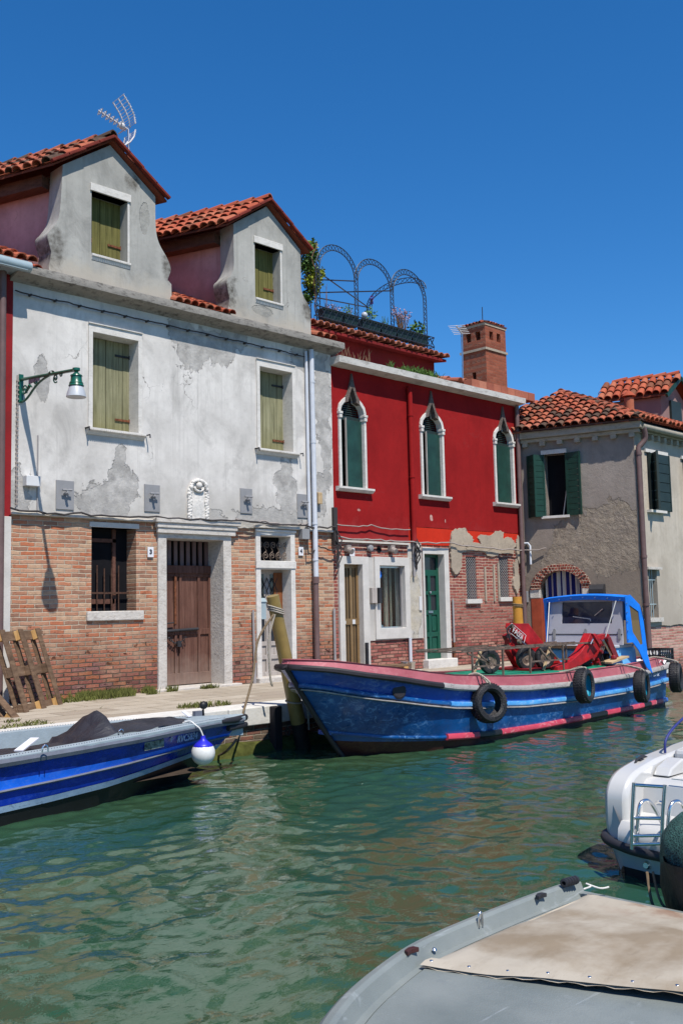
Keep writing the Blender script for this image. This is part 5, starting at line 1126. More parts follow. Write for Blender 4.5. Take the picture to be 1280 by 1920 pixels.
for i in range(14):
    for k in range(3):
        def L(q, t): return (q[0][0]+(q[1][0]-q[0][0])*t, q[0][1]+(q[1][1]-q[0][1])*t)
        rn = random.Random(i*5+k); a = (ain[i],ain[i+1]); b = (aout[i],aout[i+1]); t0, t1 = k/3+.02, (k+1)/3-.02; p = [L(a,t0),L(a,t1),L(b,t1),L(b,t0)]; o_ = .03+rn.uniform(0,.035)
        mb.prism(p, 'y', -o_, .25)
mb.build('brick_arch', M['brick_arch'], GH, bev=.006)
mb = GB(); mb.box(al-.26, al, -.03, .3, asp-.22, asp); mb.box(ar, ar+.26, -.03, .3, asp-.22, asp); mb.build('impost', M['trim_worn'], GH, bev=.02)
mb = GB(); mb.box(al-.24, al+.02, -.02, .25, ZQ, asp-.22); mb.build('door_post', M['terracotta_door'], GH, bev=.01)
mb = GB(); mb.box(al-.1, ar+.1, .7, .72, 0, az+.1); mb.build('dark_room', M['black_hole'], GH)
mb = GB(); cl0 = gp(1017,1100)[0]; cr0 = gp(1086,1100)[0]; rows = []
for z_ in (ZQ+.1, 1.4, 2.3, az+.02): rows.append([(cl0+(cr0-cl0)*i/40, .22+.035*math.sin(i*1.25)+.01*math.sin(i*.4), z_) for i in range(41)])
mb.loft(rows); tag(mb.build('striped_curtain', M['curtain'], None, smooth=180, loc=tuple(GC+GD*((cl0+cr0)/2)+Vector((0,0,ZQ)))), 'navy and cream striped curtain hung in the brick archway of the grey house', 'curtain')
# front wall along the canal
fw = (22.65-.75, 1.0)
fx0 = fac(1212,900,KY).x; w0 = fac(1216,1110,KY).x; w1_ = fac(1232,1110,KY).x; wb = fac(1225,1158,KY).z; wt = fac(1222,1068,KY).z
s0 = fac(1208,900,KY).x; 
mb = MB(); mb.plate(jag(KX,31,1.38,.04,seed=21)+[(31,6.0),(KX,6.0)], [rect(w0,w1_,wb,wt)], KY, .1, rev=.3); mb.build('front_wall', M['plaster_grey_front'], GH)
mb = MB(); mb.plate(rect(KX,31,-1.2,1.5), [], KY+.03, .1); mb.build('brick_base', M['brick_grey_base'], GH)
mb = MB(); mb.box(KX+.3,31,KY+.4,3.2,-1,6.0); mb.box(20.7,31,.0,3.2,-1,6.0); mb.build('rear_body', M['plaster_grey_front'], GH)
mb = MB(); mb.prism([(KX-.012,KY-.014),(KX+.26,KY-.014),(KX+.26,KY+.02),(KX+.0,KY+.02)], 'z', 0.9, 5.95); mb.build('quoin_strip', M['plaster_grey_front'], GH)
# cornice with brackets
mb = GB(); mb.box(-.25, SL+.27, -.28, .1, 6.153, 6.19); mb.build('eave_board', M['wood_dark'], GH)
mb = GB(); mb.box(-.25, SL+.22, -.22, .1, 5.99, 6.15); mb.box(-.25, SL+.16, -.13, .1, 5.90, 5.985); mb.build('side_cornice', M['concrete'], GH, bev=.008)
for i in range(7): s_ = .12+i*.43; mb = GB(); mb.box(s_, s_+.13, -.12, .0, 5.80, 5.90); mb.build('cornice_bracket', M['concrete'], GH)
mb = MB(); mb.tube([(KX-.0,KY-.22,6.04),(31,KY-.22,6.02)], .075, 10); mb.box(KX+.2,31,KY-.12,KY+.1,5.93,6.02); mb.build('gutter', M['concrete'], GH, smooth=40)
for i in range(12): x = KX+.35+i*.32; mb = MB(); mb.box(x,x+.11,KY-.11,KY,5.80,5.92); mb.build('cornice_bracket', M['concrete'], GH)
# roof
E0 = GC+GD*(-1.6)-GN*.30+Vector((0,0,6.17)); E1 = Vector((KX-.22,KY-.32,6.17)); AP = fac(1050,738,.3); E2 = Vector((32,KY-.32,6.17)); APR = Vector((32,.3,AP.z)); B0 = Vector((E0.x,3.3,6.17))
mb = MB(); dn = Vector((0,0,-.03)); mb.add([E0+dn,E1+dn,AP+dn,E2+dn,APR+dn,Vector((20.2,3.4,6.3))], [(0,1,2),(1,3,4,2),(0,2,5)]); mb.build('roof_bed', M['tile_base'], GH)
def slope(name, a, b, apx, m, seed, w, tri=None, apx2=None, **k):
    a = Vector(a); b = Vector(b); u = (b-a).normalized(); v = (apx-a); v = v-u*v.dot(u); H = v.length; vn = v.normalized(); sa = (apx-a).dot(u)
    L = (b-a).length
    def keep(s, t):
        lo = sa*t/H; hi = L-(L-sa)*t/H if apx2 is None else L
        return lo-.04 <= s <= hi+.04
    mb = MB(); tiles(mb, a, u, vn, w or L, H, keep=keep, seed=seed, **k); mb.build(name, M[m], GH)
slope('hip_roof', E0, E1, AP, 'tile', 71, None, pu=.2, pv=.30, r=.098, lift=.04)
slope('front_roof', E1, E2, AP, 'tile_new', 72, None, apx2=APR, pu=.21, pv=.33, r=.095)
mb = MB(); ridge_tiles(mb, E1+Vector((.05,.05,.02)), AP, r=.11); ridge_tiles(mb, AP, AP+Vector((6,0,0)), r=.11); mb.build('ridge_tiles', M['tile'], GH, smooth=40)
# side window with louvred shutters
mb = GB(); mb.box(wl-.06, wr+.04, -.06, .1, wz1, wz1+.10); mb.box(wl-.10, wr+.06, -.09, .1, wz0-.06, wz0); mb.box(wl-.035, wl, -.01, .2, wz0, wz1); sw_ = mb.build('side_window', M['trim'], GH)
mb = GB(); mb.box(wl, wr, .26, .28, wz0, wz1); mb.build('dark_room', M['black_hole'], sw_)
def louvre(mb, a, b, z0, z1, n=11):     # leaf from a to b (2d points in the wall frame)
    a = Vector((a[0],a[1],0)); b = Vector((b[0],b[1],0)); d = (b-a)
    for t in (0.02, .98): mb.beam(a+d*t+Vector((0,0,z0)), a+d*t+Vector((0,0,z1)), .05, .045, up=(d.x,d.y,0))
    for i in range(n):
        z_ = z0+(z1-z0)*i/n; mb.beam(a+Vector((0,0,z_+(z1-z0)/n*.5)), b+Vector((0,0,z_+(z1-z0)/n*.5)), .03, (z1-z0)/n*.93)
mb = GB(); louvre(mb, (wl-.02,-.02), (wl-.19,-.22), wz0-.02, wz1); louvre(mb, (wl-.19,-.22), (wl-.40,-.05), wz0-.02, wz1); mb.build('shutter', M['green_louvre'], sw_)
mb = GB(); louvre(mb, (wr+.02,-.03), (wr+.36,-.10), wz0-.02, wz1); mb.build('shutter', M['green_louvre'], sw_)
mb = GB(); mb.tube([(wr-.12,.05,wz0),(wr-.02,.05,wz0+.6)], .012, 5); mb.build('window_stay', M['trim'], sw_)
# front windows
for k, (pa, pb) in enumerate(((1208,1252),(1275,1310))):
    a = fac(pa,850,KY-.05); b = fac(pb,850,KY-.05); z0 = fac(1250,960,KY).z; z1 = fac(1206,845,KY).z-.03
    mb = MB(); mb.box(a.x+.05, b.x-.02, KY-.05, KY+.05, z1, z1+.08); mb.box(a.x+.05, b.x-.35, KY-.12, KY+.05, z0-.06, z0); fr = mb.build('front_window', M['trim'], GH)
    mb = MB(); louvre(mb, (a.x+.35,KY-.03), (a.x+.10,KY-.30), z0, z1, 6); mb.build('shutter', M['green_black'], fr); mb = MB(); louvre(mb, (a.x+.16,KY-.06), (b.x,KY-.05), z0, z1, 6); mb.build('shutter', M['green_black'], fr)
mb = MB(); mb.box(w0-.12, w1_+.1, KY-.07, KY+.05, wb-.10, wb); mb.box(w0-.14, w1_+.12, KY-.09, KY+.05, wt, wt+.06); fr = mb.build('barred_window', M['trim_worn'], GH); mb = MB(); mb.box(w0,w1_,KY+.25,KY+.28,wb,wt); mb.build('dark_room', M['glass'], fr)
mb = MB()
for i in range(3): x = w0+.07+i*.10; mb.tube([(x,KY+.06,wb),(x,KY+.06,wt)], .012, 5)
for z_ in (wb+.3, wt-.25): mb.box(w0,w1_,KY+.05,KY+.07,z_,z_+.025)
mb.build('window_bars', M['gelcoat_grey'], fr)
# pipes, letterbox, small things
xp = fac(1203,980,KY-.1).x; mb = MB(); mb.tube(curve([(KX+.06,KY-.24,6.0),(KX+.14,KY-.22,5.75),(xp,KY-.10,5.55)],4)+[(xp,KY-.10,2.3),(xp+.04,KY-.10,0.9)], .062, 10)
for z_ in (5.4,3.0,1.9): mb.lathe([(.075,-.03),(.075,.03)], (xp,KY-.10,z_), 10)
mb.build('downpipe', M['pipe_brown'], GH, smooth=40)
mb = GB(); s_ = gp(1121,1108); mb.box(s_[0]-.16, s_[0]+.16, -.16, 0, s_[1]-.25, s_[1]); mb.lathe([(.0,-.17),(.16,-.17),(.16,.17),(.0,.17)], (s_[0],-.08,s_[1]), 12, (1,0,0)); tag(mb.build('mailbox', M['iron'], None, loc=tuple(GC+GD*s_[0]+Vector((0,0,s_[1]-.25)))), 'round topped black letterbox on the grey wall right of the archway', 'mailbox')
mb = GB(); s_ = gp(994,1020); mb.tube([(s_[0]-.5,-.05,s_[1]),(s_[0]-.05,-.05,s_[1]+.02),(s_[0],-.05,s_[1]-.05),(s_[0],-.05,s_[1]-.5)], .028, 8); mb.build('conduit', M['zinc'], GH, smooth=40)
s_ = gp(980,1073); mb = GB(); mb.box(s_[0]-.06, s_[0]+.06, -.03, -.01, s_[1]-.09, s_[1]+.09); c = GC+GD*s_[0]+Vector((0,0,s_[1]-.09)); nm = mb.build('house_number_sign', M['number'], None, loc=tuple(c)); tag(nm, 'white enamel number 7 plate on the grey wall left of the brick arch', 'sign', 'house number signs')
text('7', .11, c+Vector((0,0,.09))-GN*.032, GD, (0,0,1), M['ink'], nm, ext=.002, off=.005)
mb = GB(); s_ = gp(985,1118); mb.box(s_[0]-.08, s_[0]+.07, -.10, 0, s_[1]-.15, s_[1]+.12); tag(mb.build('meter_box', M['plate_grey'], None, loc=tuple(GC+GD*s_[0]+Vector((0,0,s_[1]-.15))), bev=.006), 'small grey box on the wall left of the orange brown door post', 'electrical box')
# gabled roof dormer of the grey house, ridge running back along the side wall direction
yf = -1.5; Ef = fac(1247,738,yf); Rf = fac(1273,705,yf)
def back(p, px):
    t = 0.0
    while t < 9 and projx(p-GD*t) > px: t += .02
    return p-GD*t
Eb = back(Ef,1117); Rb = back(Rf,1134); wd = Rf.x-Ef.x; Ef2 = Vector((Rf.x+wd,yf,Ef.z)); Eb2 = Ef2+(Eb-Ef)
iw = Vector((.16,0,-.04)); f0 = Ef+iw-GD*.22; f1 = Ef2-Vector((.16,0,.04))-GD*.22; L_ = (Eb-Ef).length-.3; zb_ = Vector((0,0,-1.6)); ap0 = Rf-Vector((0,0,.14))-GD*.22
mb = MB(); mb.add([f0, f0-GD*L_, f0-GD*L_+zb_, f0+zb_, f1, f1+zb_, ap0], [(0,1,2,3),(0,3,5,4,6)]); am = mb.build('roof_dormer', M['plaster_pink'], GH)
mb = MB(); dn = Vector((0,0,-.05)); mb.add([Ef,Rf,Rb,Eb,Ef2,Eb2,Ef+dn,Rf+dn,Rb+dn,Eb+dn,Ef2+dn], [(0,1,2,3),(1,4,5,2),(6,9,8,7),(0,6,7,1),(1,7,10,4),(0,3,9,6)]); mb.build('dormer_roof_bed', M['tile_base'], am)
mb = MB(); u = (Ef-Eb).normalized(); v = (Rf-Ef); v = v-u*v.dot(u); LL = (Ef-Eb).length; kb = (Rb-Eb).dot(u); kf = (Rf-Ef).dot(u)
tiles(mb, Eb+Vector((0,0,.02)), u, v, LL+.25, v.length, keep=lambda s,t,H=v.length: kb*t/H-.05 < s < LL+kf*t/H+.06, seed=81, pu=.22, pv=.33, r=.10); mb.build('dormer_roof', M['tile_new'], am)
mb = MB(); ridge_tiles(mb, Rf+Vector((0,0,.03)), Rb+Vector((0,0,.03)), r=.10); mb.build('dormer_ridge', M['tile_new'], am, smooth=40)
xm = Rf.x; mb = MB(); mb.box(xm-.30, xm+.30, yf+.14, yf+.20, Ef.z-1.0, Ef.z-.08); mb.build('dormer_window', M['green_black'], am)
mb = MB(); mb.beam(Ef+Vector((.0,-.03,-.06)), Rf+Vector((0,-.03,-.06)), .06, .10, up=(0,0,1)); mb.build('gable_board', M['green_louvre'], am)
mb = MB(); mb.beam(Rf+Vector((0,-.03,-.06)), Ef2+Vector((.0,-.03,-.06)), .06, .10, up=(0,0,1)); mb.build('gable_board', M['green_louvre'], am)
CH = fac(1179,768,-1.2); mb = MB(); zc = fac(1179,747,-1.2).z; mb.lathe([(.12,CH.z-.5),(.13,zc),(.11,zc+.02)], (CH.x,-1.2,0), 12); mb.lathe([(.19,zc+.05),(.17,zc+.07),(.10,zc+.15),(.0,zc+.22),(.0,zc+.05),(.19,zc+.05)], (CH.x,-1.2,0), 12); mb.build('chimney_pot', M['tile_new'], GH, smooth=35)
# ------------------------------------------------------------------ blue cargo boat
BB = thing('cargo_boat', 'long worn blue cargo boat with pink bulwark moored along the quay', 'boat', (13,-4.4,0))
def interp(t, tab):
    if t <= tab[0][0]: return tab[0][1]
    for (a, b), (c, d) in zip(tab, tab[1:]):
        if t <= c: return b+(d-b)*(t-a)/(c-a)
    return tab[-1][1]
BX0, BX1 = 8.45, 17.75
def bc(x): return -4.62+.05*(x-8.45)
ZR = [(8.3,1.235),(8.8,1.17),(9.2,1.09),(9.7,1.01),(10.2,.92),(10.8,.83),(11.5,.765),(12.6,.69),(14.1,.655),(15.9,.665),(17.0,.695),(17.9,.73)]
def stem(z): return 9.50-1.05*max(0,min(1.15,(z+.05)/1.3))**.9
def hbeam(s, f):
    f = max(0,min(1.12,f)); e = 2.3+.6*f; k = .30-.04*f
    w = (1-(1-min(s/k,1))**e)**(1-.42*f) if s < k else 1
    return (.80+.13*f**.8)*w*(1-.13*max(0,(s-.78)/.22)**1.6)
def hp(x_or_s, z, side=-1, s_mode=False, out=0.0):
    """point of the hull skin at height z: side -1 is the canal side"""
    xs = stem(z); s = x_or_s if s_mode else max(0,(x_or_s-xs)/(BX1-xs)); x = xs+s*(BX1-xs)
    f = (z+.3)/(interp(x,ZR)+.3); return Vector((x, bc(x)+side*(hbeam(s,f)+out), z))
SS = [0,.001,.0025,.005,.01,.02,.035,.055,.08,.11,.14,.18,.23,.3,.38,.46,.54,.62,.7,.78,.84,.89,.94,.97,1.0]
def zbot(x): return interp(x, [(8.4,.30),(9.5,.20),(11,.10),(12.5,.055),(18,.05)])
def zchine(x): return interp(x, [(8.4,.50),(9.2,.335),(9.8,.245),(10.6,.175),(11.6,.12),(13,.09),(18,.11)])
def zstrip(x): return interp(x,ZR)-interp(x, [(8.4,.20),(9.5,.235),(12,.215),(18,.24)])
def skin(name, za, zb_, m, parent, n=6, sides=(-1,1), out=0.0, thick=None):
    mb = MB()
    for sd in sides:
        rows = []
        for s in SS:
            xg = 9+s*8.75; r_ = []
            for k in range(n+1):
                z = za(xg)+(zb_(xg)-za(xg))*k/n; xs = stem(z); x = xs+s*(BX1-xs); z = za(x)+(zb_(x)-za(x))*k/n; r_.append(hp(s,z,sd,True,out))
            rows.append(r_)
        mb.loft(rows)
    # stern closing
    rows = []
    for sd in (-1,1): rows.append([hp(1.0, za(BX1)+(zb_(BX1)-za(BX1))*k/n, sd, True, out) for k in range(n+1)])
    mb.loft(rows)
    return mb.build(name, m, parent, smooth=50)
zr_ = lambda x: interp(x,ZR)
skin('bottom', lambda x: -.3, zbot, M['bottom_red'], BB, 4)
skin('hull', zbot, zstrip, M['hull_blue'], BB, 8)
skin('upper_band', zstrip, zr_, M['hull_band'], BB, 3)
def rail(name, zf, w, h, m, parent, s0=0.0, s1=1.0, sides=(-1,1), prof='half', out=0.0, dz=0.0):
    ss = [s0+(s1-s0)*(k/60)**(1.5 if s0 == 0 else 1) for k in range(61)]
    for sd in sides:
        mb = MB(); rows = []
        for s in ss:
            x = 9+s*8.75
            for _ in range(3): z = zf(x)+dz; xs = stem(z); x = xs+s*(BX1-xs)
            p = hp(s, z, sd, True, out); n = Vector((-.55*max(0,1-s*9), sd, 0)).normalized()
            r_ = [p-n*.03+Vector((0,0,h/2)), p+n*w*.75+Vector((0,0,h/2)), p+n*w+Vector((0,0,h*.2)), p+n*w+Vector((0,0,-h*.25)), p+n*w*.7+Vector((0,0,-h/2)), p-n*.03+Vector((0,0,-h/2))]
            rows.append(r_)
        mb.loft(rows, close=True); mb.poly(list(reversed(rows[0]))); mb.poly(rows[-1])
        mb.build(name, m, parent, smooth=35)
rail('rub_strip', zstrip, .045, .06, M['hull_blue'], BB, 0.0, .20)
rail('rub_strip', zstrip, .055, .075, M['strip_blue'], BB, .20, 1.0)
rail('rub_strip_edge', zstrip, .06, .022, M['rail_grey'], BB, dz=-.05)
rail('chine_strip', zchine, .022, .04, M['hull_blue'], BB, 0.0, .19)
for k, (a, b) in enumerate(((.17,.245),(.31,.62),(.69,.86),(.90,.97))): rail('waterline_strip', zchine, .055, .085, M['strip_pink'], BB, a, b)
for k, (a, b) in enumerate(((.245,.31),(.62,.69),(.86,.90))): rail('waterline_strip', zchine, .055, .085, M['bottom_black'], BB, a, b)
rail('waterline_strip', zchine, .055, .085, M['hull_band'], BB, .97, 1.0)
rail('main_rail', zr_, .075, .075, M['rail_black'], BB, 0.0, .195, dz=.005)
rail('main_rail', zr_, .07, .085, M['rail_grey'], BB, .195, 1.0, dz=.005)
def pk(x): return interp(x, [(8.3,.07),(9.0,.12),(10,.15),(11.5,.175),(18,.18)])
# bulwark: near-vertical boards with thickness
mb = MB(); cap = MB(); inner = MB(); white = MB()
for sd in (-1,1):
    rows = []; rc = []; rw = []
    for s in SS:
        x = 9+s*8.75
        for _ in range(3): z = zr_(x); xs = stem(z); x = xs+s*(BX1-xs)
        p = hp(s,z,sd,True,-.01); c = Vector((p.x+.02, bc(x), 0)); iw = min(.10, abs(p.y-c.y))
        q = Vector((p.x+.03*max(0,1-s*8), p.y-sd*.02, 0)); r2 = Vector((q.x+.10*max(0,1-s*9), p.y-sd*iw, 0))
        h = pk(x); rows.append([Vector((p.x,p.y,z+.03)), Vector((q.x,q.y,z+h)), Vector((r2.x,r2.y,z+h)), Vector((r2.x,r2.y,z-.05))])
        rw.append([Vector((q.x,q.y,z+h)), Vector((q.x-.012*(s<.1),q.y+sd*.012,z+h+.018)), Vector((r2.x,r2.y-sd*.01,z+h+.018)), Vector((r2.x,r2.y,z+h-.01))])
    mb.loft(rows); white.loft(rw)
    white_n = 0
rows = []
for sd in (-1,1): 
    z = zr_(BX1); p = hp(1.0,z,sd,True,-.01); rows.append([Vector((p.x,p.y,z+.03)),Vector((p.x,p.y,z+pk(BX1))),Vector((p.x-.1,p.y,z+pk(BX1))),Vector((p.x-.1,p.y,z-.05))])
mb.loft(rows)
mb.build('bulwark', M['bulwark'], BB, smooth=40); white.build('bulwark_cap', M['bulwark'], BB, smooth=40)
# white cap along the far inner edge of the bow deck and foredeck
mb = MB(); rows = []
for s in SS[:13]:
    x = 9+s*8.75
    for _ in range(3): z = zr_(x); xs = stem(z); x = xs+s*(BX1-xs)
    a = hp(s,z,-1,True,-.1); b = hp(s,z,1,True,-.1); rows.append([Vector((x+.06,a.y if s > .02 else bc(x),z+pk(x)-.02)), Vector((x+.06,bc(x),z+pk(x)+.02)), Vector((x+.06,b.y if s > .02 else bc(x),z+pk(x)-.02))])
mb.loft(rows); mb.build('foredeck', M['rail_grey'], BB, smooth=60)
# stem post and bow nose
mb = MB(); st = [Vector((stem(z)-.02, bc(8.45), z)) for z in [-.2+i*.11 for i in range(14)]]; mb.tube(st, .035, 8); mb.build('stem_post', M['rail_black'], BB, smooth=60)
mb = MB(); mb.box(9.16, 9.36, bc(9)-.06, bc(9)+.16, .30, .36); mb.build('bow_step', M['hull_band'], BB, bev=.01)
mb = MB(); p = hp(9.75, .86, -1); mb.lathe([(.0,.0),(.10,.0),(.105,.012),(.085,.02),(.0,.021)], p+Vector((-.0,-.0,0)), 16, (-.25,-1,.05)); mb.build('hawse_hole', M['rail_black'], BB)
# deck, hatch coaming
mb = MB(); rows = []
for x in [9.6+i*.4 for i in range(21)]: 
    rows.append([Vector((x, hp(x,.75,-1).y+.06, .73)), Vector((x, hp(x,.75,1).y-.06, .73))])
mb.loft(rows); mb.build('deck', M['rail_grey'], BB)
mb = MB(); mb.box(11.1, 15.75, -5.02, -3.62, .70, .86); mb.build('cargo_hatch', M['deck_green'], BB, bev=.02)
# cabin
xw = 16.0
mb = MB(); mb.loft([[(15.72,-5.0,.72),(15.72,-3.5,.72),(16.6,-3.5,.72),(16.6,-5.0,.72)],[(15.80,-4.97,1.10),(15.80,-3.5,1.10),(16.6,-3.5,1.10),(16.6,-4.97,1.10)],[(15.9,-4.95,1.16),(15.9,-3.52,1.16),(16.55,-3.52,1.16),(16.55,-4.95,1.16)]], close=True); mb.poly([(15.9,-4.95,1.16),(15.9,-3.52,1.16),(16.55,-3.52,1.16),(16.55,-4.95,1.16)])
cb = mb.build('cabin', M['cabin_blue'], BB, bev=.015)
mb = MB(); mb.box(15.78, 16.5, -5.0, -3.5, 1.15, 1.20); mb.build('coaming_top', M['cabin_grey'], cb, bev=.01)
mb = MB(); mb.box(15.70,15.76,-4.92,-4.62,.88,1.06); mb.build('cabin_opening', M['black_hole'], cb)
mb = MB(); mb.sphere((15.72,-5.03,.99), .055, 10); mb.build('cabin_lamp', M['crane_dark'], cb); 
# windscreen panel leaning back slightly
def wp(y, z, o=0.0): return Vector((16.0+.10*(z-1.28)/.77-o, y, z))
y0, y1 = -5.06, -3.52
mb = MB(); z0, z1 = 1.20, 2.02; wy0, wy1, wz0, wz1 = -4.84, -3.80, 1.58, 1.97
pl_ = MB(); pl_.plate([(y0,z0),(y1,z0),(y1-.02,z1),(y0+.02,z1)], [rect(wy0,wy1,wz0,wz1)], 0, .04)
mb.add([wp(x,z,-y) for x,y,z in pl_.v], pl_.f); ws = mb.build('windscreen_panel', M['cabin_grey'], BB)
mb = MB(); mb.add([wp(wy0,wz0,-.02),wp(wy1,wz0,-.02),wp(wy1,wz1,-.02),wp(wy0,wz1,-.02)], [(0,1,2,3)]); mb.build('windscreen', M['glass_dark'], ws)
mb = MB(); mb.beam(wp(y0+.01,1.385,.004), wp(y1-.01,1.385,.004), .008, .014); mb.build('seam', M['iron'], ws)
for y in (-5.0,-4.32,-3.66):
    mb = MB(); mb.beam(wp(y,1.31,.012), wp(y,1.46,.012), .055, .014, up=(1,0,0)); mb.lathe([(.0275,-.007),(.0275,.007),(0,.008)], wp(y,1.46,.012), 10, (-1,0,0)); mb.lathe([(.0275,-.007),(.0275,.007),(0,.008)], wp(y,1.31,.012), 10, (-1,0,0)); mb.build('hinge', M['plate_grey'], ws)
mb = MB(); mb.tube([wp(-4.42,1.66,.02), wp(-4.05,1.71,.02)], .008, 5); mb.tube([wp(-4.42,1.66,.02), wp(-4.42,1.62,.02)], .008, 5); mb.tube([wp(-4.66,1.84,.02), wp(-4.5,1.72,.02)], .006, 5); mb.build('wiper', M['silver'], ws)
# blue canvas top and near side
mb = MB(); n = 12; rows = []
for i in range(n+1):
    t = i/n; y = -5.14+1.70*t; rows.append([Vector((16.02,y,1.96+.05*math.sin(math.pi*t))), Vector((16.00,y,2.04+.05*math.sin(math.pi*t))), Vector((16.18,y,2.07+.05*math.sin(math.pi*t))), Vector((16.52,y,1.90+.06*math.sin(math.pi*t))), Vector((16.66,y,1.62))])
mb.loft(rows)
sd_ = [(16.02,1.98),(16.02,2.06),(16.20,2.08),(16.52,1.90),(16.63,1.60),(16.70,1.0),(16.80,.66),(16.62,.78),(16.38,1.10),(16.20,1.24),(16.02,1.24)]
hole = [(16.15,1.90),(16.46,1.78),(16.57,1.20),(16.50,1.18),(16.22,1.42)]
pl_ = MB(); pl_.plate(sd_, [hole], 0, .015)
mb.add([Vector((x,-5.14+y+.025*math.sin(x*9+z*3)*max(0,1.6-z)-.10*max(0,1.2-z),z)) for x,y,z in pl_.v], pl_.f)
mb.add([Vector((16.02,-3.46,1.24)),Vector((16.02,-3.44,2.04)),Vector((16.5,-3.44,1.9)),Vector((16.65,-3.46,1.2)),Vector((15.95,-3.5,1.24)),Vector((15.98,-3.54,2.04))], [(0,1,2,3),(0,1,5,4)])
tp = mb.build('canvas_hood', M['canvas_blue'], BB, smooth=35)
mb = MB(); mb.add([Vector((x,-5.128,z)) for x, z in hole], [(0,1,2,3,4)]); mb.build('vinyl_window', M['vinyl'], tp)
mb = MB()
for i in range(7): mb.sphere((15.99,-5.05+i*.25,2.0+.05*math.sin(math.pi*i/6)), .012, 6)
for i in range(5): mb.sphere((16.03,-5.155,1.93-i*.16), .012, 6)
mb.build('snap_button', M['chrome'], tp)
for k, (pts_, lb) in enumerate((([(15.94,-5.0,1.98),(15.80,-4.80,1.24)],'thin white stay rope on the right side of the boat windscreen'),([(15.94,-3.62,1.98),(15.6,-3.75,1.2),(14.9,-4.2,.95)],'thin white stay rope running from the boat windscreen down to the crane'))): mb = MB(); mb.tube(pts_, .009, 5); tag(mb.build('stay_rope', M['rope_white'], None, loc=pts_[0]), lb, 'rope', 'stay ropes of the cargo boat hood')
mb = MB(); mb.box(15.72,15.78,-4.95,-3.55,1.14,1.19); mb.build('step_plank', M['pallet'], cb)
# ropes lashing and registration
a = hp(17.0,.66,-1); tx = text('6V 8942', .13, a+Vector((0,-.03,-.03)), (1,.06,0), (0,0,1), M['letter'], BB, shear=.2)

# ------------------------------------------------------------------ crane on the boat
CR = thing('loading_crane', 'folded bright red hydraulic crane standing on the cargo boat deck', 'crane', (14.9,-4.4,.86))
def bp(px, py, y): v = fac(px, py, y); return (v.x, v.z)
def slab(pxs_, y, th): mb = MB(); mb.prism([bp(a,b,y) for a, b in pxs_], 'y', y-th*.3, y+th*.3); return mb
yA, yB = -4.25, -4.85
slab([(954,1168),(960,1169),(984,1169),(1000,1190),(1018,1212),(1046,1243),(1040,1252),(1020,1246),(985,1212),(962,1186),(952,1177)], yA, .24).build('boom', M['crane_red'], CR, bev=.012)
slab([(950,1197),(962,1189),(984,1206),(996,1226),(1000,1258),(970,1258),(960,1240),(950,1222)], yA+.10, .2).build('column_base', M['crane_red'], CR, bev=.012)
slab([(943,1192),(951,1187),(956,1199),(947,1200)], yA-.02, .14).build('boom_tip', M['crane_dark'], CR, bev=.01)
mb = MB(); v0 = fac(962,1177,yA-.13); v1 = fac(988,1199,yA-.13); d = (v1-v0); w_ = Vector((d.x,0,d.z))
nrm = Vector((-w_.z,0,w_.x)).normalized()
if nrm.z < 0: nrm = -nrm
cc = (v0+v1)/2; cc = Vector((cc.x, yA-.074, cc.z))
text('FASSI', .135, cc+Vector((0,-.002,0)), w_, nrm, M['box_white'], CR, ext=.002, off=.0, space=1.0)
mb = MB(); L = .225; u_ = w_.normalized()
for s in (-1,1): mb.beam(cc-u_*L+nrm*s*.08, cc+u_*L+nrm*s*.08, .008, .006, up=(0,1,0)); mb.beam(cc+u_*L*s-nrm*.08, cc+u_*L*s+nrm*.08, .008, .006, up=(0,1,0))
mb.build('lettering_border', M['box_white'], CR)
for q in ((957,1174),(971,1203),(1004,1228)): v = fac(q[0],q[1],yA-.12); mb = MB(); mb.lathe([(.0,.05),(.035,.05),(.04,.03),(.04,0),(0,0)], (v.x,yA-.12,v.z), 10, (0,-1,0)); mb.build('pivot_pin', M['steel_rusty'], CR, smooth=40)
mb = MB(); a = fac(952,1172,yA-.15); 
for o_ in (0,.03): mb.tube(curve([tuple(fac(q[0],q[1],yA-.15-o_)) for q in ((960,1171),(950,1178),(952,1190),(957,1205))],4), .012, 5)
mb.build('hydraulic_hose', M['iron'], CR)
slab([(1038,1250),(1062,1240),(1082,1222),(1092,1204),(1100,1187),(1108,1190),(1118,1200),(1116,1216),(1100,1236),(1080,1248),(1052,1259),(1038,1259)], yB, .26).build('inner_boom', M['crane_red'], CR, bev=.012)
slab([(1112,1193),(1132,1188),(1143,1194),(1148,1204),(1140,1240),(1132,1256),(1118,1256),(1114,1235),(1118,1215)], yB+.12, .24).build('column', M['crane_red'], CR, bev=.012)
slab([(1133,1197),(1141,1194),(1157,1232),(1150,1237)], yB-.12, .10).build('outer_boom', M['crane_dark'], CR, bev=.008)
slab([(1108,1188),(1114,1188),(1127,1206),(1121,1209)], yB-.18, .08).build('link_arm', M['crane_red'], CR, bev=.008)
mb = MB()
for k in range(3): mb.tube(curve([tuple(fac(a_+k*3,b_,yB-.10-.02*k)) for a_, b_ in ((1118,1198),(1126,1212),(1122,1228),(1128,1248))],4), .010, 5)
mb.build('hydraulic_hose', M['iron'], CR)
mb = MB(); mb.tube([fac(968,1196,yA-.10), fac(1010,1232,yA-.10)], .022, 8); mb.build('hydraulic_piston', M['silver'], CR, smooth=40)
mb = MB(); mb.tube([fac(1130,1200,yB-.1), fac(1150,1238,yB-.1)], .02, 8); mb.tube([fac(1112,1196,yB-.16), fac(1106,1208,yB-.16)], .014, 6); mb.build('hydraulic_piston', M['silver'], CR, smooth=40)
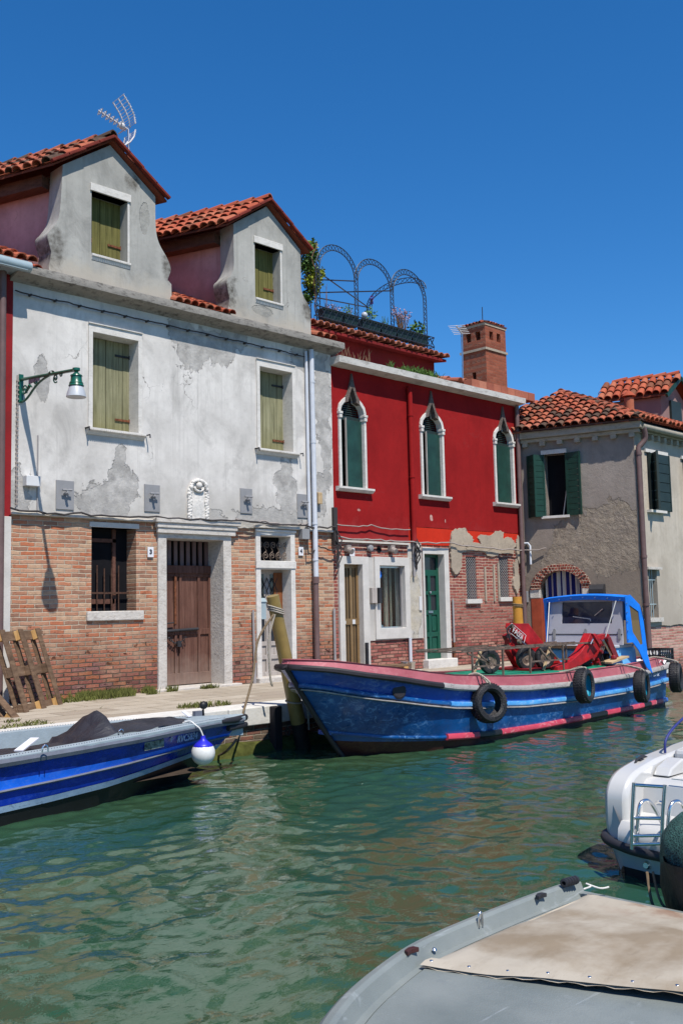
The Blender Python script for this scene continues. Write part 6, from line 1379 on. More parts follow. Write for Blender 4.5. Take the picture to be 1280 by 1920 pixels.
for q in ((1137,1197),(1126,1222),(1110,1235),(1121,1243)): v = fac(q[0],q[1],yB-.14); mb = MB(); mb.lathe([(.0,.05),(.03,.05),(.035,.0),(0,0)], (v.x,yB-.12,v.z), 10, (0,-1,0)); mb.build('pivot_pin', M['crane_dark'], CR, smooth=40)
mb = MB(); mb.box(13.75,15.6,-4.7,-4.0,.855,.90); mb.build('base_frame', M['crane_dark'], CR, bev=.01)
a = fac(1135,1243,-5.02); b = fac(1168,1231,-5.02); mb = MB(); mb.beam(a+Vector((0,0,.0)), b, .22, .03, up=(0,0,1)); tag(mb.build('wooden_board', M['plank'], None, loc=tuple(a)), 'loose pale wooden board lying against the red crane foot', 'board')

# ------------------------------------------------------------------ trolleys on the green hatch
def wheel(parent, c, r=.165, w=.085, ax=(0,1,0)):
    mb = MB(); n = 22; pr = [(r*.60,-w*.40),(r*.80,-w*.5),(r*.95,-w*.42),(r,-w*.2),(r,w*.2),(r*.95,w*.42),(r*.80,w*.5),(r*.60,w*.40)]
    mb.lathe(pr, c, n, ax, True); wh = mb.build('wheel', M['tyre'], parent, smooth=40)
    mb = MB(); mb.lathe([(.0,-w*.25),(.03,-w*.3),(.035,-w*.2),(r*.45,-w*.1),(r*.62,-w*.35),(r*.62,w*.35),(r*.45,w*.1),(.03,w*.3),(.0,w*.3)], c, n, ax); mb.build('rim', M['steel_rusty'], wh, smooth=40)
def trolley(label, pxa, pxb, legs, wheels, yn, ygap=.9):
    a = fac(pxa[0],pxa[1],yn); b = fac(pxb[0],pxb[1],yn); zt = 1.275; x0, x1 = a.x, b.x
    T = thing('hand_trolley', label, 'trolley', ((x0+x1)/2, yn+.4, .86), 'trolleys on the cargo boat deck')
    mb = MB()
    for y in (yn, yn+ygap*.5, yn+ygap): mb.beam((x0,y,zt), (x1,y,zt), .024, .024)
    for i in range(4): x = x0+(x1-x0)*i/3; mb.beam((x,yn,zt-.012),(x,yn+ygap,zt-.012), .022, .018)
    mb.build('top_frame', M['steel_rusty'], T)
    for (lx_, wy) in legs:
        x = fac(lx_,1240,yn+wy).x; mb = MB(); mb.beam((x,yn+wy,.862),(x,yn+wy,zt), .026, .026); mb.build('leg', M['steel_rusty'], T)
    xs = [fac(l,1240,yn+wy).x for l, wy in legs]
    bars = [((x0+.12,yn+.01,zt-.03),(xs[0]+.55,yn+.01,1.04)),((min(xs),yn+.01,1.04),(max(xs)+.02,yn+.01,1.03)),((xs[-1]-.6,yn+.01,zt-.03),(xs[-1]-.3,yn+.01,1.04))]
    for wx, wy in wheels: x = fac(wx,1232,wy).x; bars.append(((x,wy,1.02),(x+.02,wy,zt-.02)))
    for p_, q_ in bars: mb = MB(); mb.beam(p_, q_, .024, .024); mb.build('brace', M['steel_rusty'], T)
    for wx, wy in wheels: x = fac(wx,1236,wy).x; wheel(T, (x,wy,.862+.195), .195, .10, (.25,1,0))
    mb = MB(); x = x0+.35; mb.beam((x,yn+.1,.875),(x+.25,yn+.12,zt-.02), .035, .03); mb.build('wooden_prop', M['plank'], T)
    return T
trolley('rusty steel hand trolley with two rubber wheels nearest the bow of the cargo boat', (866,1213), (1000,1212), [(885,0),(942,0)], [(917,-4.45),(985,-4.45)], -4.93)
trolley('rusty steel hand trolley with two rubber wheels in front of the cargo boat windscreen', (1003,1211), (1112,1207), [(993,0),(1055,0),(1061,.05)], [(1020,-4.6),(1094,-4.7)], -4.93, .75)

# ------------------------------------------------------------------ tyres hanging on the boat side
def tyre(px, py, r, w, ax, label, blue, y=-5.52, lift=0):
    c = fac(px, py, y); T = thing('tyre_fender', label, 'tyre', tuple(c), 'tyre fenders along the cargo boat')
    mb = MB(); pr = [(r*.60,-w*.36),(r*.72,-w*.50),(r*.90,-w*.48),(r*.98,-w*.34),(r,-w*.12),(r,w*.12),(r*.98,w*.34),(r*.90,w*.48),(r*.72,w*.50),(r*.60,w*.36),(r*.74,w*.30),(r*.86,0),(r*.74,-w*.30)]
    mb.lathe(pr, c, 32, ax, True); t = mb.build('tyre', M['tyre'], T, smooth=35)
    mb = MB()
    for i in range(40):
        a = 2*math.pi*i/40; axv = Vector(ax).normalized(); u = axv.orthogonal().normalized(); v = axv.cross(u); dr = u*math.cos(a)+v*math.sin(a); tg = -u*math.sin(a)+v*math.cos(a)
        for o_ in (-.26,.0,.26): mb.beam(c+dr*(r*1.004)+axv*w*(o_-.08)-tg*r*.03, c+dr*(r*1.004)+axv*w*(o_+.08)+tg*r*.03, .02, .006, up=dr)
    mb.build('tread', M['tyre'], T)
    if blue: mb = MB(); mb.lathe([(r*.735,w*.25),(r*.845,0),(r*.735,-w*.25),(r*.73,-w*.25),(r*.84,0),(r*.73,w*.25)], c, 28, ax, True); mb.build('painted_inside', M['tyre_blue'], T)
    mb = MB(); top = c+Vector((0,0,r)); zr0 = zr_(c.x)+pk(c.x); g = Vector((c.x, hp(c.x,zr_(c.x),-1).y+.02, zr0+.02))
    mb.tube(curve([tuple(g+Vector((-.12,.10,0))), tuple(g+Vector((-.06,-.02,.02))), tuple(top+Vector((-.03,-.05,.02))), tuple(top+Vector((0,0,-.06))), tuple(top+Vector((.05,.06,.02))), tuple(g+Vector((.04,.05,.01)))],5), .016, 6); mb.build('lashing_rope', M['rope'], T)
tyre(915,1318,.275,.20,(-.30,-1,.10), 'worn black tyre fender hanging lowest and nearest the bow of the blue boat', False)
tyre(1094,1286,.27,.20,(.22,-1,.05), 'black tyre fender with turquoise inner paint hanging below the red crane', True)
tyre(1202,1287,.27,.20,(.30,-1,.02), 'black tyre fender with blue inner paint hanging under the blue canvas side', True)
tyre(1266,1270,.27,.20,(.35,-1,.02), 'black tyre fender hanging at the stern corner of the blue boat', True, -5.36)
# crate of bottles
c = fac(1233,1258,-4.75); KR = thing('plastic_crate', 'black plastic crate of pale bottles at the stern of the blue boat', 'crate', (c.x,-4.75,.86))
mb = MB(); x0, x1, y0_, y1_, z0, z1 = c.x-.26, c.x+.26, -4.95, -4.55, .80, 1.06
mb.box(x0,x1,y0_,y1_,z0,z0+.02)
for z_ in (z0+.02,z0+.12,z1-.03):
    mb.box(x0,x1,y0_,y0_+.015,z_,z_+.03); mb.box(x0,x1,y1_-.015,y1_,z_,z_+.03); mb.box(x0,x0+.015,y0_+.016,y1_-.016,z_,z_+.03); mb.box(x1-.015,x1,y0_+.016,y1_-.016,z_,z_+.03)
for i in range(8):
    x = x0+(x1-x0-.02)*i/7
    for y in (y0_-.003,y1_-.012): mb.box(x,x+.02,y,y+.015,z0+.021,z1+.001)
for i in range(6):
    y = y0_+.02+(y1_-y0_-.06)*i/5
    for x in (x0-.003,x1-.012): mb.box(x,x+.015,y,y+.02,z0+.021,z1+.001)
mb.build('crate_body', M['bottom_black'], KR)
mb = MB()
for i in range(6):
    for j in range(4): mb.lathe([(.0,z0+.03),(.035,z0+.03),(.035,z0+.15),(.015,z0+.2),(.015,z0+.235),(0,z0+.236)], (x0+.06+i*.08,y0_+.06+j*.09,0), 8)
mb.build('bottles', M['box_white'], KR, smooth=40)
mb = MB(); rows = []
for i in range(13): rows.append([(17.0+.06*i,-5.0+.5*j/5,.83+.04*math.sin(i*1.7+j*2)+.02*math.cos(j*3+i)) for j in range(6)])
mb.loft(rows); tag(mb.build('white_cloth', M['tarp_white'], None, smooth=60, loc=(17.4,-4.8,.82)), 'crumpled white cloth lying beside the bottle crate at the boat stern', 'cloth')

# ------------------------------------------------------------------ left blue boat
LB = thing('motor_boat', 'royal blue open boat with grey gunwale and dark tarpaulin at lower left', 'boat', (5,-4.45,0))
LBX = 7.95
def lc(x): return -4.47+.03*(x-4.4)
HB = [(0.5,.80),(2.5,.90),(4.4,.90),(5.2,.85),(6.0,.72),(6.5,.58),(7.0,.40),(7.4,.23),(7.7,.11),(7.95,.03)]
def lz(x): return interp(x, [(0,.60),(3,.615),(4.4,.64),(5.5,.665),(6.5,.675),(7.2,.665),(7.95,.63)])
def lstem(f): return 6.95+(7.95-6.95)*(max(0,f)**.75)          # stem x at height fraction f of the sheer
def lp(t, f, sd, out=0.0):
    """t 0..1 from the frame edge to the stem, f height fraction"""
    xe = lstem(f); x = .5+t*(xe-.5); xq = .5+t*(7.95-.5); hb = interp(xq,HB)*(.90+.10*f); return Vector((x, lc(x)+sd*(hb+out), lz(x)*f))
TT = [0,.2,.35,.45,.52,.58,.64,.69,.74,.78,.82,.86,.89,.92,.94,.96,.98,.99,1.0]
def lskin(name, fa, fb, m, n=3, out=0.0):
    mb = MB()
    for sd in (-1,1): mb.loft([[lp(t, fa(t)+(fb(t)-fa(t))*k/n, sd, out) for k in range(n+1)] for t in TT])
    mb.loft([[lp(0, fa(0)+(fb(0)-fa(0))*k/n, sd, out) for k in range(n+1)] for sd in (-1,1)])
    return mb.build(name, m, LB, smooth=40)
f_b = lambda t: interp(t, [(0,.20),(.5,.20),(.75,.28),(.95,.42),(1,.44)]); f_p = lambda t: f_b(t)+.095
f_r = lambda t: interp(t, [(0,.50),(.5,.52),(.75,.58),(1,.66)]); f_s = lambda t: f_r(t)+interp(t,[(0,.17),(.5,.16),(.8,.085),(1,.06)])
lskin('bottom', lambda t: -.5, f_b, M['bottom_black']); lskin('pale_strake', f_b, f_p, M['left_pale'], out=.012)
lskin('lower_hull', f_p, f_r, M['left_blue']); lskin('bright_strake', f_r, f_s, M['left_bright'], out=.0); lskin('upper_hull', f_s, lambda t: .90, M['left_blue'])
def lrail(name, fr, w, h, m, t1=1.0, n=40):
    for sd in (-1,1):
        mb = MB(); rows = []
        for i in range(n+1):
            t = t1*i/n; p = lp(t, fr(t), sd); nn = Vector((.4*max(0,(t-.8)*5),sd,0)).normalized(); rows.append([p-nn*.02+Vector((0,0,h/2)), p+nn*w*.7+Vector((0,0,h/2)), p+nn*w+Vector((0,0,0)), p+nn*w*.7-Vector((0,0,h/2)), p-nn*.02-Vector((0,0,h/2))])
        mb.loft(rows, close=True); mb.build(name, m, LB, smooth=35)
lrail('rub_line', f_r, .03, .022, M['left_rail']); lrail('main_rail', lambda t: .945, .05, .072, M['left_rail'])
mb = MB(); 
for sd in (-1,1):
    rows = []
    for t in TT: p = lp(t,1.0,sd,.03); hb = abs(p.y-lc(p.x)); iw = min(.17,hb); rows.append([p-Vector((0,0,.03)), p+Vector((0,0,.008)), Vector((p.x,p.y-sd*iw*.6,p.z+.022)), Vector((p.x,p.y-sd*iw,p.z+.012)), Vector((p.x,p.y-sd*(iw+.01),p.z-.22))])
    mb.loft(rows)
mb.build('gunwale', M['left_grey'], LB, smooth=35)
mb = MB()
for sd in (-1,1):
    for i in range(120): t = .45+.5*i/120; p = lp(t,1.0,sd); mb.sphere((p.x, p.y-sd*.02, p.z+.018), .006, 5)
mb.build('rivet_line', M['left_rail'], LB); bpy.data.objects['rivet_line']['kind'] = 'stuff'
mb = MB(); rows = []
for t in [.855,.88,.90,.92,.94,.96,.98,1.0]: a = lp(t,1.0,-1); b = lp(t,1.0,1); rows.append([a+Vector((0,0,.012)), (a+b)/2+Vector((0,0,.04)), b+Vector((0,0,.012))])
mb.loft(rows); mb.build('foredeck', M['left_grey'], LB, smooth=50)
mb = MB(); mb.add([(.5,-5.2,.16),(7.0,-4.9,.16),(7.0,-3.9,.16),(.5,-3.6,.16)], [(0,1,2,3)]); mb.build('floor', M['inner_dark'], LB)
mb = MB(); mb.tube([lp(.93,.97,-1,.02),lp(.97,.97,-1,.03),Vector((8.0,lc(8),.62)),lp(.97,.97,1,.03),lp(.93,.97,1,.02)], [.03,.04,.042,.04,.03], 8); mb.tube([Vector((7.62,lc(7.6)-.12,.53)),Vector((7.98,lc(8)-.03,.535)),Vector((7.62,lc(7.6)+.12,.53))], .035, 8); mb.build('bow_fender', M['rubber'], LB, smooth=50)
mb = MB(); b0 = fac(382,1338,-4.30); mb.tube([b0+Vector((0,0,-.06)), b0+Vector((-.01,0,.05))], .015, 6); mb.sphere(b0+Vector((0,0,.10)), .055, 10, (1,.8,.9)); mb.build('bow_light', M['bottom_black'], LB, smooth=50)
mb = MB(); b0 = fac(369,1338,-4.30); mb.box(b0.x-.04,b0.x+.06,b0.y-.03,b0.y+.03,b0.z-.08,b0.z+.03); mb.build('bow_post', M['left_rail'], LB)
for px0 in (227,85): 
    p = gnd(px0, 1372 if px0 == 227 else 1402, .70); mb = MB(); mb.tube(curve([(p.x-.028,p.y,.66),(p.x-.026,p.y,.705),(p.x+.0,p.y,.725),(p.x+.026,p.y,.705),(p.x+.028,p.y,.66)],4), .008, 6); mb.build('cleat', M['chrome'], LB, smooth=60)
def onside(px, py, f=.80):           # near side point under a pixel, by marching
    best = None
    for i in range(900):
        t = i/900
        p = lp(t, f, -1); d = ray(px,py); w_ = (p-CAMP); k = (w_-d*w_.dot(d)).length
        if best is None or k < best[0]: best = (k,p,t)
    return best[1], best[2]
p, t_ = onside(350,1386,.80); q, _ = onside(320,1390,.80); dd = (p-q)
text('RVC5834', .105, p+Vector((0,-.018,-.0)), dd, (0,0,1), M['letter'], LB, shear=.25, off=.001)
p, t_ = onside(288,1391,.80); q, _ = onside(275,1393,.80); dd = (p-q).normalized(); mb = MB(); o_ = p+Vector((0,-.012,0)); mb.beam(o_-dd*.16, o_+dd*.16, .006, .085); mb.build('worn_sticker', M['letter_old'], LB)
p, _ = onside(320,1387,.82); text('P', .07, p+Vector((0,-.018,0)), dd, (0,0,1), M['letter'], LB, name='letter_mark')
# tarpaulin in the boat
mb = MB(); rows = []
for i in range(80):
    t = i/79; x = 4.2+t*(7.15-4.2); hb = interp(x,HB)
    ynear = lc(x)-hb+.16; yfar = lc(x)+hb*.25
    hgt = .18+.30*max(0,math.sin((t*1.15-.15)*math.pi))**.8 if t > .13 else .18
    hump = .20*(math.exp(-((x-5.72)/.17)**2) if x < 5.72 else math.exp(-((x-5.72)/.07)**2)); base = .55 if t > .38 else .42
    rows.append([Vector((x+.015*math.sin(j*2+i*.5), ynear+(yfar-ynear)*j/11, (lz(x)+.00 if x > 5.4 else lz(x)-.05)+ (hump+.10*math.sin(math.pi*min(1,max(0,(x-5.4)/1.8))))*math.sin(math.pi*(j+.6)/12.2)+.010*math.sin(i*.45+j*1.7)+.012*mnoise.noise(Vector((x*6,j*.8,3)))-.04*(j/11)**2-.0*base)) for j in range(12)])
mb.loft(rows); TP = mb.build('tarpaulin', M['tarp_dark'], None, smooth=180, loc=(5.7,-4.5,.65)); tag(TP, 'creased charcoal tarpaulin stretched over the cockpit of the left blue boat', 'tarpaulin')
mb = MB()
pass
for a_, b_, w_ in ((fac(183,1337,-4.55), fac(191,1348,-4.60), .06),(fac(35,1408,-4.95), fac(66,1384,-4.75), .09),(fac(344,1334,-4.35), fac(357,1344,-4.45), .06)): mb = MB(); mb.beam(a_, b_, w_, .012); mb.build('white_hem', M['tarp_white'], TP)
# ball fender
BF = thing('ball_fender', 'round white ball fender with blue top hanging from the blue boat bow', 'fender', (6.9,-4.95,.22))
mb = MB(); c = Vector((6.90,-4.95,.36)); mb.sphere(c, .135, 22, (1,1,1.0)); mb.build('ball', M['ball_white'], BF, smooth=80)
mb = MB(); pr = [(.0,.14),(.02,.19),(.028,.19),(.03,.155),(.06,.128),(.09,.105),(.112,.08),(.111,.074),(.0,.07)]; mb.lathe(pr, c, 18); mb.build('cap', M['ball_blue'], BF, smooth=60)
mb = MB(); g = Vector((6.84,-4.86,.69)); mb.tube(curve([tuple(c+Vector((0,0,.19))), tuple(c+Vector((-.03,.02,.27))), tuple(g+Vector((.0,-.03,-.02))), tuple(g+Vector((-.02,.04,.02))), tuple(g+Vector((-.06,.12,.0)))],5), .009, 6); mb.build('cord', M['rope_white'], BF)

# ------------------------------------------------------------------ foreground grey boat
FB = thing('grey_boat', 'grey fibreglass boat with canvas cover in the near right corner', 'boat', (3.2,-12.4,0))
far_ = [(4.27,-11.325),(3.9,-11.31),(3.5,-11.315),(3.2,-11.33),(2.97,-11.365),(2.67,-11.455),(2.43,-11.555),(2.20,-11.69),(1.97,-11.89),(1.81,-12.13),(1.75,-12.42)]
half = curve([(x,y,0) for x, y in far_], 4); half = [(p[0],p[1]) for p in half]; ymid = -12.42
ring = half+[(x, 2*ymid-y) for x, y in reversed(half[:-1])]
def off(r_, d):                       # inward offset of the deck outline
    out = []; n = len(r_)
    for i, p in enumerate(r_):
        a = Vector(r_[max(i-1,0)]+(0,)); b = Vector(r_[min(i+1,n-1)]+(0,)); t = (b-a).normalized(); nn = Vector((-t.y,t.x,0)); c_ = Vector((3.2,ymid,0))
        if nn.dot(c_-Vector(p+(0,))) < 0: nn = -nn
        q = Vector(p+(0,))+nn*d; out.append((min(q.x,4.27),q.y))
    return out
def rim(d, z): return [Vector((x,y,z)) for x, y in off(ring, d)]
prof = [(.06,-.15),(.0,.30),(-.035,.50),(-.03,.535),(-.005,.560),(.012,.590),(.030,.604),(.055,.608),(.072,.598),(.082,.572),(.095,.548),(.12,.542),(.131,.552)]
mb = MB(); mb.loft([rim(d,z) for d, z in prof]); mb.build('gunwale', M['fg_grey'], FB, smooth=28)
mb = MB(); inn = off(ring,.13); mb.prism(inn, 'z', .50, .55); mb.build('foredeck', M['fg_grey'], FB)
mb = MB(); mb.loft([rim(-.045,.44), rim(-.06,.47), rim(-.045,.50), rim(-.03,.50)]); mb.build('rub_rail', M['left_rail'], FB, smooth=60)
mb = MB(); mb.box(4.22,4.27,2*ymid+11.40,-11.40,-.15,.56); mb.build('transom', M['fg_grey'], FB)
# canvas, held down by snap buttons
def fz(x, y): return .557+.045*math.sin(math.pi*max(0,min(1,(x-2.95)/1.3)))*math.sin(math.pi*max(0,min(1,(-11.46-y)/1.9)))+.006*math.sin(x*7+y*3)+.010*mnoise.noise(Vector((x*2.6,y*2.6,1)))+.005*mnoise.noise(Vector((x*7,y*5,4)))
mb = MB(); rows = []; nI, nJ = 40, 44
cA = gnd(787,1799,.583); cB = gnd(1280,1866,.583); cA.z = cB.z = 0; cB = cA+(cB-cA)*1.32
dirn = (cB-cA)
cA2 = Vector((4.235,-11.455,0)); cB2 = Vector((4.262,-12.95,0)); cB = cA+dirn*1.15
def cp(i, j):
    a = cA.lerp(cB,j/nJ); b = cA2.lerp(cB2,j/nJ); p = a.lerp(b,i/nI); return p
for j in range(nJ+1):
    r_ = []
    for i in range(nI+1):
        p = cp(i,j); e = min(1, min(i/4, (nI-i)/3, j/2)); z = fz(p.x,p.y)+.016*(e**.5)+(.004*math.sin(j*1.9) if i < 3 else 0); r_.append(Vector((p.x,p.y,z)))
    rows.append(r_)
mb.loft(rows); sk2 = [[r for r in rows[0]], [Vector((p.x,p.y+.003,.555)) for p in rows[0]]]; mb.loft(sk2)
CV = mb.build('canvas_cover', M['canvas'], None, smooth=60, loc=(3.6,-12,.56)); tag(CV, 'stained cream canvas cover buttoned over the deck of the near grey boat', 'canvas cover')
mb = MB(); sn = [(i/6*.62+.015) for i in range(7)]
for t in sn: p = cA.lerp(cB,t); mb = MB(); mb.lathe([(.0,.008),(.007,.007),(.010,.003),(.011,0)], (p.x+.035,p.y,fz(p.x,p.y)+.013), 10); mb.build('snap_button', M['chrome'], CV, smooth=60)
for px0, py0 in ((813,1775),(905,1722),(960,1697)): p = gnd(px0,py0,.585); mb = MB(); mb.lathe([(.0,.010),(.008,.008),(.012,0)], (p.x,p.y,.572), 10); mb.build('snap_button', M['chrome'], CV, smooth=60)
mb = MB(); rows = []
for j in range(nJ+1): p = cA.lerp(cB,j/nJ); q = p.lerp(cA2.lerp(cB2,j/nJ),.055); rows.append([Vector((p.x-.001,p.y,fz(p.x,p.y)+.009)), Vector((p.x+.03,p.y,fz(p.x,p.y)+.019)), Vector((q.x,q.y,fz(q.x,q.y)+.0185))])
mb.loft(rows); mb.build('hem', M['canvas'], CV, smooth=60)
p = gnd(900,1722,.61); mb = MB(); mb.tube(curve([(p.x-.012,p.y,.575),(p.x-.010,p.y,.62),(p.x,p.y,.635),(p.x+.010,p.y,.62),(p.x+.012,p.y,.575)],4), .0055, 6); mb.build('eye_bolt', M['chrome'], FB, smooth=60)
for px0, py0 in ((757,1780),(1000,1678)): p = gnd(px0,py0,.605); p.y -= .03; mb = MB(); mb.prism([(p.x-.035,p.y-.022),(p.x+.0,p.y-.010),(p.x+.035,p.y-.018),(p.x+.030,p.y+.006),(p.x-.0,p.y+.012),(p.x-.03,p.y+.002)], 'z', .598, .616); mb.build('fairlead', M['bottom_red'] if px0 == 757 else M['iron'], FB, bev=.003)
p = gnd(1080,1655,.62); mb = MB()
for i in range(5): mb.lathe([(.010,-.010),(.020,-.008),(.020,.008),(.010,.010)], (4.12+.018*i,-11.40-.003*i,.626), 12, (1,.2,0), True)
tag(mb.build('rope_coil', M['rubber'], None, smooth=40, loc=(4.15,-11.42,.61)), 'small black rope coil on the far corner of the near grey boat', 'rope')
mb = MB(); mb.tube(curve([(4.17,-11.47,.60),(4.20,-11.49,.61),(4.21,-11.46,.615),(4.23,-11.52,.60),(4.26,-11.55,.605)],4), .004, 6); tag(mb.build('tie_rope', M['rope_white'], None, loc=(4.2,-11.48,.6)), 'knotted white cord at the far corner of the cream canvas', 'rope')
# covered outboard engine
OE = thing('covered_outboard', 'outboard engine wrapped in black cover and green net at right edge', 'outboard engine', (4.55,-11.95,.2))
c = Vector((4.62,-12.02,.72)); rn = random.Random(5); mb = MB(); rows = []
for i in range(17):
    th = math.pi*i/16; r_ = []
    for k in range(26):
        a = 2*math.pi*k/26; d = Vector((math.sin(th)*math.cos(a), math.sin(th)*math.sin(a), math.cos(th))); q = 1+.14*mnoise.noise(d*1.6)+.05*mnoise.noise(d*5); r_.append(c+Vector((d.x*.34,d.y*.34,d.z*.30))*q)
    rows.append(r_)
mb.loft(rows, close=True); mb.build('net_bundle', M['net'], OE, smooth=80)
mb = MB(); rows = []
for z_, rr_ in ((.75,.33),(.6,.32),(.45,.28),(.25,.24),(-.1,.20)):
    rows.append([Vector((4.60+rr_*math.cos(a)*(1+.07*math.sin(a*5+z_*9)), -12.0+rr_*math.sin(a)*(1+.07*math.sin(a*5+z_*9)), z_)) for a in [2*math.pi*k/32 for k in range(32)]])
mb.loft(rows, close=True); mb.build('engine_cover', M['cover_black'], OE, smooth=70)
mb = MB(); mb.tube(curve([(4.42,-11.66,.66),(4.36,-11.72,.52),(4.40,-11.80,.46),(4.46,-11.95,.42),(4.5,-12.1,.38)],5), .007, 6); mb.tube(curve([(4.44,-11.68,.66),(4.38,-11.75,.54),(4.42,-11.84,.48),(4.48,-12.0,.45)],5), .006, 6); mb.build('binding_rope', M['rope_brown'], OE)

# ------------------------------------------------------------------ white motor boat
WB = thing('white_motorboat', 'white motorboat stern with steel ladder and navy cover at right edge', 'boat', (8,-11.1,0))
xz = [(6.62,.18),(6.585,.34),(6.585,.47)]+[tuple(p[:2]) for p in curve([(6.585,.47,0),(6.60,.56,0),(6.67,.645,0),(6.80,.70,0),(7.1,.75,0)],4)[1:]]+[(7.6,.785),(9,.85),(12,.95),(12,.18)]
mb = MB(); mb.prism(xz, 'y', -10.335, -10.15); mb.build('far_quarter', M['gelcoat'], WB, smooth=50, bev=.035)
mb = MB(); mb.loft([[(6.75,-10.24,-.2),(8,-10.2,-.2),(12,-10.3,-.2)],[(6.62,-10.17,.2),(8,-10.15,.2),(12,-10.15,.2)]]); mb.build('far_side', M['gelcoat_grey'], WB)
def wy(px, py, x): v = atx(px,py,x); return v.y, v.z
mb = MB()                           # transom and bathing platform
tr = [(6.52,-10.30,.23),(6.47,-10.55,.22),(6.45,-11.1,.22),(6.47,-11.65,.22),(6.56,-12.0,.23)]
rows = [[Vector((x+.10,y-.02*0,-.15)) for x,y,z in tr], [Vector((x+.05,y,.10)) for x,y,z in tr], [Vector((x+.02,y,.20)) for x,y,z in tr]]
m1 = MB(); m1.loft(rows); m1.loft([[Vector((6.62,-10.30,-.15)),Vector((6.57,-10.30,.10)),Vector((6.54,-10.30,.20))],[Vector((6.75,-10.22,-.15)),Vector((6.66,-10.19,.10)),Vector((6.62,-10.18,.20))]]); m1.build('transom', M['gelcoat_grey'], WB, smooth=60)
m1 = MB(); m1.loft([[Vector((x+.095,y,-.2)) for x,y,z in tr],[Vector((x+.058,y,.055)) for x,y,z in tr]]); m1.loft([[Vector((6.60,-10.30,-.2)),Vector((6.575,-10.302,.055))],[Vector((6.74,-10.22,-.2)),Vector((6.675,-10.195,.055))]]); m1.build('antifouling', M['bottom_black'], WB)
m1 = MB(); rr_ = [Vector((6.85,-10.13,.25)),Vector((6.68,-10.12,.245)),Vector((6.57,-10.17,.235)),Vector((6.51,-10.30,.215)),Vector((6.455,-10.55,.20)),Vector((6.435,-11.1,.20)),Vector((6.455,-11.65,.20)),Vector((6.55,-12.05,.21))]
m1.tube(curve([tuple(p) for p in rr_],5), .035, 8); m1.build('rub_rail', M['rubber'], WB, smooth=60)
rows = [[Vector((x,y,.20)) for x,y,z in tr],[Vector((x-.012,y,.26)) for x,y,z in tr],[Vector((x+.0,y,.33)) for x,y,z in tr],[Vector((x+.05,y,.375)) for x,y,z in tr],[Vector((6.78,y,.385)) for x,y,z in tr],[Vector((6.82,y,.40)) for x,y,z in tr],[Vector((6.85,y,.60)) for x,y,z in tr],[Vector((6.89,y,.63)) for x,y,z in tr],[Vector((7.15,y,.64)) for x,y,z in tr]]
mb.loft(rows); mb.add([(6.54,-10.30,.2),(6.60,-10.18,.2),(6.60,-10.20,.52),(6.54,-10.32,.33)], [(0,1,2,3)])
mb.box(7.15,9.5,-12.0,-10.36,.2,.64+.0); mb.build('bathing_platform', M['gelcoat'], WB, smooth=40)
mb = MB(); mb.box(7.32,9.5,-12.0,-10.338,.60,.795); mb.build('cockpit_bulkhead', M['gelcoat'], WB, bev=.03)
mb = MB(); mb.prism([(6.98,.645),(7.28,.645),(7.28,.735),(7.22,.75),(7.04,.70)], 'y', -10.47, -10.34); mb.build('side_step', M['gelcoat'], WB, bev=.012)
mb = MB(); mb.box(6.842,6.852,-10.70,-10.56,.655,.66); v = atx(1238,1515,6.84); mb.lathe([(.0,.012),(.03,.012),(.045,.02),(.055,.012),(.055,0)], (6.845,v.y,v.z), 18, (-1,0,0)); mb.build('deck_fitting', M['chrome'], WB, smooth=40)
mb = MB(); v = atx(1213,1630,6.52); mb.lathe([(.0,.03),(.02,.03),(.032,.01),(.032,0)], (6.525,v.y,v.z+.03), 12, (-1,0,0)); mb.build('drain_fitting', M['chrome'], WB, smooth=40)
xl = 6.36; A0 = atx(1188,1468,xl); A1 = atx(1184,1592,xl); B0 = atx(1246,1472,xl); B1 = atx(1240,1590,xl); LD = MB()
LD.tube([A0,A0.lerp(A1,.5)+Vector((-.01,0,0)),A1], .015, 8); LD.tube([B0,B0.lerp(B1,.5)+Vector((-.01,0,0)),B1], .015, 8)
for t in (.03,.53,.80,.93): LD.tube([A0.lerp(A1,t), B0.lerp(B1,t)], .012, 8)
for p0, p1 in ((A0,A1),(B0,B1)): LD.tube(curve([tuple(p0.lerp(p1,.95)+Vector((.03,-.02,0))), tuple(p0.lerp(p1,.42)+Vector((.04,-.02,.0))), tuple(p0.lerp(p1,.34)+Vector((.09,-.03,.02))), tuple(p0.lerp(p1,.36)+Vector((.16,-.05,.0))), (6.60,p0.y-.07,.385)],6), .014, 8)
LD.build('ladder', M['chrome'], WB, smooth=60)
mb = MB(); v = fac(1199,1428,-10.22); mb.tube([v+Vector((-.09,0,-.02)), v+Vector((-.05,0,.02)), v+Vector((.05,0,.035)), v+Vector((.10,0,.02))], .011, 6); mb.box(v.x-.03,v.x+.03,-10.24,-10.20,v.z-.06,v.z+.02); mb.build('cleat', M['iron'], WB)
q = [fac(a_,b_,-10.30) for a_, b_ in ((1246,1412),(1247,1388),(1262,1364),(1290,1338))]; mb = MB(); mb.tube(curve([tuple(p_) for p_ in q],5), .010, 8); mb.build('grab_rail', M['navy'], WB, smooth=60)
mb = MB(); rows = []
for i in range(16):
    x = 7.62+i*.2; rows.append([Vector((x,-10.32-.1*j,.79+min(.16,.05*i)*math.sin(math.pi*(j+1.5)/14)+.008*math.sin(i*2+j))) for j in range(14)])
mb.loft(rows); mb.build('boat_cover', M['navy'], WB, smooth=60)

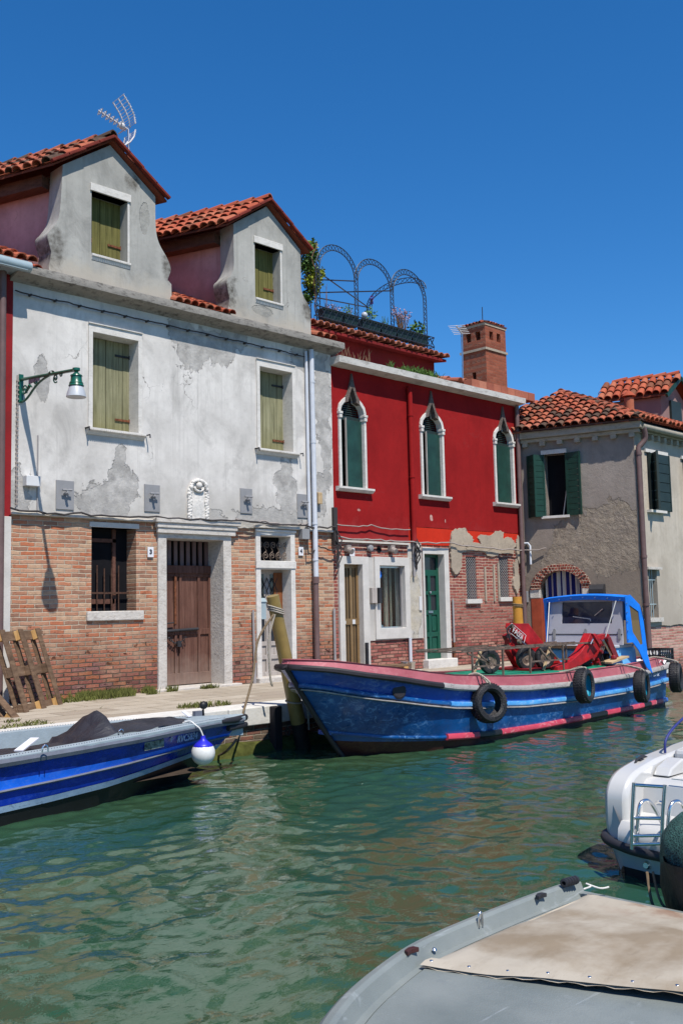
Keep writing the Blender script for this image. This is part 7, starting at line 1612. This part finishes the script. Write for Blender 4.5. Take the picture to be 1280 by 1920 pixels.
# ------------------------------------------------------------------ mooring poles and ropes
PL = thing('mooring_pole', 'thick leaning ochre mooring pole with rope at the cargo boat bow', 'mooring pole', (9.68,-3.60,0))
b = Vector((9.73,-3.60,-.25)); t = fac(511,1117,-3.66); w_ = lambda z: b.lerp(t,(z-b.z)/(t.z-b.z))
mb = MB(); mb.tube([w_(.36),w_(.8),w_(1.4),t], [.106,.102,.096,.088], 18); mb.build('pole', M['pole'], PL, smooth=60)
mb = MB(); mb.tube([b,w_(.1),w_(.355)], [.108,.108,.107], 18); mb.build('tidal_base', M['algae_shadow'], PL, smooth=60)
mb = MB(); z0 = 1.93
for k in range(3): c = w_(z0+.03*k-.02); mb.tube([c+Vector((.108*math.cos(a),.108*math.sin(a),.035*math.cos(a+.6)*-1+.0)) for a in [2*math.pi*i/20 for i in range(21)]], .013, 6)
tag(mb.build('rope_loop', M['rope'], None, loc=tuple(w_(1.93))), 'rope wound three times round the top of the ochre pole', 'rope')
kn = w_(1.88)+Vector((-.10,-.06,0)); e1 = fac(446,1375,-3.9)
mb = MB(); mb.tube(curve([tuple(kn),tuple(fac(484,1200,-3.7)),tuple(fac(474,1270,-3.8)),tuple(fac(455,1340,-3.95)),tuple(fac(446,1380,-4.1)),tuple(fac(425,1408,-4.2)),tuple(gnd(405,1418,-.02))],8), .016, 6); tag(mb.build('mooring_rope', M['rope_brown'], None, loc=tuple(kn)), 'long rope sagging from the ochre pole past the left boat bow', 'rope')
mb = MB(); mb.tube(curve([tuple(kn+Vector((.02,0,0))),tuple(fac(504,1200,-3.68)),tuple(fac(506,1262,-3.66)),tuple(fac(509,1282,-3.66))],8), .016, 6); mb.tube([fac(509,1282,-3.66),fac(511,1287,-3.66)],[.02,.01],6); tag(mb.build('hanging_rope', M['rope'], None, loc=tuple(kn+Vector((.02,0,0)))), 'loose rope end hanging straight down from the top of the ochre pole', 'rope')
mb = MB(); c = w_(.66); mb.tube([c+Vector((.115*math.cos(a),.115*math.sin(a),.02*math.sin(a))) for a in [2*math.pi*i/20 for i in range(21)]], .012, 6); mb.tube(curve([tuple(c+Vector((.1,-.06,0))),tuple(c+Vector((.22,-.3,.02))),(9.15,-4.5,.72)],6), .012, 6); mb.tube(curve([tuple(c+Vector((.08,-.08,0))),tuple(c+Vector((.16,-.1,-.12))),tuple(c+Vector((.18,-.1,-.4)))],5), .012, 6); tag(mb.build('bow_line', M['rope'], None, loc=tuple(c)), 'short rope tying the cargo boat bow to the middle of the ochre pole', 'rope')
mb = MB(); x = fac(520,1345,-3.5).x; mb.box(x-.065,x+.065,-3.53,-3.405,-.6,.605); tag(mb.build('fender_post', M['pole_dark'], None, loc=(x,-3.47,0), bev=.012), 'dark square timber post fixed to the quay left of the ochre pole', 'post')
mb = MB(); c = fac(538,1372,-3.36); mb.lathe([(.055,-.01),(.055,.01),(.04,.01),(.04,-.01)], c+Vector((0,-.02,0)), 16, (.3,-1,.1), True); mb.tube([c+Vector((0,.04,.05)),c+Vector((0,-.03,.045))], .012, 6); tag(mb.build('mooring_ring', M['steel_rusty'], None, loc=tuple(c)), 'rusty iron mooring ring in the quay wall beside the ochre pole', 'mooring ring')
OP = thing('mooring_pole', 'orange yellow mooring pole standing behind the red crane beside grey house', 'mooring pole', (15.3,-3.45,0))
t = fac(968.5,1119,-3.45); mb = MB(); mb.tube([(t.x+.06,-3.45,-.4),(t.x+.02,-3.45,1.2),t], [.10,.095,.085], 16); mb.build('pole', M['pole_orange'], OP, smooth=60)
mb = MB(); 
for k in range(2): mb.tube([Vector((t.x+.01,-3.45,t.z-.13-.03*k))+Vector((.096*math.cos(a),.096*math.sin(a),.012*math.sin(a))) for a in [2*math.pi*i/18 for i in range(19)]], .012, 6)
tag(mb.build('rope_loop', M['rope_brown'], None, loc=(t.x,-3.45,t.z-.15)), 'rope wound round the top of the orange yellow pole', 'rope')

# ------------------------------------------------------------------ pallets, bench, pots, grass
def pallet(BL, BR, TR, label):
    BL, BR, TR = Vector(BL), Vector(BR), Vector(TR); e1 = (BR-BL).normalized(); e2 = (TR-BR); e2 = (e2-e1*e2.dot(e1)).normalized(); n = e1.cross(e2)
    if n.y > 0: n = -n
    W, H = (BR-BL).length, 1.2
    T = thing('wooden_pallet', label, 'pallet', tuple((BL+BR)/2), 'pallets leaning on the brick wall')
    def bx(u0,u1,v0,v1,w0,w1,name,m):
        mb = MB(); c = [BL+e1*u+e2*v+n*w for w in (w0,w1) for v in (v0,v1) for u in (u0,u1)]
        mb.add(c, [(0,1,3,2),(4,6,7,5),(0,4,5,1),(2,3,7,6),(0,2,6,4),(1,5,7,3)]); mb.build(name, m, T, bev=.004)
    rn = random.Random(int(BL.x*100))
    for k in range(5): u = k*(W-.12)/4; bx(u,u+.12,0,H,-.145,-.122,'deck_board',M['pallet'])
    for v in (0,H/2-.06,H-.14): bx(0,W,v+.0,v+.14,-.121,-.10,'cross_board',M['pallet'])
    for u in (0,W/2-.07,W-.14):
        for v in (0.002,H/2-.07,H-.15): bx(u+.015,u+.135,v,v+.14,-.099,-.023,'block',M['pallet_block'] if rn.random() < .6 else M['pallet'])
        bx(u+.01,u+.13,0,H,-.022,0,'runner_board',M['pallet'])
    return T
pallet(gnd(48,1338), gnd(120,1322), fac(87,1181,-.25), 'grey brown wooden pallet leaning on the brick wall right of another pallet')
pallet(gnd(-50,1358), gnd(40,1345), fac(-4,1192,-.28), 'wooden pallet half cut off by the left edge of the view')
# low plank bench with two pots
BN = thing('plank_bench', 'low rough plank bench standing below the shop display window', 'bench', (15.3,-.62,ZQ))
zt = fac(735,1246,-.6).z; x0 = fac(665,1245,-.6).x; x1 = fac(756,1250,-.6).x
for i in range(3): mb = MB(); mb.box(x0+.02*i, x1-.03*i, -.80+.14*i, -.68+.14*i, zt-.04, zt); mb.build('plank', M['pallet'], BN, bev=.004)
for x in (x0+.15, (x0+x1)/2, x1-.2): mb = MB(); mb.box(x,x+.12,-.80,-.42,ZQ,zt-.041); mb.build('leg', M['pallet_block'], BN, bev=.004)
for px0, lb in ((758,'dull dented metal pot on the plank bench below the shop window'),(771.5,'shiny metal pot standing just right of the plank bench')):
    v = fac(px0,1254,-.60); mb = MB(); z0 = zt+.001 if px0 < 760 else ZQ
    z0 = v.z-.02; mb.lathe([(.0,z0),(.06,z0),(.075,z0+.15),(.083,z0+.155),(.083,z0+.165),(.07,z0+.16),(.055,z0+.02),(.0,z0+.02)], (v.x,-.60,0), 18); o_ = mb.build('metal_pot', M['silver'] if px0 < 760 else M['chrome'], None, smooth=40, loc=(v.x,-.6,z0)); tag(o_, lb, 'pot')
    if px0 > 760: mb = MB(); mb.box(v.x-.15,v.x+.15,-.75,-.45,ZQ,z0-.001); tag(mb.build('stone_block', M['trim_worn'], None, loc=(v.x,-.6,ZQ), bev=.01), 'rough stone block under the shiny metal pot', 'block')
    elif z0 > zt+.002: pass
def grass(name, spots, label, seed):
    rn = random.Random(seed); mb = MB()
    for (x0, x1, y0, y1, n, h) in spots:
        for i in range(n):
            x = rn.uniform(x0,x1); y = y0+(y1-y0)*rn.random()**1.3
            if mnoise.noise(Vector((x*3,y*3,seed))) < -.2: continue
            p = Vector((x,y,ZQ+.0)); hh = h*rn.uniform(.35,1.15); q = p+Vector((rn.uniform(-.06,.06),rn.uniform(-.06,.04),hh)); a = rn.uniform(0,6.28); s = Vector((math.cos(a),math.sin(a),0))*rn.uniform(.004,.009)
            m_ = p.lerp(q,.55)+Vector((0,0,hh*.12)); mb.add([p-s,p+s,m_+s*.8,q,m_-s*.8], [(0,1,2,3,4)])
    return stuff(mb.build(name, M['grass'], None, loc=(spots[0][0],spots[0][2],ZQ), clean=False), label, 'grass')
grass('grass', [(7.62,9.45,-.06,-.42,3400,.15),(7.6,8.6,-.06,-.55,900,.09),(9.75,9.95,-.12,-.25,120,.12),(10.45,10.75,-.18,-.3,160,.10),(8.25,9.0,-2.55,-2.85,420,.07),(5.3,6.2,-2.5,-2.9,380,.05),(5.9,6.1,-2.2,-2.3,50,.05),(7.5,7.6,-1.6,-1.7,40,.04)], 'short green weeds along the foot of the brick wall and paving joints', 5)
for o in list(bpy.data.objects):
    if '_o' in o: del o['_o']
